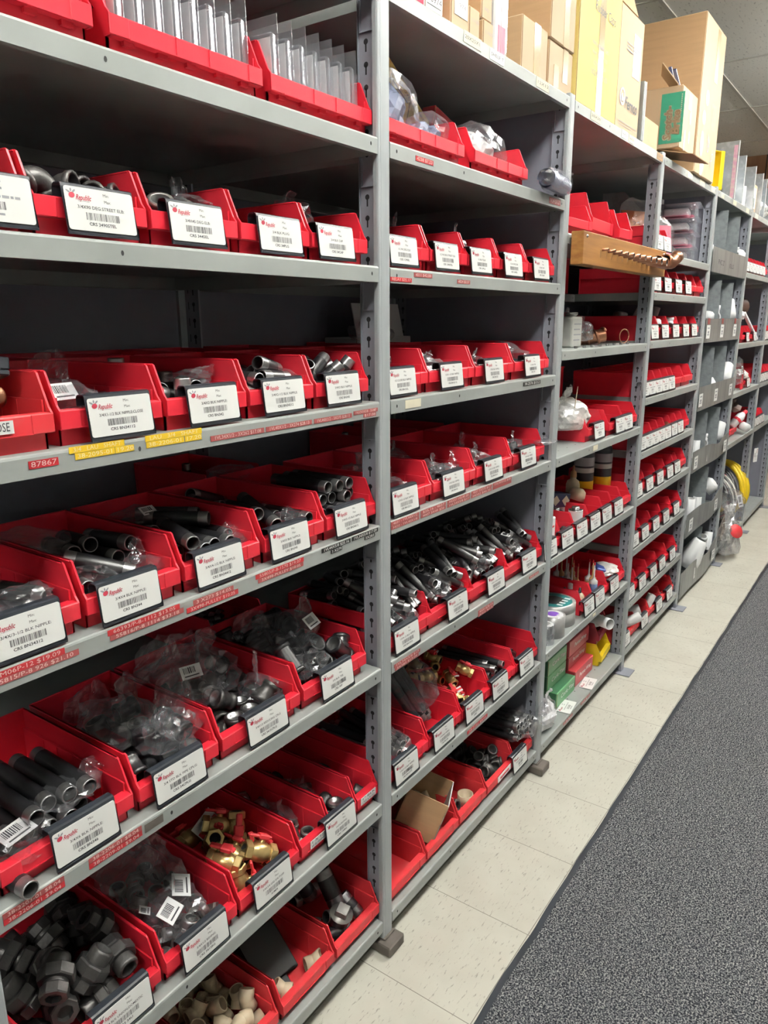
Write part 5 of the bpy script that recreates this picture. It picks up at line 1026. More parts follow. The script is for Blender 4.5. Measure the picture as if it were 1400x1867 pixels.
# long bagged pipes over the last bin of the bottom shelf
p = B_('b75')
for i in range(14):
    o = lay('h9', p.x-.045+.026*(i % 5)+.012*((i//5) % 2), p.y+.110, p.z+.100+.021*(i//5), rz=random.Random(i).uniform(-.06, .06), rx=-.04, label='long black pipe stacked over the last bottom shelf bin by the second post', cat='pipe', group='long bagged pipes by the second post')
bag(75, p.x+.02, p.y+.03, p.z+.12, .075, .050, .045, 'clear bag around the ends of the long black pipes', amp=.6, flaps=((.06, -.01, -.01, .12, .05, -1.0, -.2),))
bag(76, p.x+.115, -.010, p.z+.135, .050, .030, .050, 'clear bag tail billowing past the foot of the second post', amp=.7, flaps=((.02, 0, -.02, .09, .06, -.3, .2),))
bag(77, -.10, .36, S[4]+.085, .06, .05, .02, 'dim clear bag in the rear bin behind the 3/4X5-1/2 nipples')
for a, z, d_ in REAR:
    if z in (S[5], S[4]) or a == -.19: fill(type('o', (), {'location': Vector((a+.083, .322, z))})(), 'rear', 'small dark fitting in the rear bin '+d_, 'fitting', 'small fittings '+d_, dz=.02)
# clear clamshell packs standing in the wide bins
def packs(x0, n, pitch, where):
    def mk():
        mb = MB(); mb.rbox(-.007, .007, -.038, .038, 0, .115, .003, 0); mb.rbox(-.0006, .0006, -.045, .045, 0, .142, .0003, 0)
        return mb.mesh('blister_shell', 'clear')
    for i in range(n):
        t = thing('blister_pack', 'clear hanging pack with white card in the wide bin '+where, 'package', (x0+i*pitch, .072, S[1]+.004), (radians(-4), radians(5), radians(12)), 'clear packs '+where)
        obj('blister_shell', cmesh('pack', mk), t)
        def ck():
            mb = MB(); mb.box(-.0045, -.0035, -.033, .033, .006, .108, 0)
            for q in range(3): mb.box(-.0048, -.0045, -.026, .010, .030-.008*q, .033-.008*q, 1); return mb.mesh('insert_card', ['white', 'inkgrey', 'inkgrey'])
        obj('insert_card', cmesh('packc', ck), t)
packs(-.560, 8, .0325, 'left of the last wide bin'); packs(-.262, 7, .0350, 'against the nearest post')
# rolled clear bag on the shelf edge by the second post
t = thing('rolled_bag', 'clear bag rolled around blue-grey printed sheets at the second post', 'bag', (.800, -.010, S[1]+.028), (0, 0, radians(6)))
mb = MB(); n = 44; 
for q in range(n+1):
    a = q/n*4.6*pi; r = .026-.0045*q/n*2.2
    for x in (-.085, .07): mb.v.append((x, r*cos(a), r*sin(a)))
for q in range(n): mb.f.append([2*q, 2*q+1, 2*q+3, 2*q+2]); mb.m.append(0); mb.s.append(True)
obj('printed_roll', mb.mesh('printed_roll', 'sleeve'), t)
obj('bag_skin', bag_mb(80, .115, .032, .033, .3, ((.09, 0, 0, .05, .05, .2, 1.2),)).mesh('bag_skin', 'bag'), t)

# ------------------------------------------------------------------ cartons and packs along the top
TZ = 2.116
def carton(name, x0, x1, y0, y1, z0, z1, label, m='card_tan', ms='card_brown', cat='box', tape=None, rz=0.0, open_top=False, flap=None, group=None):
    """ms = material of the sides across the shelf; seams and dark slits are modelled, packing tape is its own part"""
    cx, cy = (x0+x1)/2, (y0+y1)/2; w_, d_, h_ = (x1-x0)/2, (y1-y0)/2, z1-z0
    t = thing(name, label, cat, (cx, cy, z0+.0005), (0, 0, rz), group)
    mb = MB(); e = .0025
    if open_top:
        mb.box(-w_, w_, -d_, -d_+.003, 0, h_, 0); mb.box(-w_, w_, d_-.003, d_, 0, h_, 1); mb.box(-w_, -w_+.003, -d_, d_, 0, h_, 1); mb.box(w_-.003, w_, -d_, d_, 0, h_, 1); mb.box(-w_, w_, -d_, d_, 0, .003, 1)
    else:
        mb.rbox(-w_, w_, -d_, d_, 0, h_, e, 0)
        mb.box(-w_-.0004, -w_+.001, -d_+e, d_-e, e, h_-e, 1); mb.box(w_-.001, w_+.0004, -d_+e, d_-e, e, h_-e, 1)
        mb.box(-w_+e, w_-e, -d_+e, d_-e, h_-.0004, h_+.0004, 1)
    mb.box(-w_+.001, -w_+.0022, -d_-.0005, -d_+.001, e, h_-e, 2)
    for f in (flap or []):
        (px_, py_, pz_, fw, fl_, ax, an) = f
        mb.box(-fw/2, fw/2, 0, fl_, -.0015, .0015, 1, Matrix.Translation((px_, py_, pz_)) @ Matrix.Rotation(ax, 4, 'Z') @ Matrix.Rotation(an, 4, 'X'))
    obj('carton_body', mb.mesh('carton_body', [m, ms, 'cardin']), t)
    for (tx, tw, za, zb) in (tape or []):
        obj('packing_tape', MB().box(tx-tw/2, tx+tw/2, -d_-.0010, -d_-.0004, za, min(zb, h_)).mesh('packing_tape', 'ptape'), t)
    t['d_'] = d_; t['w_'] = w_; t['h_'] = h_
    return t
def sticker(t, x, z, w_, h_, m='white', texts=(), bars=0, side='front', name='printed_label', ink='inkgrey', bare=False):
    """print or sticker on the front (-Y) or left (-X) face of carton t; x along the face"""
    mb = MB()
    if not bare: mb.box(-w_/2, w_/2, -.0008, 0, -h_/2, h_/2, 0)
    for (s_, dx, dz, sz, wd) in texts: put_text(mb, s_, dx, dz, sz, 1, -.0011, wd)
    for b in range(bars): quad(mb, -w_*.4, w_*(.4 if b % 3 else .25), h_*.38-b*h_*.8/max(bars, 1)-.0015, h_*.38-b*h_*.8/max(bars, 1)+.0015, 1, -.0011)
    d_, ww = t['d_'], t['w_']
    if side == 'front': loc, rt = (x, -d_-.0006, z), (0, 0, 0)
    else: loc, rt = (-ww-.0010, x, z), (0, 0, -pi/2)
    return obj(name, mb.mesh(name, [m, ink]), t, loc, rt)
c = carton('carton', .160, .230, .012, .12, TZ, TZ+.055, 'small white and pink carton marked 16974 on the top shelf', 'white', 'pink'); sticker(c, 0, .024, .055, .02, texts=(('16974', 0, 0, .018, .050),), ink='ink')
c = carton('carton', .262, .338, .012, .24, TZ, TZ+.155, 'tall brown carton with white label, beside the 16974 box'); sticker(c, .003, .075, .055, .10, texts=(('DWI', 0, -.01, .014, .03), ('1974', 0, -.03, .012, .035)), bars=2)
carton('carton', .230, .336, .20, .45, TZ, TZ+.24, 'brown carton at the top edge behind the white labelled one')
c = carton('carton', .341, .388, .012, .22, TZ, TZ+.060, 'slim brown carton, right of the white labelled carton'); sticker(c, 0, .034, .035, .012, texts=(('1111051', 0, 0, .010, .034),), bare=True)
c = carton('carton', .405, .453, .012, .22, TZ, TZ+.052, 'slim brown carton, lower of a pair beside the grey pack'); sticker(c, 0, .028, .035, .012, texts=(('1,1620', 0, 0, .010, .034),), bare=True)
c = carton('carton', .403, .452, .016, .22, TZ+.054, TZ+.110, 'slim brown carton, upper of a pair beside the grey pack'); sticker(c, 0, .02, .03, .012, texts=(('WD 1', 0, 0, .010, .03),), bare=True)
carton('carton', .350, .400, .08, .30, TZ, TZ+.18, 'brown carton standing behind the slim cartons')
t = thing('wrapped_pack', 'tall grey plastic wrapped pack with bright pink base on the top shelf', 'package', (.494, .15, TZ+.0005))
obj('pack_body', MB().rbox(-.030, .030, -.135, .135, 0, .33, .004).mesh('pack_body', 'pvcgrey'), t)
obj('pink_insert', MB().box(-.012, .022, -.1362, -.135, .004, .062, 0).box(-.0005, .0015, -.1364, -.1362, .004, .10, 1).mesh('pink_insert', ['pink', 'darkred']), t)
obj('wrap_edge', MB().box(.024, .031, -.137, -.134, 0, .33).mesh('wrap_edge', 'clear'), t)
c = carton('carton', .617, .770, .018, .16, TZ, TZ+.125, 'open brown carton with tape and a raised flap on the top shelf', tape=[(.012, .038, .0, .125)], flap=[(.0, .045, .125, .15, .085, 0, 1.15)])
c = carton('carton', .776, .938, .016, .20, TZ, TZ+.112, 'taped brown carton, lower of a pair beside the yellow box', tape=[(.03, .035, .03, .112), (-.03, .035, .0, .06)])
c = carton('carton', .772, .936, .012, .20, TZ+.114, TZ+.30, 'taped brown carton, upper of a pair beside the yellow box', tape=[(.02, .035, .0, .19)])
c = carton('carton', .60, .86, .24, .42, TZ, TZ+.30, 'white printed carton standing behind the brown cartons', 'white', 'white'); sticker(c, .0, .20, .20, .14, texts=(('AIR CLEANER MEDIA', 0, .04, .016, .17), ('16 x 25 x 5', 0, 0, .014, .12)), bars=4)
c = carton('carton', .947, 1.283, .006, .34, TZ, TZ+.46, 'large yellow carton with handwriting 1/2 Rubber Caps on the top shelf', 'card_yel', 'card_yel', tape=[(.01, .045, 0, .46)])
sticker(c, -.0, .245, .2, .18, texts=(('1/2"', .01, .075, .036, .05), ('Rubber Caps', .03, .025, .036, .17)), ink='ink', bare=True, name='handwriting')
sticker(c, .0, .130, .2, .10, texts=(('FERRULES AND CAPS', .0, .045, .014, .13), ('PART NO. 38-212', .0, .020, .014, .12), ('CTN QTY 100', .0, -.005, .014, .10), ('1021212103', .0, -.03, .020, .13)), bare=True)
c = carton('carton', 1.292, 1.525, .010, .33, TZ, TZ+.350, 'tall brown carton printed with a round blue emblem and Fernco', 'card_tan', 'card_brown', flap=[(-.06, -.16, .350, .20, .12, 0, 1.25)])
lg = MB(); put_text(lg, 'Fernco', .028, 0, .050, 3, -.0011, .125, .15, .0008)
lg.lathe([(.026, 0), (.019, .0001)], 18, 0, Matrix.Translation((-.062, -.0011, .012)) @ Matrix.Rotation(pi/2, 4, 'X')); disc(lg, -.060, .010, .014, .012, 0, -.0012, 12); disc(lg, -.054, .016, .008, .006, 2, -.0014, 10)
quad(lg, -.085, .095, -.062, -.060, 1, -.0011); quad(lg, -.085, .095, -.070, -.0685, 1, -.0011)
for q in range(3): quad(lg, -.05, .08-.03*q, .170-.010*q, .173-.010*q, 1, -.0011)
obj('printed_logo', lg.mesh('printed_logo', ['navy', 'inkgrey', 'card_tan', 'ink']), c, (0, -c['d_']-.0004, .085))
sticker(c, .055, .235, .075, .125, bars=0)
carton('carton', 1.30, 1.50, .35, .55, TZ, TZ+.42, 'brown carton rising behind the Fernco box', 'card_brown', 'card_brown')
tag(obj('plastic_sheet', MB().rbox(1.537, 1.552, .0, .30, TZ, TZ+.185, .002, 0).rbox(1.5525, 1.558, -.002, .30, TZ, TZ+.185, .001, 1).mesh('plastic_sheet', ['sheet', 'white'])), 'upright grey shelf divider with white edge beside the Fernco box', 'divider')
c = carton('carton', 1.945, 2.170, -.018, .30, TZ+.045, TZ+.262, 'opened carton with green Scotch-Brite label resting on an open flap', 'card_tan', 'card_tan', flap=[(-.05, -.12, .217, .16, .10, .3, .9), (-.0, .10, .217, .18, .10, pi, 1.9)])
sb_ = MB(); sb_.box(-.043, .043, -.0010, 0, -.088, .088, 0)
for s_, dx, sz, wd in (('Scotch-', -.012, .040, .120), ('Brite', .018, .040, .085)):
    vs_, fs_ = text2d(s_, sz, .15, .0012); W_ = max(v[0] for v in vs_)-min(v[0] for v in vs_); k_ = wd/W_
    for off, yy, mi in ((.0022, -.0013, 1), (0, -.0018, 2)):
        for (ox, oz) in (((off, off), (-off, off), (off, -off), (-off, -off)) if off else ((0, 0),)):
            sb_.add([(dx-b+ox, yy, a*k_+oz-.018) for a, b in vs_], fs_, mi)
for q in range(9): sb_.box(.031, .035, -.0014, -.001, .02+q*.007, .024+q*.007, 1)
obj('brand_label', sb_.mesh('brand_label', ['green', 'cream', 'cardin']), c, (-c['w_']-.0008, -.125, .105), (0, 0, -pi/2))
obj('loose_flap', MB().box(-.085, .085, -.12, .06, -.0015, .0015).mesh('loose_flap', 'cardin'), c, (-.03, -.115, -.012), (radians(14), radians(4), radians(-6)))
pr_ = MB()
for (a, b, r1, r2) in ((-.045, .035, .014, .038), (.02, .125, .013, .024), (.02, .055, .012, .024)): disc(pr_, a, b, r1, r2, 0, -.0010, 14)
quad(pr_, -.02, .02, .150, .205, 1, -.0010)
obj('printed_marks', pr_.mesh('printed_marks', [mat('grey_blue_print', (.30, .31, .42), .5), 'white']), c, (0, -c['d_']-.0002, 0))
c = carton('carton', 2.225, 2.580, -.012, .50, TZ, TZ+.590, 'tallest brown carton, open topped, behind the Scotch-Brite box', 'card_tan', 'card_brown', tape=[(.05, .05, .38, .58), (-.06, .06, 0, .06)])
pr_ = MB(); 
for (a, b, r1, r2) in ((-.09, .12, .03, .05), (-.09, .22, .03, .028), (-.06, .30, .03, .03)): disc(pr_, a, b, r1, r2, 0, -.0010, 14)
put_text(pr_, 'GE', .02, .13, .06, 0, -.0012, .07, .2, .001, rot=1.4); put_text(pr_, 'XS', .10, .09, .05, 0, -.0012, .07, 0, 0, rot=1.0)
for q in range(4): quad(pr_, .10-.02*q, .105-.02*q, .20, .30, 0, -.0010)
obj('printed_marks', pr_.mesh('printed_marks', [mat('faded_blue_print', (.36, .36, .45), .5)]), c, (0, -c['d_']-.0002, 0))
ob_ = MB()
for q, (a, b) in enumerate(((0, .0), (.02, .02))): ob_.box(-.10, .06, a, a+.012, -.006, .0, 0, Matrix.Rotation(.5+.15*q, 4, 'Y'))
tag(obj('folded_flyers', ob_.mesh('folded_flyers', 'navy'), None, (2.09, .03, TZ+.29)), 'dark blue folded sheets poking from the Scotch-Brite box', 'paper')
c = carton('carton', 1.585, 1.90, .05, .40, TZ, TZ+.12, 'low brown carton hidden behind the divider and the Scotch-Brite box')
def upsheet(x, h_, y1=.45, th=.005, m='acrylic', label='', stripe=None, y0=.0):
    t = thing('plastic_sheet', label, 'sheet', (x, 0, TZ))
    obj('sheet_panel', MB().rbox(-th/2, th/2, y0, y1, 0.0005, h_, .0012).mesh('sheet_panel', m), t)
    obj('sheet_edge', MB().box(-th/2-.0005, th/2+.0005, y0-.003, y0, .0005, h_).mesh('sheet_edge', 'white'), t)
    if stripe: obj('printed_strip', MB().box(-th/2-.0014, -th/2-.0006, y0+.004, y0+.022, .004, h_-.02).mesh('printed_strip', stripe), t)
    return t
upsheet(2.600, .300, .40, .012, 'sheet', 'tall grey shelf divider right of the tallest carton')
upsheet(3.120, .275, .45, .006, 'acrylic', 'clear divider sheet with pink printed strip beside the yellow bin', mat('pink_orange_print', (.50, .25, .35), .5, scale=60, col2=(.55, .45, .4)))
upsheet(3.320, .238, .45, .006, 'acrylic', 'clear divider sheet, second after the yellow bin')
upsheet(3.615, .229, .45, .006, 'acrylic', 'clear divider sheet, third after the yellow bin')
upsheet(3.850, .226, .45, .006, 'acrylic', 'clear divider sheet, fourth after the yellow bin')
upsheet(3.990, .215, .45, .006, 'acrylic', 'clear divider sheet, fifth after the yellow bin')
upsheet(4.25, .20, .45, .006, 'acrylic', 'clear divider sheet, last before the right edge')
t = thing('storage_bin', 'bright yellow bin standing on end on the top shelf', 'bin', (2.74, .03, TZ), (0, 0, radians(-28)))
mb = MB(); mb.rbox(-.07, .07, .070, .075, .001, .172, .002); mb.rbox(-.07, .07, 0, .075, .001, .006, .002); mb.rbox(-.07, .07, 0, .075, .167, .172, .002); mb.rbox(-.07, -.065, .01, .075, 0.001, .172, .002); mb.rbox(.045, .07, -.004, .075, 0.001, .172, .002); mb.rbox(-.075, -.068, .0, .02, .001, .172, .002)
obj('bin_body', mb.mesh('bin_body', 'yellow'), t)
PV = {}
def pvc(kind, x, y, z, rot, s, label, m='pvc', group=None):
    def mk():
        r = .030
        if kind == 'elbow': a = socket_fitting([arc_path(pi/2, r*1.3, r*.9)], r, bk=1.12, band=.022, seg=20)
        elif kind == 'bend': a = socket_fitting([arc_path(pi/4, r*1.3, r*1.0)], r, bk=1.12, band=.022, seg=20)
        elif kind == 'tee': a = socket_fitting([[(-r*2.3, 0, 0), (-r, 0, 0), (r, 0, 0), (r*2.3, 0, 0)], [(0, 0, r*.3), (0, 0, r*2.3)]], r, bk=1.12, band=.02, seg=20)
        elif kind == 'pipe': a = MB(); a.lathe([(r, 0), (r, .12), (r*.88, .12), (r*.88, .0)], 20, [0, 0, 1], closed=False)
        elif kind == 'cone': a = MB(); a.lathe([(r*.5, .10), (r*.75, .095), (r*1.25, .03), (r*1.3, 0), (r*1.2, 0), (r*1.1, .03), (r*.45, .09)], 20, [0, 0, 0, 0, 1, 1])
        else: a = MB(); a.lathe([(0, .030), (r*.6, .028), (r*1.0, .018), (r*1.1, 0), (r*1.1, -.02), (r*1.0, -.02), (r, 0), (0, .01)], 20, [0, 0, 0, 0, 1, 1, 1])
        return a.mesh('white_pipe_fitting', [m, 'pvcgrey'])
    o = obj({'elbow': 'plastic_elbow', 'bend': 'plastic_elbow', 'tee': 'plastic_tee', 'pipe': 'plastic_pipe', 'cone': 'reducer_fitting', 'cap': 'dome_fitting'}[kind], cmesh(('pvc', kind, m), mk), None, (x, y, z), rot)
    o.scale = (s, s, s); return tag(o, label, 'fitting' if kind != 'pipe' else 'pipe', group)
pvc('tee', 3.225, .09, TZ+.078, (0, 0, .4), 1.05, 'large white tee between the clear sheets on the top shelf')
pvc('pipe', 3.42, .05, TZ+.001, (0, 0, 0), .95, 'white pipe piece standing upright, left of two on the top shelf'); pvc('pipe', 3.52, .05, TZ+.001, (0, 0, 0), .95, 'white pipe piece standing upright, right of two on the top shelf')
pvc('pipe', 2.90, .03, TZ+.02, (0, pi/2, .3), .55, 'short white pipe lying below the yellow bin on the top shelf')
c = carton('carton', 3.68, 3.83, .02, .16, TZ, TZ+.155, 'small brown carton with green and white print between the clear sheets'); sticker(c, .0, .08, .09, .11, 'white', bars=2); sticker(c, -.015, .055, .04, .05, 'teal')
bag(90, 3.93, .06, TZ+.06, .05, .05, .06, 'white bag filling the gap at the far end of the top shelf', m='bagmilk'); bag(91, 4.12, .06, TZ+.05, .06, .06, .05, 'white bag by the last clear sheets', m='bagmilk')

# ------------------------------------------------------------------ carton in the bottom bin, tilted carton behind the top bag
c = carton('carton', -.065, .065, -.065, .055, 0, .13, 'open brown carton with pale printed front standing in a bottom bin', 'pvcgrey', 'card_brown', open_top=True)
c.location = (.290, .105, S[7]+.045); c.rotation_euler = (radians(20), radians(4), radians(24)); 
obj('carton_flap', MB().box(-.065, .065, -.003, 0, 0, .055).mesh('carton_flap', 'card_brown'), c, (.0, .060, .13), (radians(-12), 0, 0))
bl = MB()
for q in range(3): disc(bl, -.02+.02*q, .03+.01*q, .010, .008, 0, -.001, 9)
obj('printed_front', bl.mesh('printed_front', ['redbox']), c, (0, -c['d_']-.0004, .02))
for q, (x, y, rt) in enumerate(((.268, .105, .5), (.300, .130, 1.6), (.325, .10, 2.4))): pvc('bend', x, y, S[7]+.105, (.4, .3, rt), .55, 'beige fitting inside the open carton of the bottom bin', m='cpvc', group='beige fittings in the open carton')
cp = MB(); cp.lathe([(.0, .004), (.019, .004), (.021, .032), (.0245, .032), (.0235, .0), (0, .0)], 22, 0)
tag(obj('cup_fitting', cp.mesh('cup_fitting', 'cpvc'), None, (.500, .060, S[7]+.0045)), 'cream cup shaped fitting standing in a bottom shelf bin', 'fitting')
lay('bush', .462, .070, S[7]+.016, rx=1.2, label='small fitting left of the cream cup in the bottom bin', cat='bushing')
c = carton('carton', -.13, .13, -.02, .02, 0, .13, 'flat carton with line drawings leaning behind the bagged sleeves', 'card_yel', 'card_yel')
c.location = (.305, .175, S[1]+.065); c.rotation_euler = (radians(-8), radians(30), 0)
dr = MB()
for q in (-.06, .05):
    quad(dr, q-.038, q+.038, .088, .092, 0, -.001); dr.lathe([(.022, 0), (.0245, .0001)], 18, 0, Matrix.Translation((q, -.001, .055)) @ Matrix.Rotation(pi/2, 4, 'X')); disc(dr, q-.006, .06, .006, .004, 0, -.001, 10); disc(dr, q+.01, .048, .007, .004, 0, -.001, 10)
for q in (-.10, -.012, .10): quad(dr, q-.001, q+.001, .02, .10, 0, -.001)
put_text(dr, 'FIELD BOW CONNECTION', 0, .108, .012, 0, -.001, .2)
obj('line_drawing', dr.mesh('line_drawing', ['ink']), c, (0, -c['d_']-.0003, 0))
c = carton('carton', .415, .530, .16, .20, S[1]+.035, S[1]+.165, 'red and white carton behind the bag with papers on the wide bin shelf', 'redbox', 'redbox'); sticker(c, .02, .06, .05, .03, bars=2); sticker(c, -.03, .08, .03, .05)
c.rotation_euler = (0, radians(14), 0)
c = carton('carton', .51, .80, .46, .58, S[3], S[3]+.112, 'pale carton with a raised flap at the back, seen past the nearest post', 'white', 'white', flap=[(-.02, -.06, .112, .24, .10, 0, 1.35)])

# ------------------------------------------------------------------ third bay
obj('shelf', cmesh('shelf', None), UNIT['C'], (0, 0, 1.735))
ZT = 1.766
for (x0, x1, y, h, rot, d_) in ((.950, 1.150, .012, .10, -.03, 'front left of the jumble above the oak board'), (1.185, 1.420, .030, .145, .05, 'tallest of the jumble above the oak board'), (1.425, 1.535, .010, .12, -.10, 'right end of the jumble above the oak board')):
    t = make_bin(x0, x1, ZT, 'red bin, '+d_, y=y, h=h, rot=rot, d=.25)
make_bin(1.20, 1.52, ZT, 'long red bin behind the jumble above the oak board', y=.31, d=.28, h=.13)
t = thing('display_board', 'oak board with a row of copper pegs screwed across the shelf front', 'board', (1.368, -.028, 1.722))
obj('board', MB().rbox(-.432, .432, -.018, .020, -.0465, .0465, .002).mesh('board', 'wood'), t)
for q in range(11):
    x = -.27+.052*q; L_ = .020+.0035*q; r_ = .0045+.0009*q
    mb = MB(); mb.lathe([(r_, 0), (r_, L_), (r_*.8, L_), (r_*.8, .002), (0, .002)], 12, [0, 0, 1, 1], Matrix.Translation((x, -.018, .004-.001*q)) @ Matrix.Rotation(pi/2, 4, 'X'))
    obj('copper_peg', mb.mesh('copper_peg', ['copper', 'dark']), t)
for q in range(12):
    obj('dark_strip', MB().box(-.002, .002, -.0186, -.018, -.020, .002).mesh('dark_strip', 'cardin'), t, (-.285+.052*q, 0, 0)) if q < 11 else None  # thin dark brown strips beside and below the pegs
ce = socket_fitting([arc_path(pi/4, .030, .036)], .0215, 0, 1, .016, 1.10, 18)
obj('copper_elbow', ce.mesh('copper_elbow', ['copper', 'dark']), t, (.350, -.056, .0), (0, radians(10), radians(-14)))
obj('copper_peg', MB().lathe([(.020, 0), (.0205, .07)], 16, 0, Matrix.Rotation(pi/2, 4, 'Y')).mesh('copper_peg', 'copper'), t, (.255, -.038, .0), (0, radians(4), radians(-8)))
for q in (-.405, .400): obj('screw', MB().lathe([(0, .004), (.0035, .003), (.005, 0)], 10, 0, Matrix.Rotation(pi/2, 4, 'X')).mesh('screw', 'steel'), t, (q, -.018, .033))
mk_ = MB(); put_text(mk_, 'COR', 0, 0, .022, 0, 0, .05); obj('pencil_mark', mk_.mesh('pencil_mark', 'cardin'), t, (.12, -.0184, .035))
def can(x, y, z, r, h, label, m='can', top='steel', band=None, sq=False, group=None):
    t = thing('tin_can', label, 'can', (x, y, z), group=group)
    mb = MB()
    if sq: mb.rbox(-r, r, -r*.6, r*.6, 0.0005, h*.88, .006, 0, seg=2)
    else: mb.lathe([(0, .0005), (r, .0005), (r*1.02, .002), (r, .004), (r, h*.86), (r*1.02, h*.88), (r*.9, h*.885), (0, h*.885)], 22, [1, 1, 1, 0, 1, 1, 1])
    obj('can_body', mb.mesh('can_body', [m, top]), t)
    obj('lid', MB().lathe([(r*.48, h*.88), (r*.48, h*.93), (r*.55, h*.94), (r*.55, h), (0, h)], 18, 0).mesh('lid', top), t)
    lb = MB()
    if sq:
        for q in range(4): lb.box(-r*.7, r*(.7 if q % 2 else .5), -r*.6-.0006, -r*.6, h*(.2+.15*q), h*(.2+.15*q)+.004, 0)
    else: lb.lathe([(r*1.005, h*.30), (r*1.005, h*.45)], 20, 0)
    obj('printed_label', lb.mesh('printed_label', [band or 'inkgrey']), t)
    return t
can(1.215, .090, zC[1]-0, .044, .115, 'square grey tin with screw lid on the shelf under the oak board', sq=True)
can(1.090, .120, zC[1], .044, .115, 'square grey tin mostly hidden by the second post', sq=True)
bag(92, 1.45, .20, zC[1]+.06, .09, .07, .05, 'dim clear bag behind the grey tins', flaps=((.02, -.02, .0, .10, .08, -.3, .3),))
bag(93, 1.36, .10, zC[1]+.045, .06, .03, .04, 'clear bag hanging beside the square grey tin', flaps=((.0, -.0, .0, .10, .06, -.2, .6),))
t = thing('copper_coil', 'coil of copper tube lying on the shelf beside the grey tins', 'coil', (1.52, .12, zC[1]+.028), (radians(80), 0, radians(35)))
mb = MB(); pts = [(.026*cos(a*.5), .026*sin(a*.5), -.045+.0030*a) for a in range(0, 31)]; mb.sweep(pts, .005, 8, 0)
mb.lathe([(.024, -.05), (.024, .045)], 18, 0); obj('tube', mb.mesh('tube', 'copper'), t)
tag(obj('copper_ring', MB().sweep([(.026*cos(a*pi/15), 0, .026*sin(a*pi/15)) for a in range(31)], .0022, 8, 0).mesh('copper_ring', 'copper'), None, (1.70, .06, zC[1]+.029), (0, 0, -.4)), 'thin copper ring standing at the shelf edge under the oak board', 'ring')
for q in range(8): lay('bush', 1.10+.075*q, .022, zC[1]+.006, rx=0, label='small washer in the row along the front of the tin shelf', cat='washer', group='washers along the tin shelf', s=.35)
for o in [o for o in bpy.data.objects if o.name.startswith('pipe_bushing') and o.get('category') == 'washer']: o.name = 'washer'
# milky bag tied shut, leaning into its bin
bag(94, 1.30, .13, zC[2]+.085, .105, .085, .070, 'large milky bag tied with a zip tie, leaning into a red bin', m='bagmilk', amp=.22, sub=4, inner='white', flaps=((-.06, .0, .03, .12, .10, .5, .2),))
tag(obj('cable_tie', MB().box(-.0015, .0015, -.001, .001, 0, .075).mesh('cable_tie', 'cpvc'), None, (1.235, .065, zC[2]+.125), (0, radians(14), 0)), 'pale cable tie tail sticking up from the milky bag', 'cable tie')
# torch cylinders, bottle, cartons and cans on the fourth level
def cyl(x, y, label):
    t = thing('gas_cylinder', label, 'cylinder', (x, y, zC[3]+.068)); r = .040; h = .195
    obj('cylinder_body', MB().lathe([(0, .0005), (r, .0005), (r, h*.28), (r*1.004, h*.285), (r*1.004, h*.84), (r, h*.845), (r*.85, h*.94), (r*.4, h), (.0, h)], 24, [0, 0, 0, 1, 1, 1, 0, 0]).mesh('cylinder_body', ['yellow', 'black']), t)
    obj('nozzle', MB().lathe([(.012, h-.006), (.012, h+.016), (0, h+.016)], 14, 0).mesh('nozzle', 'black'), t)
    lb = MB(); lb.lathe([(r*1.012, h*.46), (r*1.012, h*.56)], 24, 0); lb.lathe([(r*1.012, h*.60), (r*1.012, h*.78)], 24, 1); obj('printed_label', lb.mesh('printed_label', ['can', 'inkgrey']), t)
cyl(1.770, .135, 'yellow and black torch gas cylinder, right of the pair'); cyl(1.640, .165, 'yellow and black torch gas cylinder, left of the pair')
t = thing('squeeze_bottle', 'cream dropper bottle with dark brand band behind the small cans', 'bottle', (1.500, .155, zC[3]+.02))
obj('bottle_body', MB().lathe([(0, .0005), (.026, .0005), (.027, .11), (.022, .125), (.012, .132), (.012, .14), (0, .14)], 18, 0).mesh('bottle_body', 'cpvc'), t); obj('spout', MB().lathe([(.013, .14), (.012, .16), (.005, .165), (.004, .185), (0, .185)], 12, 0).mesh('spout', 'amber'), t)
obj('printed_label', MB().lathe([(.0275, .03), (.0275, .045)], 18, 0).lathe([(.0275, .06), (.0275, .08)], 18, 1).mesh('printed_label', ['redlow', 'ink']), t)
for q, (x, y, z, rt, m_, d_) in enumerate(((1.15, .16, .035, .5, 'navy', 'navy diamond patterned carton, leftmost behind the small cans'), (1.30, .15, .085, -.3, 'navy', 'navy and cream carton lying over the small cans'), (1.20, .22, .12, .9, 'pvcgrey', 'grey cream tilted carton above the navy ones'))):
    c = carton('carton', -.055, .055, -.03, .03, 0, .05, d_, m_, m_); c.location = (x, y, zC[3]+z); c.rotation_euler = (0, radians(8), rt)
    for e in (-.028, .028): 
        dm = MB(); disc(dm, e, .025, .022, .020, 0, -.001, 4); obj('diamond_print', dm.mesh('diamond_print', 'cream'), c, (0, -c['d_']-.0003, 0))
c = carton('carton', .96, 1.03, .03, .12, zC[3]+.03, zC[3]+.12, 'pale pink and white carton in the first bin by the second post', 'white', 'white'); sticker(c, 0, .06, .045, .006, 'redbox')
for q, (x, y) in enumerate(((1.09, .10), (1.13, .15), (1.23, .11), (1.28, .17), (1.34, .13))): can(x, y, zC[3]+.012, .024, .085, 'small silver lidded can in the row under the navy cartons', 'white', 'steel', 'blue', group='small silver lidded cans')
can(1.27, .052, zC[3]+.012, .026, .090, 'white can with silver screw lid at the front of the small cans', 'white', 'steel', 'inkgrey')
pvc('cap', 1.46, .12, zC[3]+.10, (.2, .2, 0), .95, 'round cream lid over the bins left of the torch cylinders', m='cpvc')
lay('cap', 1.155, .045, zC[3]+.04, rx=.6, label='black cap fitting at the front of the second bin', cat='fitting')
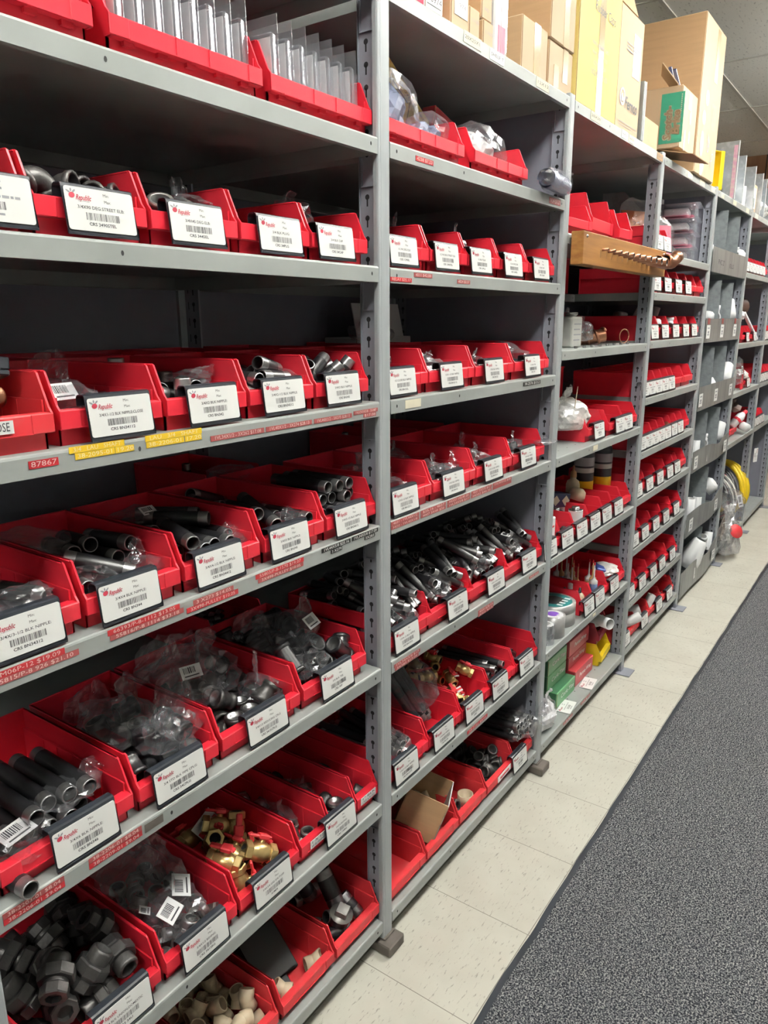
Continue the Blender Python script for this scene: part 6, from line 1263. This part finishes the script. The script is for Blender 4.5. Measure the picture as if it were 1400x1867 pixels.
# glue bottles
rr = random.Random(12)
for q in range(11):
    x = 1.425+.155*rr.random(); y = .045+.016*q; m_ = ('bluegel', 'pvcgrey', 'amber')[q % 3]
    t = thing('glue_bottle', 'nozzled glue bottle standing in the bin of coloured droppers', 'bottle', (x, y, zC[4]+.004), group='nozzled glue bottles')
    obj('bottle_body', cmesh(('gb', m_), lambda: MB().lathe([(0, .0), (.015, 0), (.0155, .070), (.009, .080)], 14, 0).mesh('bottle_body', m_)), t)
    obj('spout', cmesh(('gn', q % 2), lambda: MB().lathe([(.0155, .070), (.0155, .082), (.007, .088), (.0035, .096), (.002, .150), (0, .150)], 12, 0).mesh('spout', ['pvcgrey', 'amber'][q % 2])), t)
    obj('spout_tip', cmesh('gt', lambda: MB().lathe([(.0026, .146), (.0022, .157), (0, .157)], 8, 0).mesh('spout_tip', 'red')), t)
for q, (x, y) in enumerate(((1.345, .05), (1.39, .06), (1.36, .11))):
    t = thing('dropper_bottle', 'cream dropper bottle with black tip in the bin beside the tape', 'bottle', (x, y, zC[4]+.004), group='cream dropper bottles')
    obj('bottle_body', MB().lathe([(0, 0), (.017, 0), (.018, .05), (.008, .062), (0, .062)], 14, 0).mesh('bottle_body', 'cpvc'), t); obj('dropper_tip', MB().lathe([(.007, .06), (.004, .082), (0, .084)], 10, 0).mesh('dropper_tip', 'black'), t)
bag(95, 1.69, .07, zC[4]+.075, .07, .05, .022, 'blue and white printed packet in the bin against the third post', m='bagmilk', stickers=((-.02, 0, .015, .3, 0, .3, .05, .03),))
tag(obj('paper_packet', MB().rbox(-.04, .04, -.02, .02, 0, .012, .004).mesh('paper_packet', 'blue'), None, (1.66, .08, zC[4]+.085), (.2, 0, .5)), 'blue packet in the bin against the third post', 'packet')
c = carton('carton', 1.04, 1.17, .24, .38, zC[4]+.005, zC[4]+.135, 'brown carton in the red bin behind the tape rolls')
def roll(x, y, z, r, h, label, m='duct', lab=('teal', 'pvcgrey'), n=1):
    t = thing('tape_roll', label, 'tape', (x, y, z))
    obj('tape_body', MB().lathe([(r*.52, .0005), (r, .0005), (r, h), (r*.52, h), (r*.50, h*.5)], 36, 0, closed=True).mesh('tape_body', m), t)
    l = MB(); l.lathe([(r*.84, h+.0008), (r*.53, h+.0012)], 32, 0); l.lathe([(r*.5, h+.001), (.0, h+.001)], 32, 1)
    for q in range(4): l.box(-r*.5+.3*r*q, -r*.35+.3*r*q, -r*.62, -r*.35, h+.0013, h+.0016, 2)
    obj('core_label', l.mesh('core_label', [lab[0], lab[1], 'white']), t)
    return t
zr = zC[4]
roll(1.222, .100, zr, .083, .048, 'wide silver duct tape roll, lower of the stacked pair', lab=('teal', 'dark')); roll(1.222, .100, zr+.050, .083, .030, 'wide silver duct tape roll with green label, upper of the stacked pair', lab=('teal', 'dark'))
roll(1.098, .048, zr, .043, .078, 'small silver tape roll with red, white and purple label', lab=('white', 'purple'))
roll(1.020, .040, zr, .030, .070, 'clear wrapped tape roll beside the second post', 'clear', lab=('white', 'duct'))
# bottom level: green and red cartons, yellow bin, cards, crumpled bag
zb = zC[5]
def pk(x0, x1, z0, z1, m_, ms_, txt, label, y0=.065, y1=.26, rz=0):
    c = carton('carton', x0, x1, y0, y1, z0, z1, label, m_, ms_, rz=rz)
    q = MB(); put_text(q, txt, 0, 0, .024, 0, -.001, min(.13, (x1-x0)*.7), .1, .0004); obj('printed_name', q.mesh('printed_name', ['card']), c, (.01, -c['d_']-.0003, (z1-z0)*.55)); return c
pk(1.200, 1.385, zb, zb+.063, 'greenbox', 'greentop', 'Cork-Tite', 'green carton, lowest of the stack of three on the bottom shelf', .055)
pk(1.185, 1.370, zb+.064, zb+.127, 'greenbox', 'greentop', 'Cork-Tite', 'green carton, middle of the stack of three on the bottom shelf', .09)
pk(1.185, 1.370, zb+.128, zb+.195, 'greenbox', 'greentop', 'Cork-Tite', 'green carton, topmost of the stack of three on the bottom shelf', .09)
pk(1.400, 1.600, zb, zb+.068, 'redbox', 'redbox', 'Perma-Wrap', 'red carton, lowest of the stack beside the yellow bin', .060)
pk(1.395, 1.595, zb+.069, zb+.122, 'redbox', 'redbox', 'Perma-Wrap', 'red carton, middle of the stack beside the yellow bin', .09)
pk(1.395, 1.615, zb+.123, zb+.190, 'redbox', 'redbox', 'Perma-Wrap', 'red carton, topmost of the stack beside the yellow bin', .09)
for x0, x1, d_ in ((1.190, 1.292, 'left of two'), (1.420, 1.522, 'right of two')):
    cme = MB(); src = card_mesh(None, None, False, 5); 
    o = obj('price_card', src, None, ((x0+x1)/2, .045, zb+.002), (radians(-90)+TILT, 0, radians(8))); o.location = Vector(((x0+x1)/2, -.006, zb+.0025)); o.rotation_euler = (0, 0, 0)
    o.matrix_world = Matrix.Translation(((x0+x1)/2, .003, zb+.0015)) @ Matrix.Rotation(radians(7), 4, 'Z') @ Matrix.Rotation(-pi/2+.0, 4, 'X') @ Matrix.Translation((0, 0, .052)) @ CT.inverted()
    tag(o, 'white price card lying flat on the bottom shelf, %s' % d_, 'card')
make_bin(1.640, 1.800, zb, 'yellow bin under the maroon one on the bottom shelf', y=.045, m='yellow', d=.20, rot=.1)
make_bin(1.635, 1.805, zb+.094, 'maroon bin of white pipe ends stacked on the yellow bin', y=.060, m='darkred', d=.20, rot=.1)
for q, (x, y, z, a, b, s) in enumerate(((1.69, .13, .165, 1.3, .6, .75), (1.73, .10, .19, 1.5, -.5, .8), (1.67, .17, .15, 1.2, .2, .7))): pvc('pipe', x-.03, y, zb+z, (a, 0, b), s, 'white pipe end in the maroon bin', m='pvc', group='white pipe ends in the maroon bin')
t = thing('paper_bag', 'crumpled white paper wrap at the foot of the second post', 'paper', (1.045, .055, zb+.045))
obj('wrap', bag_mb(97, .070, .045, .050, .9, ((.0, .0, .0, .09, .12, .3, .2),)).mesh('wrap', 'white'), t)

# ------------------------------------------------------------------ fourth bay contents
z = zD[1]
def packet(x, y, z, w_, h_, m, label, lean=.35, rz=-.5, lay_=0):
    t = thing('plastic_packet', label, 'packet', (x, y, z+.001), (-lean, 0, rz))
    obj('card_sheet', MB().rbox(-w_/2, w_/2, -.003, .003, 0.004, h_*.8, .001).mesh('card_sheet', m), t)
    mk = MB(); put_text(mk, '25 ea', .0, h_*.55, .02, 0, -.0034, w_*.5); obj('printed_text', mk.mesh('printed_text', 'ink'), t)
    obj('clear_sleeve', bag_mb(int(x*100) % 50, w_*.62, .022, h_*.62, .25).mesh('clear_sleeve', 'bag'), t, (0, 0, h_*.45)); return t
packet(2.12, .13, z+.02, .20, .22, 'orange', 'orange card in a clear bag leaning in the highest shelf of the fourth bay', .3)
packet(2.13, .08, z, .16, .16, 'pink', 'pink card in a clear bag in front of the orange one', .15)
tag(obj('sheet_divider', MB().prism([(.02, 0), (.40, 0), (.40, .30), (.30, .30)], -.0015, .0015, 'x').mesh('sheet_divider', 'divider'), None, (2.315, .0, z+.001)), 'angled metal divider beside the clear packs in the fourth bay', 'divider')
for q in range(4):
    t = thing('clamshell_pack', 'clear clamshell pack of white parts, %s of four stacked beside the metal divider' % ('lowest', 'second', 'third', 'topmost')[q], 'package', (2.47, .11, z+.002+.062*q), (0, 0, .15))
    obj('shell', MB().rbox(-.09, .09, -.09, .09, 0, .050, .010, 0, seg=2).rbox(-.11, .11, -.11, .10, .048, .050, .0009, 0).mesh('shell', 'clear'), t)
    obj('white_part', MB().rbox(-.06, .05, -.06, .05, .006, .036, .008, 0, seg=2).mesh('white_part', 'white'), t)
    obj('backing_card', MB().box(-.09, .09, -.085, .085, .051, .0525).mesh('backing_card', 'darkred' if q % 2 else 'pink'), t)
tag(obj('price_sheet', MB().rbox(-.07, .07, 0, .002, 0, .10, .0005, 0).box(-.05, .04, -.0006, 0, .02, .03, 1).box(-.05, .05, -.0006, 0, .05, .056, 1).mesh('price_sheet', ['white', 'inkgrey']), None, (2.52, .20, z+.19)), 'white printed sheet above the stacked clear packs', 'sheet')
z = zD[3]
pvc('elbow', 1.90, .06, z+.045, (0, .4, .2), .75, 'white elbow in the first bin of the white fittings row'); pvc('cone', 2.02, .10, z+.065, (.3, -.4, 0), 1.0, 'white cone fitting rising over the second bin, fourth bay'); pvc('cap', 2.09, .05, z+.07, (0, 0, 0), .6, 'white dome fitting, right of the white cone')
pvc('cone', 2.13, .22, z+.11, (pi, .3, 0), .8, 'grey white cone behind the white fittings row', m='pvcgrey'); pvc('tee', 2.33, .06, z+.055, (0, 0, .3), .55, 'small white tee at the bin tops, white fittings row'); pvc('pipe', 2.40, .16, z+.07, (.2, .2, 0), .6, 'grey white pipe standing in the white fittings row', m='pvcgrey')
rr = random.Random(8)
def cu(x, y, z, L_, r_, rt, label, m='copper', group=None):
    o = obj('copper_fitting', MB().lathe([(r_*.8, 0), (r_, 0), (r_, L_), (r_*.8, L_), (r_*.8, 0)], 12, [0, 0, 0, 1]).mesh('copper_fitting', [m, 'dark']), None, (x, y, z), rt); return tag(o, label, 'fitting', group)
for (lv, x, y, dz, L_, r_, d_) in ((5, 2.36, .03, .075, .03, .012, 'in the row fully covered by cards'), (6, 1.99, .03, .060, .04, .014, 'left in the row above the copper tube'), (6, 2.16, .03, .060, .04, .010, 'in the middle of the row above the copper tube'), (6, 2.32, .03, .065, .05, .009, 'right in the row above the copper tube'), (7, 2.00, .04, .050, .05, .011, 'left in the row of the copper tube'), (7, 2.17, .05, .060, .08, .012, 'middle in the row of the copper tube'), (7, 2.52, .12, .070, .13, .005, 'long and thin, sticking up from its row'), (7, 2.60, .05, .05, .03, .016, 'right of the thin upright tube'), (8, 1.93, .10, .09, .09, .009, 'in the second row from the floor, left'), (8, 2.05, .14, .10, .07, .007, 'in the second row from the floor, behind'), (8, 2.24, .07, .06, .04, .013, 'in the second row from the floor, middle')):
    cu(x, y, zD[lv]+dz-.03, L_, r_, (-.5 if L_ > .1 else 1.0, .3, 2.1 if L_ < .1 else 0), 'copper coloured tube piece, '+d_, 'brass' if lv == 8 else 'copper')
for q, (x, y, dz, rt, s) in enumerate(((1.98, .06, .060, (1.1, 0, .6), .75), (2.06, .10, .070, (1.2, 0, .5), .8), (2.01, .15, .05, (1.4, 0, .9), .7))): pvc('pipe', x, y, zD[9]+dz, rt, s, 'grey white pipe end in the lowest left bin of the fourth bay', m='pvcgrey', group='grey pipe ends in the lowest left bin')
pvc('pipe', 2.30, .05, zD[9]+.03, (.3, .2, 0), .7, 'grey white pipe piece, third bin on the floor shelf of the fourth bay', m='pvcgrey'); pvc('cone', 2.50, .05, zD[9]+.035, (pi, 0, 0), .8, 'grey white cone in the last bin on the floor shelf, fourth bay', m='pvcgrey')
# an assortment of small grey fittings at the bottoms of the small bins
FB = [o for o in list(bpy.data.objects) if o.parent is None and o.name.startswith('shelf_bin') and 1.0 < o.location.x < 2.75 and o.location.y < .05]
for t in FB:
    zt = t.location.z
    if any(abs(zt-q) < .005 for q in (zD[1], zD[4], ZT)): continue
    w_ = t.dimensions.x
    base = t['label']
    m_ = 'copper' if zD[9]+.1 < zt < zD[5]+.02 and t.location.x > 1.83 else 'galv'
    kinds = (F_cpl, F_elb) if m_ == 'copper' else (F_cpl, F_plug)
    for q in range(3):
        fn = kinds[q % 2]; me = cmesh(('sf', m_, q % 2), lambda: (lambda r: r[0].mesh('small_fitting', r[1]))(fn(m_, .009)))
        o = obj('small_fitting', me, None, (t.location.x+rr.uniform(-.025, .025), t.location.y+.035+.045*q, zt+.022), (rr.uniform(0, 3), rr.uniform(0, 3), rr.uniform(0, 3)))
        tag(o, 'small %s fitting in the %s' % ('copper' if m_ == 'copper' else 'grey', base.replace('red bin from the left ', 'bin, ').replace('with a milky bag leaning into it, under the cans', 'holding the milky bag').replace('red ', '').replace(' up from the floor, fourth bay', ' from the floor')), 'fitting', 'small fittings in the '+base)

# ------------------------------------------------------------------ fifth bay: deep metal fronts, dividers, white fittings
U = UNIT['E']; SF = [(1.745, 1.862), (1.405, 1.522), (1.062, 1.185), (.738, .852), (.385, .515), (.040, .190)]
def front_mesh(h, bend=False):
    mb = MB(); n = 24; x0, x1 = .021, PW-.021; v = []
    for i in range(n+1):
        x = x0+(x1-x0)*i/n; dip = -.022*math.exp(-((i/n-.62)/.16)**2) if bend else 0; out = -.010*math.exp(-((i/n-.6)/.2)**2) if bend else 0
        for y, z in ((0+out, 0), (0+out*1.4, h+dip), (.0015+out*1.4, h+dip), (.0015+out, 0)): v.append((x, y, z))
    f = []
    for i in range(n):
        for q in range(4): f.append((4*i+q, 4*i+(q+1) % 4, 4*i+4+(q+1) % 4, 4*i+4+q))
    mb.add(v, f, 0); return mb.mesh('bin_front', 'sheet')
for i, (za, zb_) in enumerate(SF):
    fr = obj('bin_front', front_mesh(zb_-za, i >= 3), U, (0, -.0035, za))
    xs = [2.81+.06, 3.12, 3.42] if i > 0 else []
    for k_, xw in enumerate([2.815, 3.135, 3.47] if i == 1 else [2.80, 3.15, 3.535] if i in (2,) else [2.83, 3.12, 3.50] if i == 3 else [2.86, 3.15, 3.42] if i == 4 else [3.10, 3.50] if i == 5 else []):
        h = zb_-za; mb = MB(); mb.rbox(-.038, .038, -.0012, 0, -.033, .033, .0004, 0)
        for q in (.018, -.014): quad(mb, -.022, .022, q-.003, q+.003, 1, -.0014)
        quad(mb, -.016, .016, -.008, .004, 1, -.0014)
        obj('price_sticker', mb.mesh('price_sticker', ['card', 'inkgrey']), fr, (xw-3*PW, -.002-(.010 if i >= 3 and xw > 3.2 else 0), h*.45))
        if i in (1, 2): obj('red_marks', MB().rbox(-.022, .022, -.0008, 0, -.014, .014, .0003).mesh('red_marks', 'tapered2'), fr, (xw-3*PW+.0, -.0012, h*.45+.052)) if i == 1 else None
    if i == 0:
        mk = MB(); put_text(mk, 'PVC 2"', .20, .05, .035, 0, -.001, .14); put_text(mk, 'ELLS', .45, .045, .03, 0, -.001, .10); obj('marker_writing', mk.mesh('marker_writing', 'ink'), fr, (.02, -.0008, 0))
levels = [2.086]+[q[0] for q in SF]
for i in range(6):
    ztop = levels[i]-.002; zbot = SF[i][0]+.031
    for xd in ((.300, .610) if i < 4 else (.46,)):
        obj('divider_panel', MB().box(-.001, .001, .002, .58, 0, ztop-zbot-.03).mesh('divider_panel', 'divider'), U, (xd, 0, zbot))
zE = [q[0]+.031 for q in SF]
for kd, x, y, z, rt, s, d_ in (
    ('cap', 3.60, .045, 1.870, (.2, .2, 0), 1.25, 'white dome at the right over the highest metal front'), ('bend', 3.50, .04, 1.885, (.3, -.9, .5), .50, 'small white bend over the highest metal front'), ('pipe', 2.80, .03, 1.775, (0, 0, 0), .8, 'white stub at the left over the highest metal front'),
    ('elbow', 3.20, .055, 1.530, (0, 0, .3), .95, 'large white elbow over the second metal front'), ('cone', 3.55, .055, 1.520, (0, .1, 0), 1.15, 'tall white cone over the second metal front'), ('cap', 3.04, .05, 1.535, (.2, 0, 0), .9, 'small white dome left of the elbow, second metal front'),
    ('cap', 3.19, .050, 1.165, (1.1, 0, .3), 1.45, 'round white dome over the third metal front'), ('cone', 3.55, .055, 1.160, (.3, .5, .2), 1.25, 'white cone on its side over the third metal front'),
    ('pipe', 3.05, .05, .775, (0, 0, 0), .85, 'white tube left, behind the fourth metal front'), ('tee', 3.24, .055, .840, (0, 0, .3), .70, 'white tee behind the fourth metal front'), ('cone', 3.54, .055, .820, (.3, .2, 0), 1.1, 'white cone behind the fourth metal front'),
    ('pipe', 3.03, .05, .430, (0, 0, 0), 1.0, 'white tube left, behind the fifth metal front'), ('pipe', 3.29, .06, .440, (0, 0, 0), 1.15, 'white tube upright, wider, behind the fifth metal front'), ('pipe', 3.21, .045, .425, (0, 0, 0), .85, 'white tube upright, narrower, behind the fifth metal front'), ('cap', 3.53, .055, .530, (.9, 0, .3), 1.5, 'round white cap over the fifth metal front'),
    ('cone', 3.13, .060, .130, (.35, .25, -.3), 1.75, 'largest white bowl fitting behind the lowest metal front'), ('bend', 3.50, .055, .165, (0, -1.1, .3), .9, 'white bend behind the lowest metal front'), ('pipe', 3.58, .045, .110, (0, .25, 0), .95, 'white pipe leaning behind the lowest metal front'), ('cap', 3.42, .045, .150, (0, .2, 0), .7, 'small white cap left of the leaning pipe, lowest metal front')):
    pvc(kd, x, y, z, rt, s, d_)

# ------------------------------------------------------------------ sixth and seventh bays
z = zF[2]
t = thing('pipe_clip', 'large curved white plastic clip lying over the red bins, sixth bay', 'clip', (3.98, .06, z+.12))
obj('curve', MB().sweep([(.075*cos(a*pi/12)-.0, 0, .06*sin(a*pi/12)) for a in range(1, 12)], .013, 10, 0).mesh('curve', 'pvc'), t, (0, 0, 0), (0, .3, .3)); obj('inner_curve', MB().sweep([(.045*cos(a*pi/12), .01, .035*sin(a*pi/12)) for a in range(0, 13)], .008, 8, 0).mesh('inner_curve', 'pvc'), t, (.02, 0, -.01), (0, .5, .3))
tag(obj('plastic_strip', MB().rbox(-.16, .16, -.010, .010, -.008, .008, .003).mesh('plastic_strip', 'pvc'), None, (4.16, .03, z+.10), (0, radians(32), radians(-10))), 'long white plastic bar sloping over the two cards, sixth bay', 'bar')
tag(obj('plastic_strip', MB().rbox(-.10, .10, -.008, .008, -.008, .008, .003).mesh('plastic_strip', 'pvc'), None, (4.20, .10, z+.15), (0, 0, .3)), 'short white plastic bar lying level behind the sloping bar', 'bar')
bag(100, 3.90, .10, z+.09, .07, .05, .05, 'clear bag of white parts at the fifth post, white clip shelf', m='bagmilk')
t = thing('wire_roll', 'dark brown coiled wire roll on the shelf under the highest small bins', 'roll', (3.97, .14, 1.60)); mb = MB()
for q in range(24): mb.sweep([(-.23+.02*q, .055*cos(a*pi/8), .055*sin(a*pi/8)) for a in range(17)], .005, 5, 0, caps=False)
t.location.x = 4.12; obj('coil', mb.mesh('coil', 'mesh_brown'), t)
tag(obj('shelf_bracket', MB().box(-.43, .43, .30, .31, 0, .05).mesh('shelf_bracket', 'shelf'), None, (4.113, 0, 1.50)), 'grey cross bar low behind the brown wire roll', 'bar')
z = zF[3]
t = thing('spray_bottle', 'bagged white spray bottle standing by the fifth post', 'bottle', (3.90, .07, z)); obj('bottle_body', MB().lathe([(0, .001), (.035, .001), (.037, .11), (.018, .16), (.014, .17), (0, .17)], 16, 0).mesh('bottle_body', 'pvcgrey'), t); obj('cap', MB().rbox(-.025, .025, -.018, .018, .17, .21, .004).mesh('cap', 'clear'), t)
bag(101, 3.92, .05, z+.10, .07, .05, .095, 'clear bag of white parts standing at the fifth post', stickers=((-.01, -.045, .03, 1.4, 0, 0, .04, .05),)); bag(102, 4.13, .06, z+.085, .075, .05, .035, 'clear bag of pink and white parts over the wide card', m='bagmilk')
tag(obj('red_wedge', MB().prism([(-.03, 0), (.03, 0), (.0, .13)], -.004, .004, 'y').mesh('red_wedge', 'red'), None, (4.03, .02, z+.001)), 'narrow red divider standing before the bagged bottle', 'divider')
t = thing('wire_bale', 'tangled black wire bundle on the shelf above the red capped bottles', 'bundle', (4.10, .16, zF[4]+.20)); 
obj('wires', bag_mb(103, .14, .10, .07, .9).mesh('wires', 'mesh_brown'), t)
z = zF[4]
for q, (x, y, dz, a, b, d_) in enumerate(((4.02, .10, .14, 1.5, .3, 'lying highest on the red bin'), (4.20, .05, .10, .9, -.6, 'leaning at the right of the red bin'), (4.28, .04, .055, 1.4, .8, 'lowest, at the shelf edge'))):
    t = thing('caulk_bottle', 'white bottle with red cap '+d_, 'bottle', (x, y, z+dz), (0, a, b))
    obj('bottle_body', MB().lathe([(0, -.07), (.028, -.07), (.028, .03), (.015, .06), (0, .06)], 14, 0).mesh('bottle_body', 'white'), t); obj('red_cap', MB().lathe([(.016, .055), (.014, .085), (0, .085)], 12, 0).lathe([(.0288, -.02), (.0288, .0)], 14, 0).mesh('red_cap', 'tapered' if False else 'red'), t)
tag(obj('plastic_tub', MB().lathe([(0, 0), (.05, 0), (.055, .04), (.06, .04), (.06, .046), (0, .046)], 20, 0).mesh('plastic_tub', 'pvcgrey'), None, (3.86, .10, z+.105)), 'pale tub at the fifth post beside the red capped bottles', 'tub')
cme = card_mesh(None, None, False, 6); o = obj('price_card', cme, UNIT['F']); o.matrix_parent_inverse = Matrix(); o.location = (PW-.021, -.006, .575); o.rotation_euler = (TILT, radians(90), radians(-20))
zb6 = zF[5]
def hose(x, y, z, R_, r_, n, m, label, rt=(pi/2, 0, 0), sp=.02):
    t = thing('hose_coil', label, 'hose', (x, y, z), rt); mb = MB(); pts = []
    for q in range(n*28+1): a = q*2*pi/28; pts.append(((R_-.003*(q % 28 == 0))*cos(a), R_*sin(a), q/28*sp-n*sp/2))
    mb.sweep(pts, r_, 8, 0); obj('coiled_tube', mb.mesh('coiled_tube', m), t); return t
for q in range(4): hose(4.24+.05*q, .18, zb6+.195+.0*q, .170, .011, 2, 'hosegrey' if q % 2 else 'hose', 'grey and black ribbed hose coil standing behind the sixth post, %s from the left' % nth[q], (pi/2, 0, radians(62)), .024)
hose(4.62, .17, zb6+.225, .190, .016, 3, 'yellow', 'yellow hose coil wrapped in film, right of the sixth post', (pi/2, 0, radians(60)), .030)
hose(4.52, .20, zb6+.205, .175, .013, 3, 'hose', 'black hose coil between the grey and the yellow coils', (pi/2, 0, radians(60)), .026); hose(4.44, .19, zb6+.195, .170, .008, 2, 'pink', 'pink and grey hose coil left of the black one', (pi/2, 0, radians(60)), .016)
c = carton('carton', 3.74, 3.92, .06, .36, zb6, zb6+.20, 'brown carton behind the bags of the sixth bay'); c = carton('carton', 3.98, 4.10, .14, .40, zb6+.001, zb6+.32, 'tall brown paper wrapped roll beside the hose coils')
bag(104, 3.94, -.02, zb6+.27, .10, .07, .085, 'clear bag with blue striped and pink packs above the floor bag', stickers=((-.03, -.05, .02, 1.3, 0, -.3, .06, .08),))
bag(105, 4.12, .01, zb6+.16, .10, .06, .075, 'clear bag with small red parts, beside the hose coils', amp=.7)
bag(106, 3.87, -.03, .125, .135, .065, .150, 'big clear bag slumped over the shelf edge to the floor', amp=.6, m='smoke', flaps=((.05, -.01, -.05, .16, .10, -2.4, .0),))
tag(obj('warning_disc', MB().lathe([(0, .002), (.046, .002), (.046, 0), (0, 0)], 26, 0).mesh('warning_disc', 'redlow'), None, (3.775, -.088, .205), (radians(62), 0, radians(-40))), 'round red label on the pack in the big clear bag', 'label')
bag(107, 3.97, .0, zb6+.03, .05, .04, .05, 'small red and white pack low beside the big clear bag', m='bagmilk')
bag(108, 4.00, .0, zb6+.20, .05, .03, .04, 'pink packet inside the upper clear bag', m='bagmilk')
z = zG[3]
for q in range(3): can(4.66+.10*q, .09, zG[4]+.0, .035, .11, 'clear jar in the seventh bay, %s from the left' % nth[q], 'clear', 'steel')

# ------------------------------------------------------------------ nipples beyond the largest three hundred become one heap
allnip = [o for o in bpy.data.objects if o.parent is None and o.name.startswith('pipe_nipple')]
cl = Vector(cam.location)
low = sorted(allnip, key=lambda o: (o.matrix_world.translation-cl).length*(1.6 if (o.get('label') or '').startswith('small') else 1)*(1.25 if o.matrix_world.translation.y > .2 else 1))
bpy.context.view_layer.update()
low = sorted(allnip, key=lambda o: (o.matrix_world.translation-cl).length*(1.3 if o.matrix_world.translation.y > .17 else 1))
rest = low[290:]
if rest:
    hb = MB()
    for o in rest:
        mw = o.matrix_world; k = len(hb.v)
        hb.v += [tuple(mw @ v.co) for v in o.data.vertices]
        for p in o.data.polygons: hb.f.append([k+i for i in p.vertices]); hb.m.append(p.material_index); hb.s.append(True)
    for o in rest: bpy.data.objects.remove(o, do_unlink=True)
    tag(obj('pipe_nipples', hb.mesh('pipe_nipples', ['blk', 'thread', 'dark'])), 'thin black pipe nipples heaped in the bins further along and at the bin backs', 'nipples', kind='stuff')
import re as _re
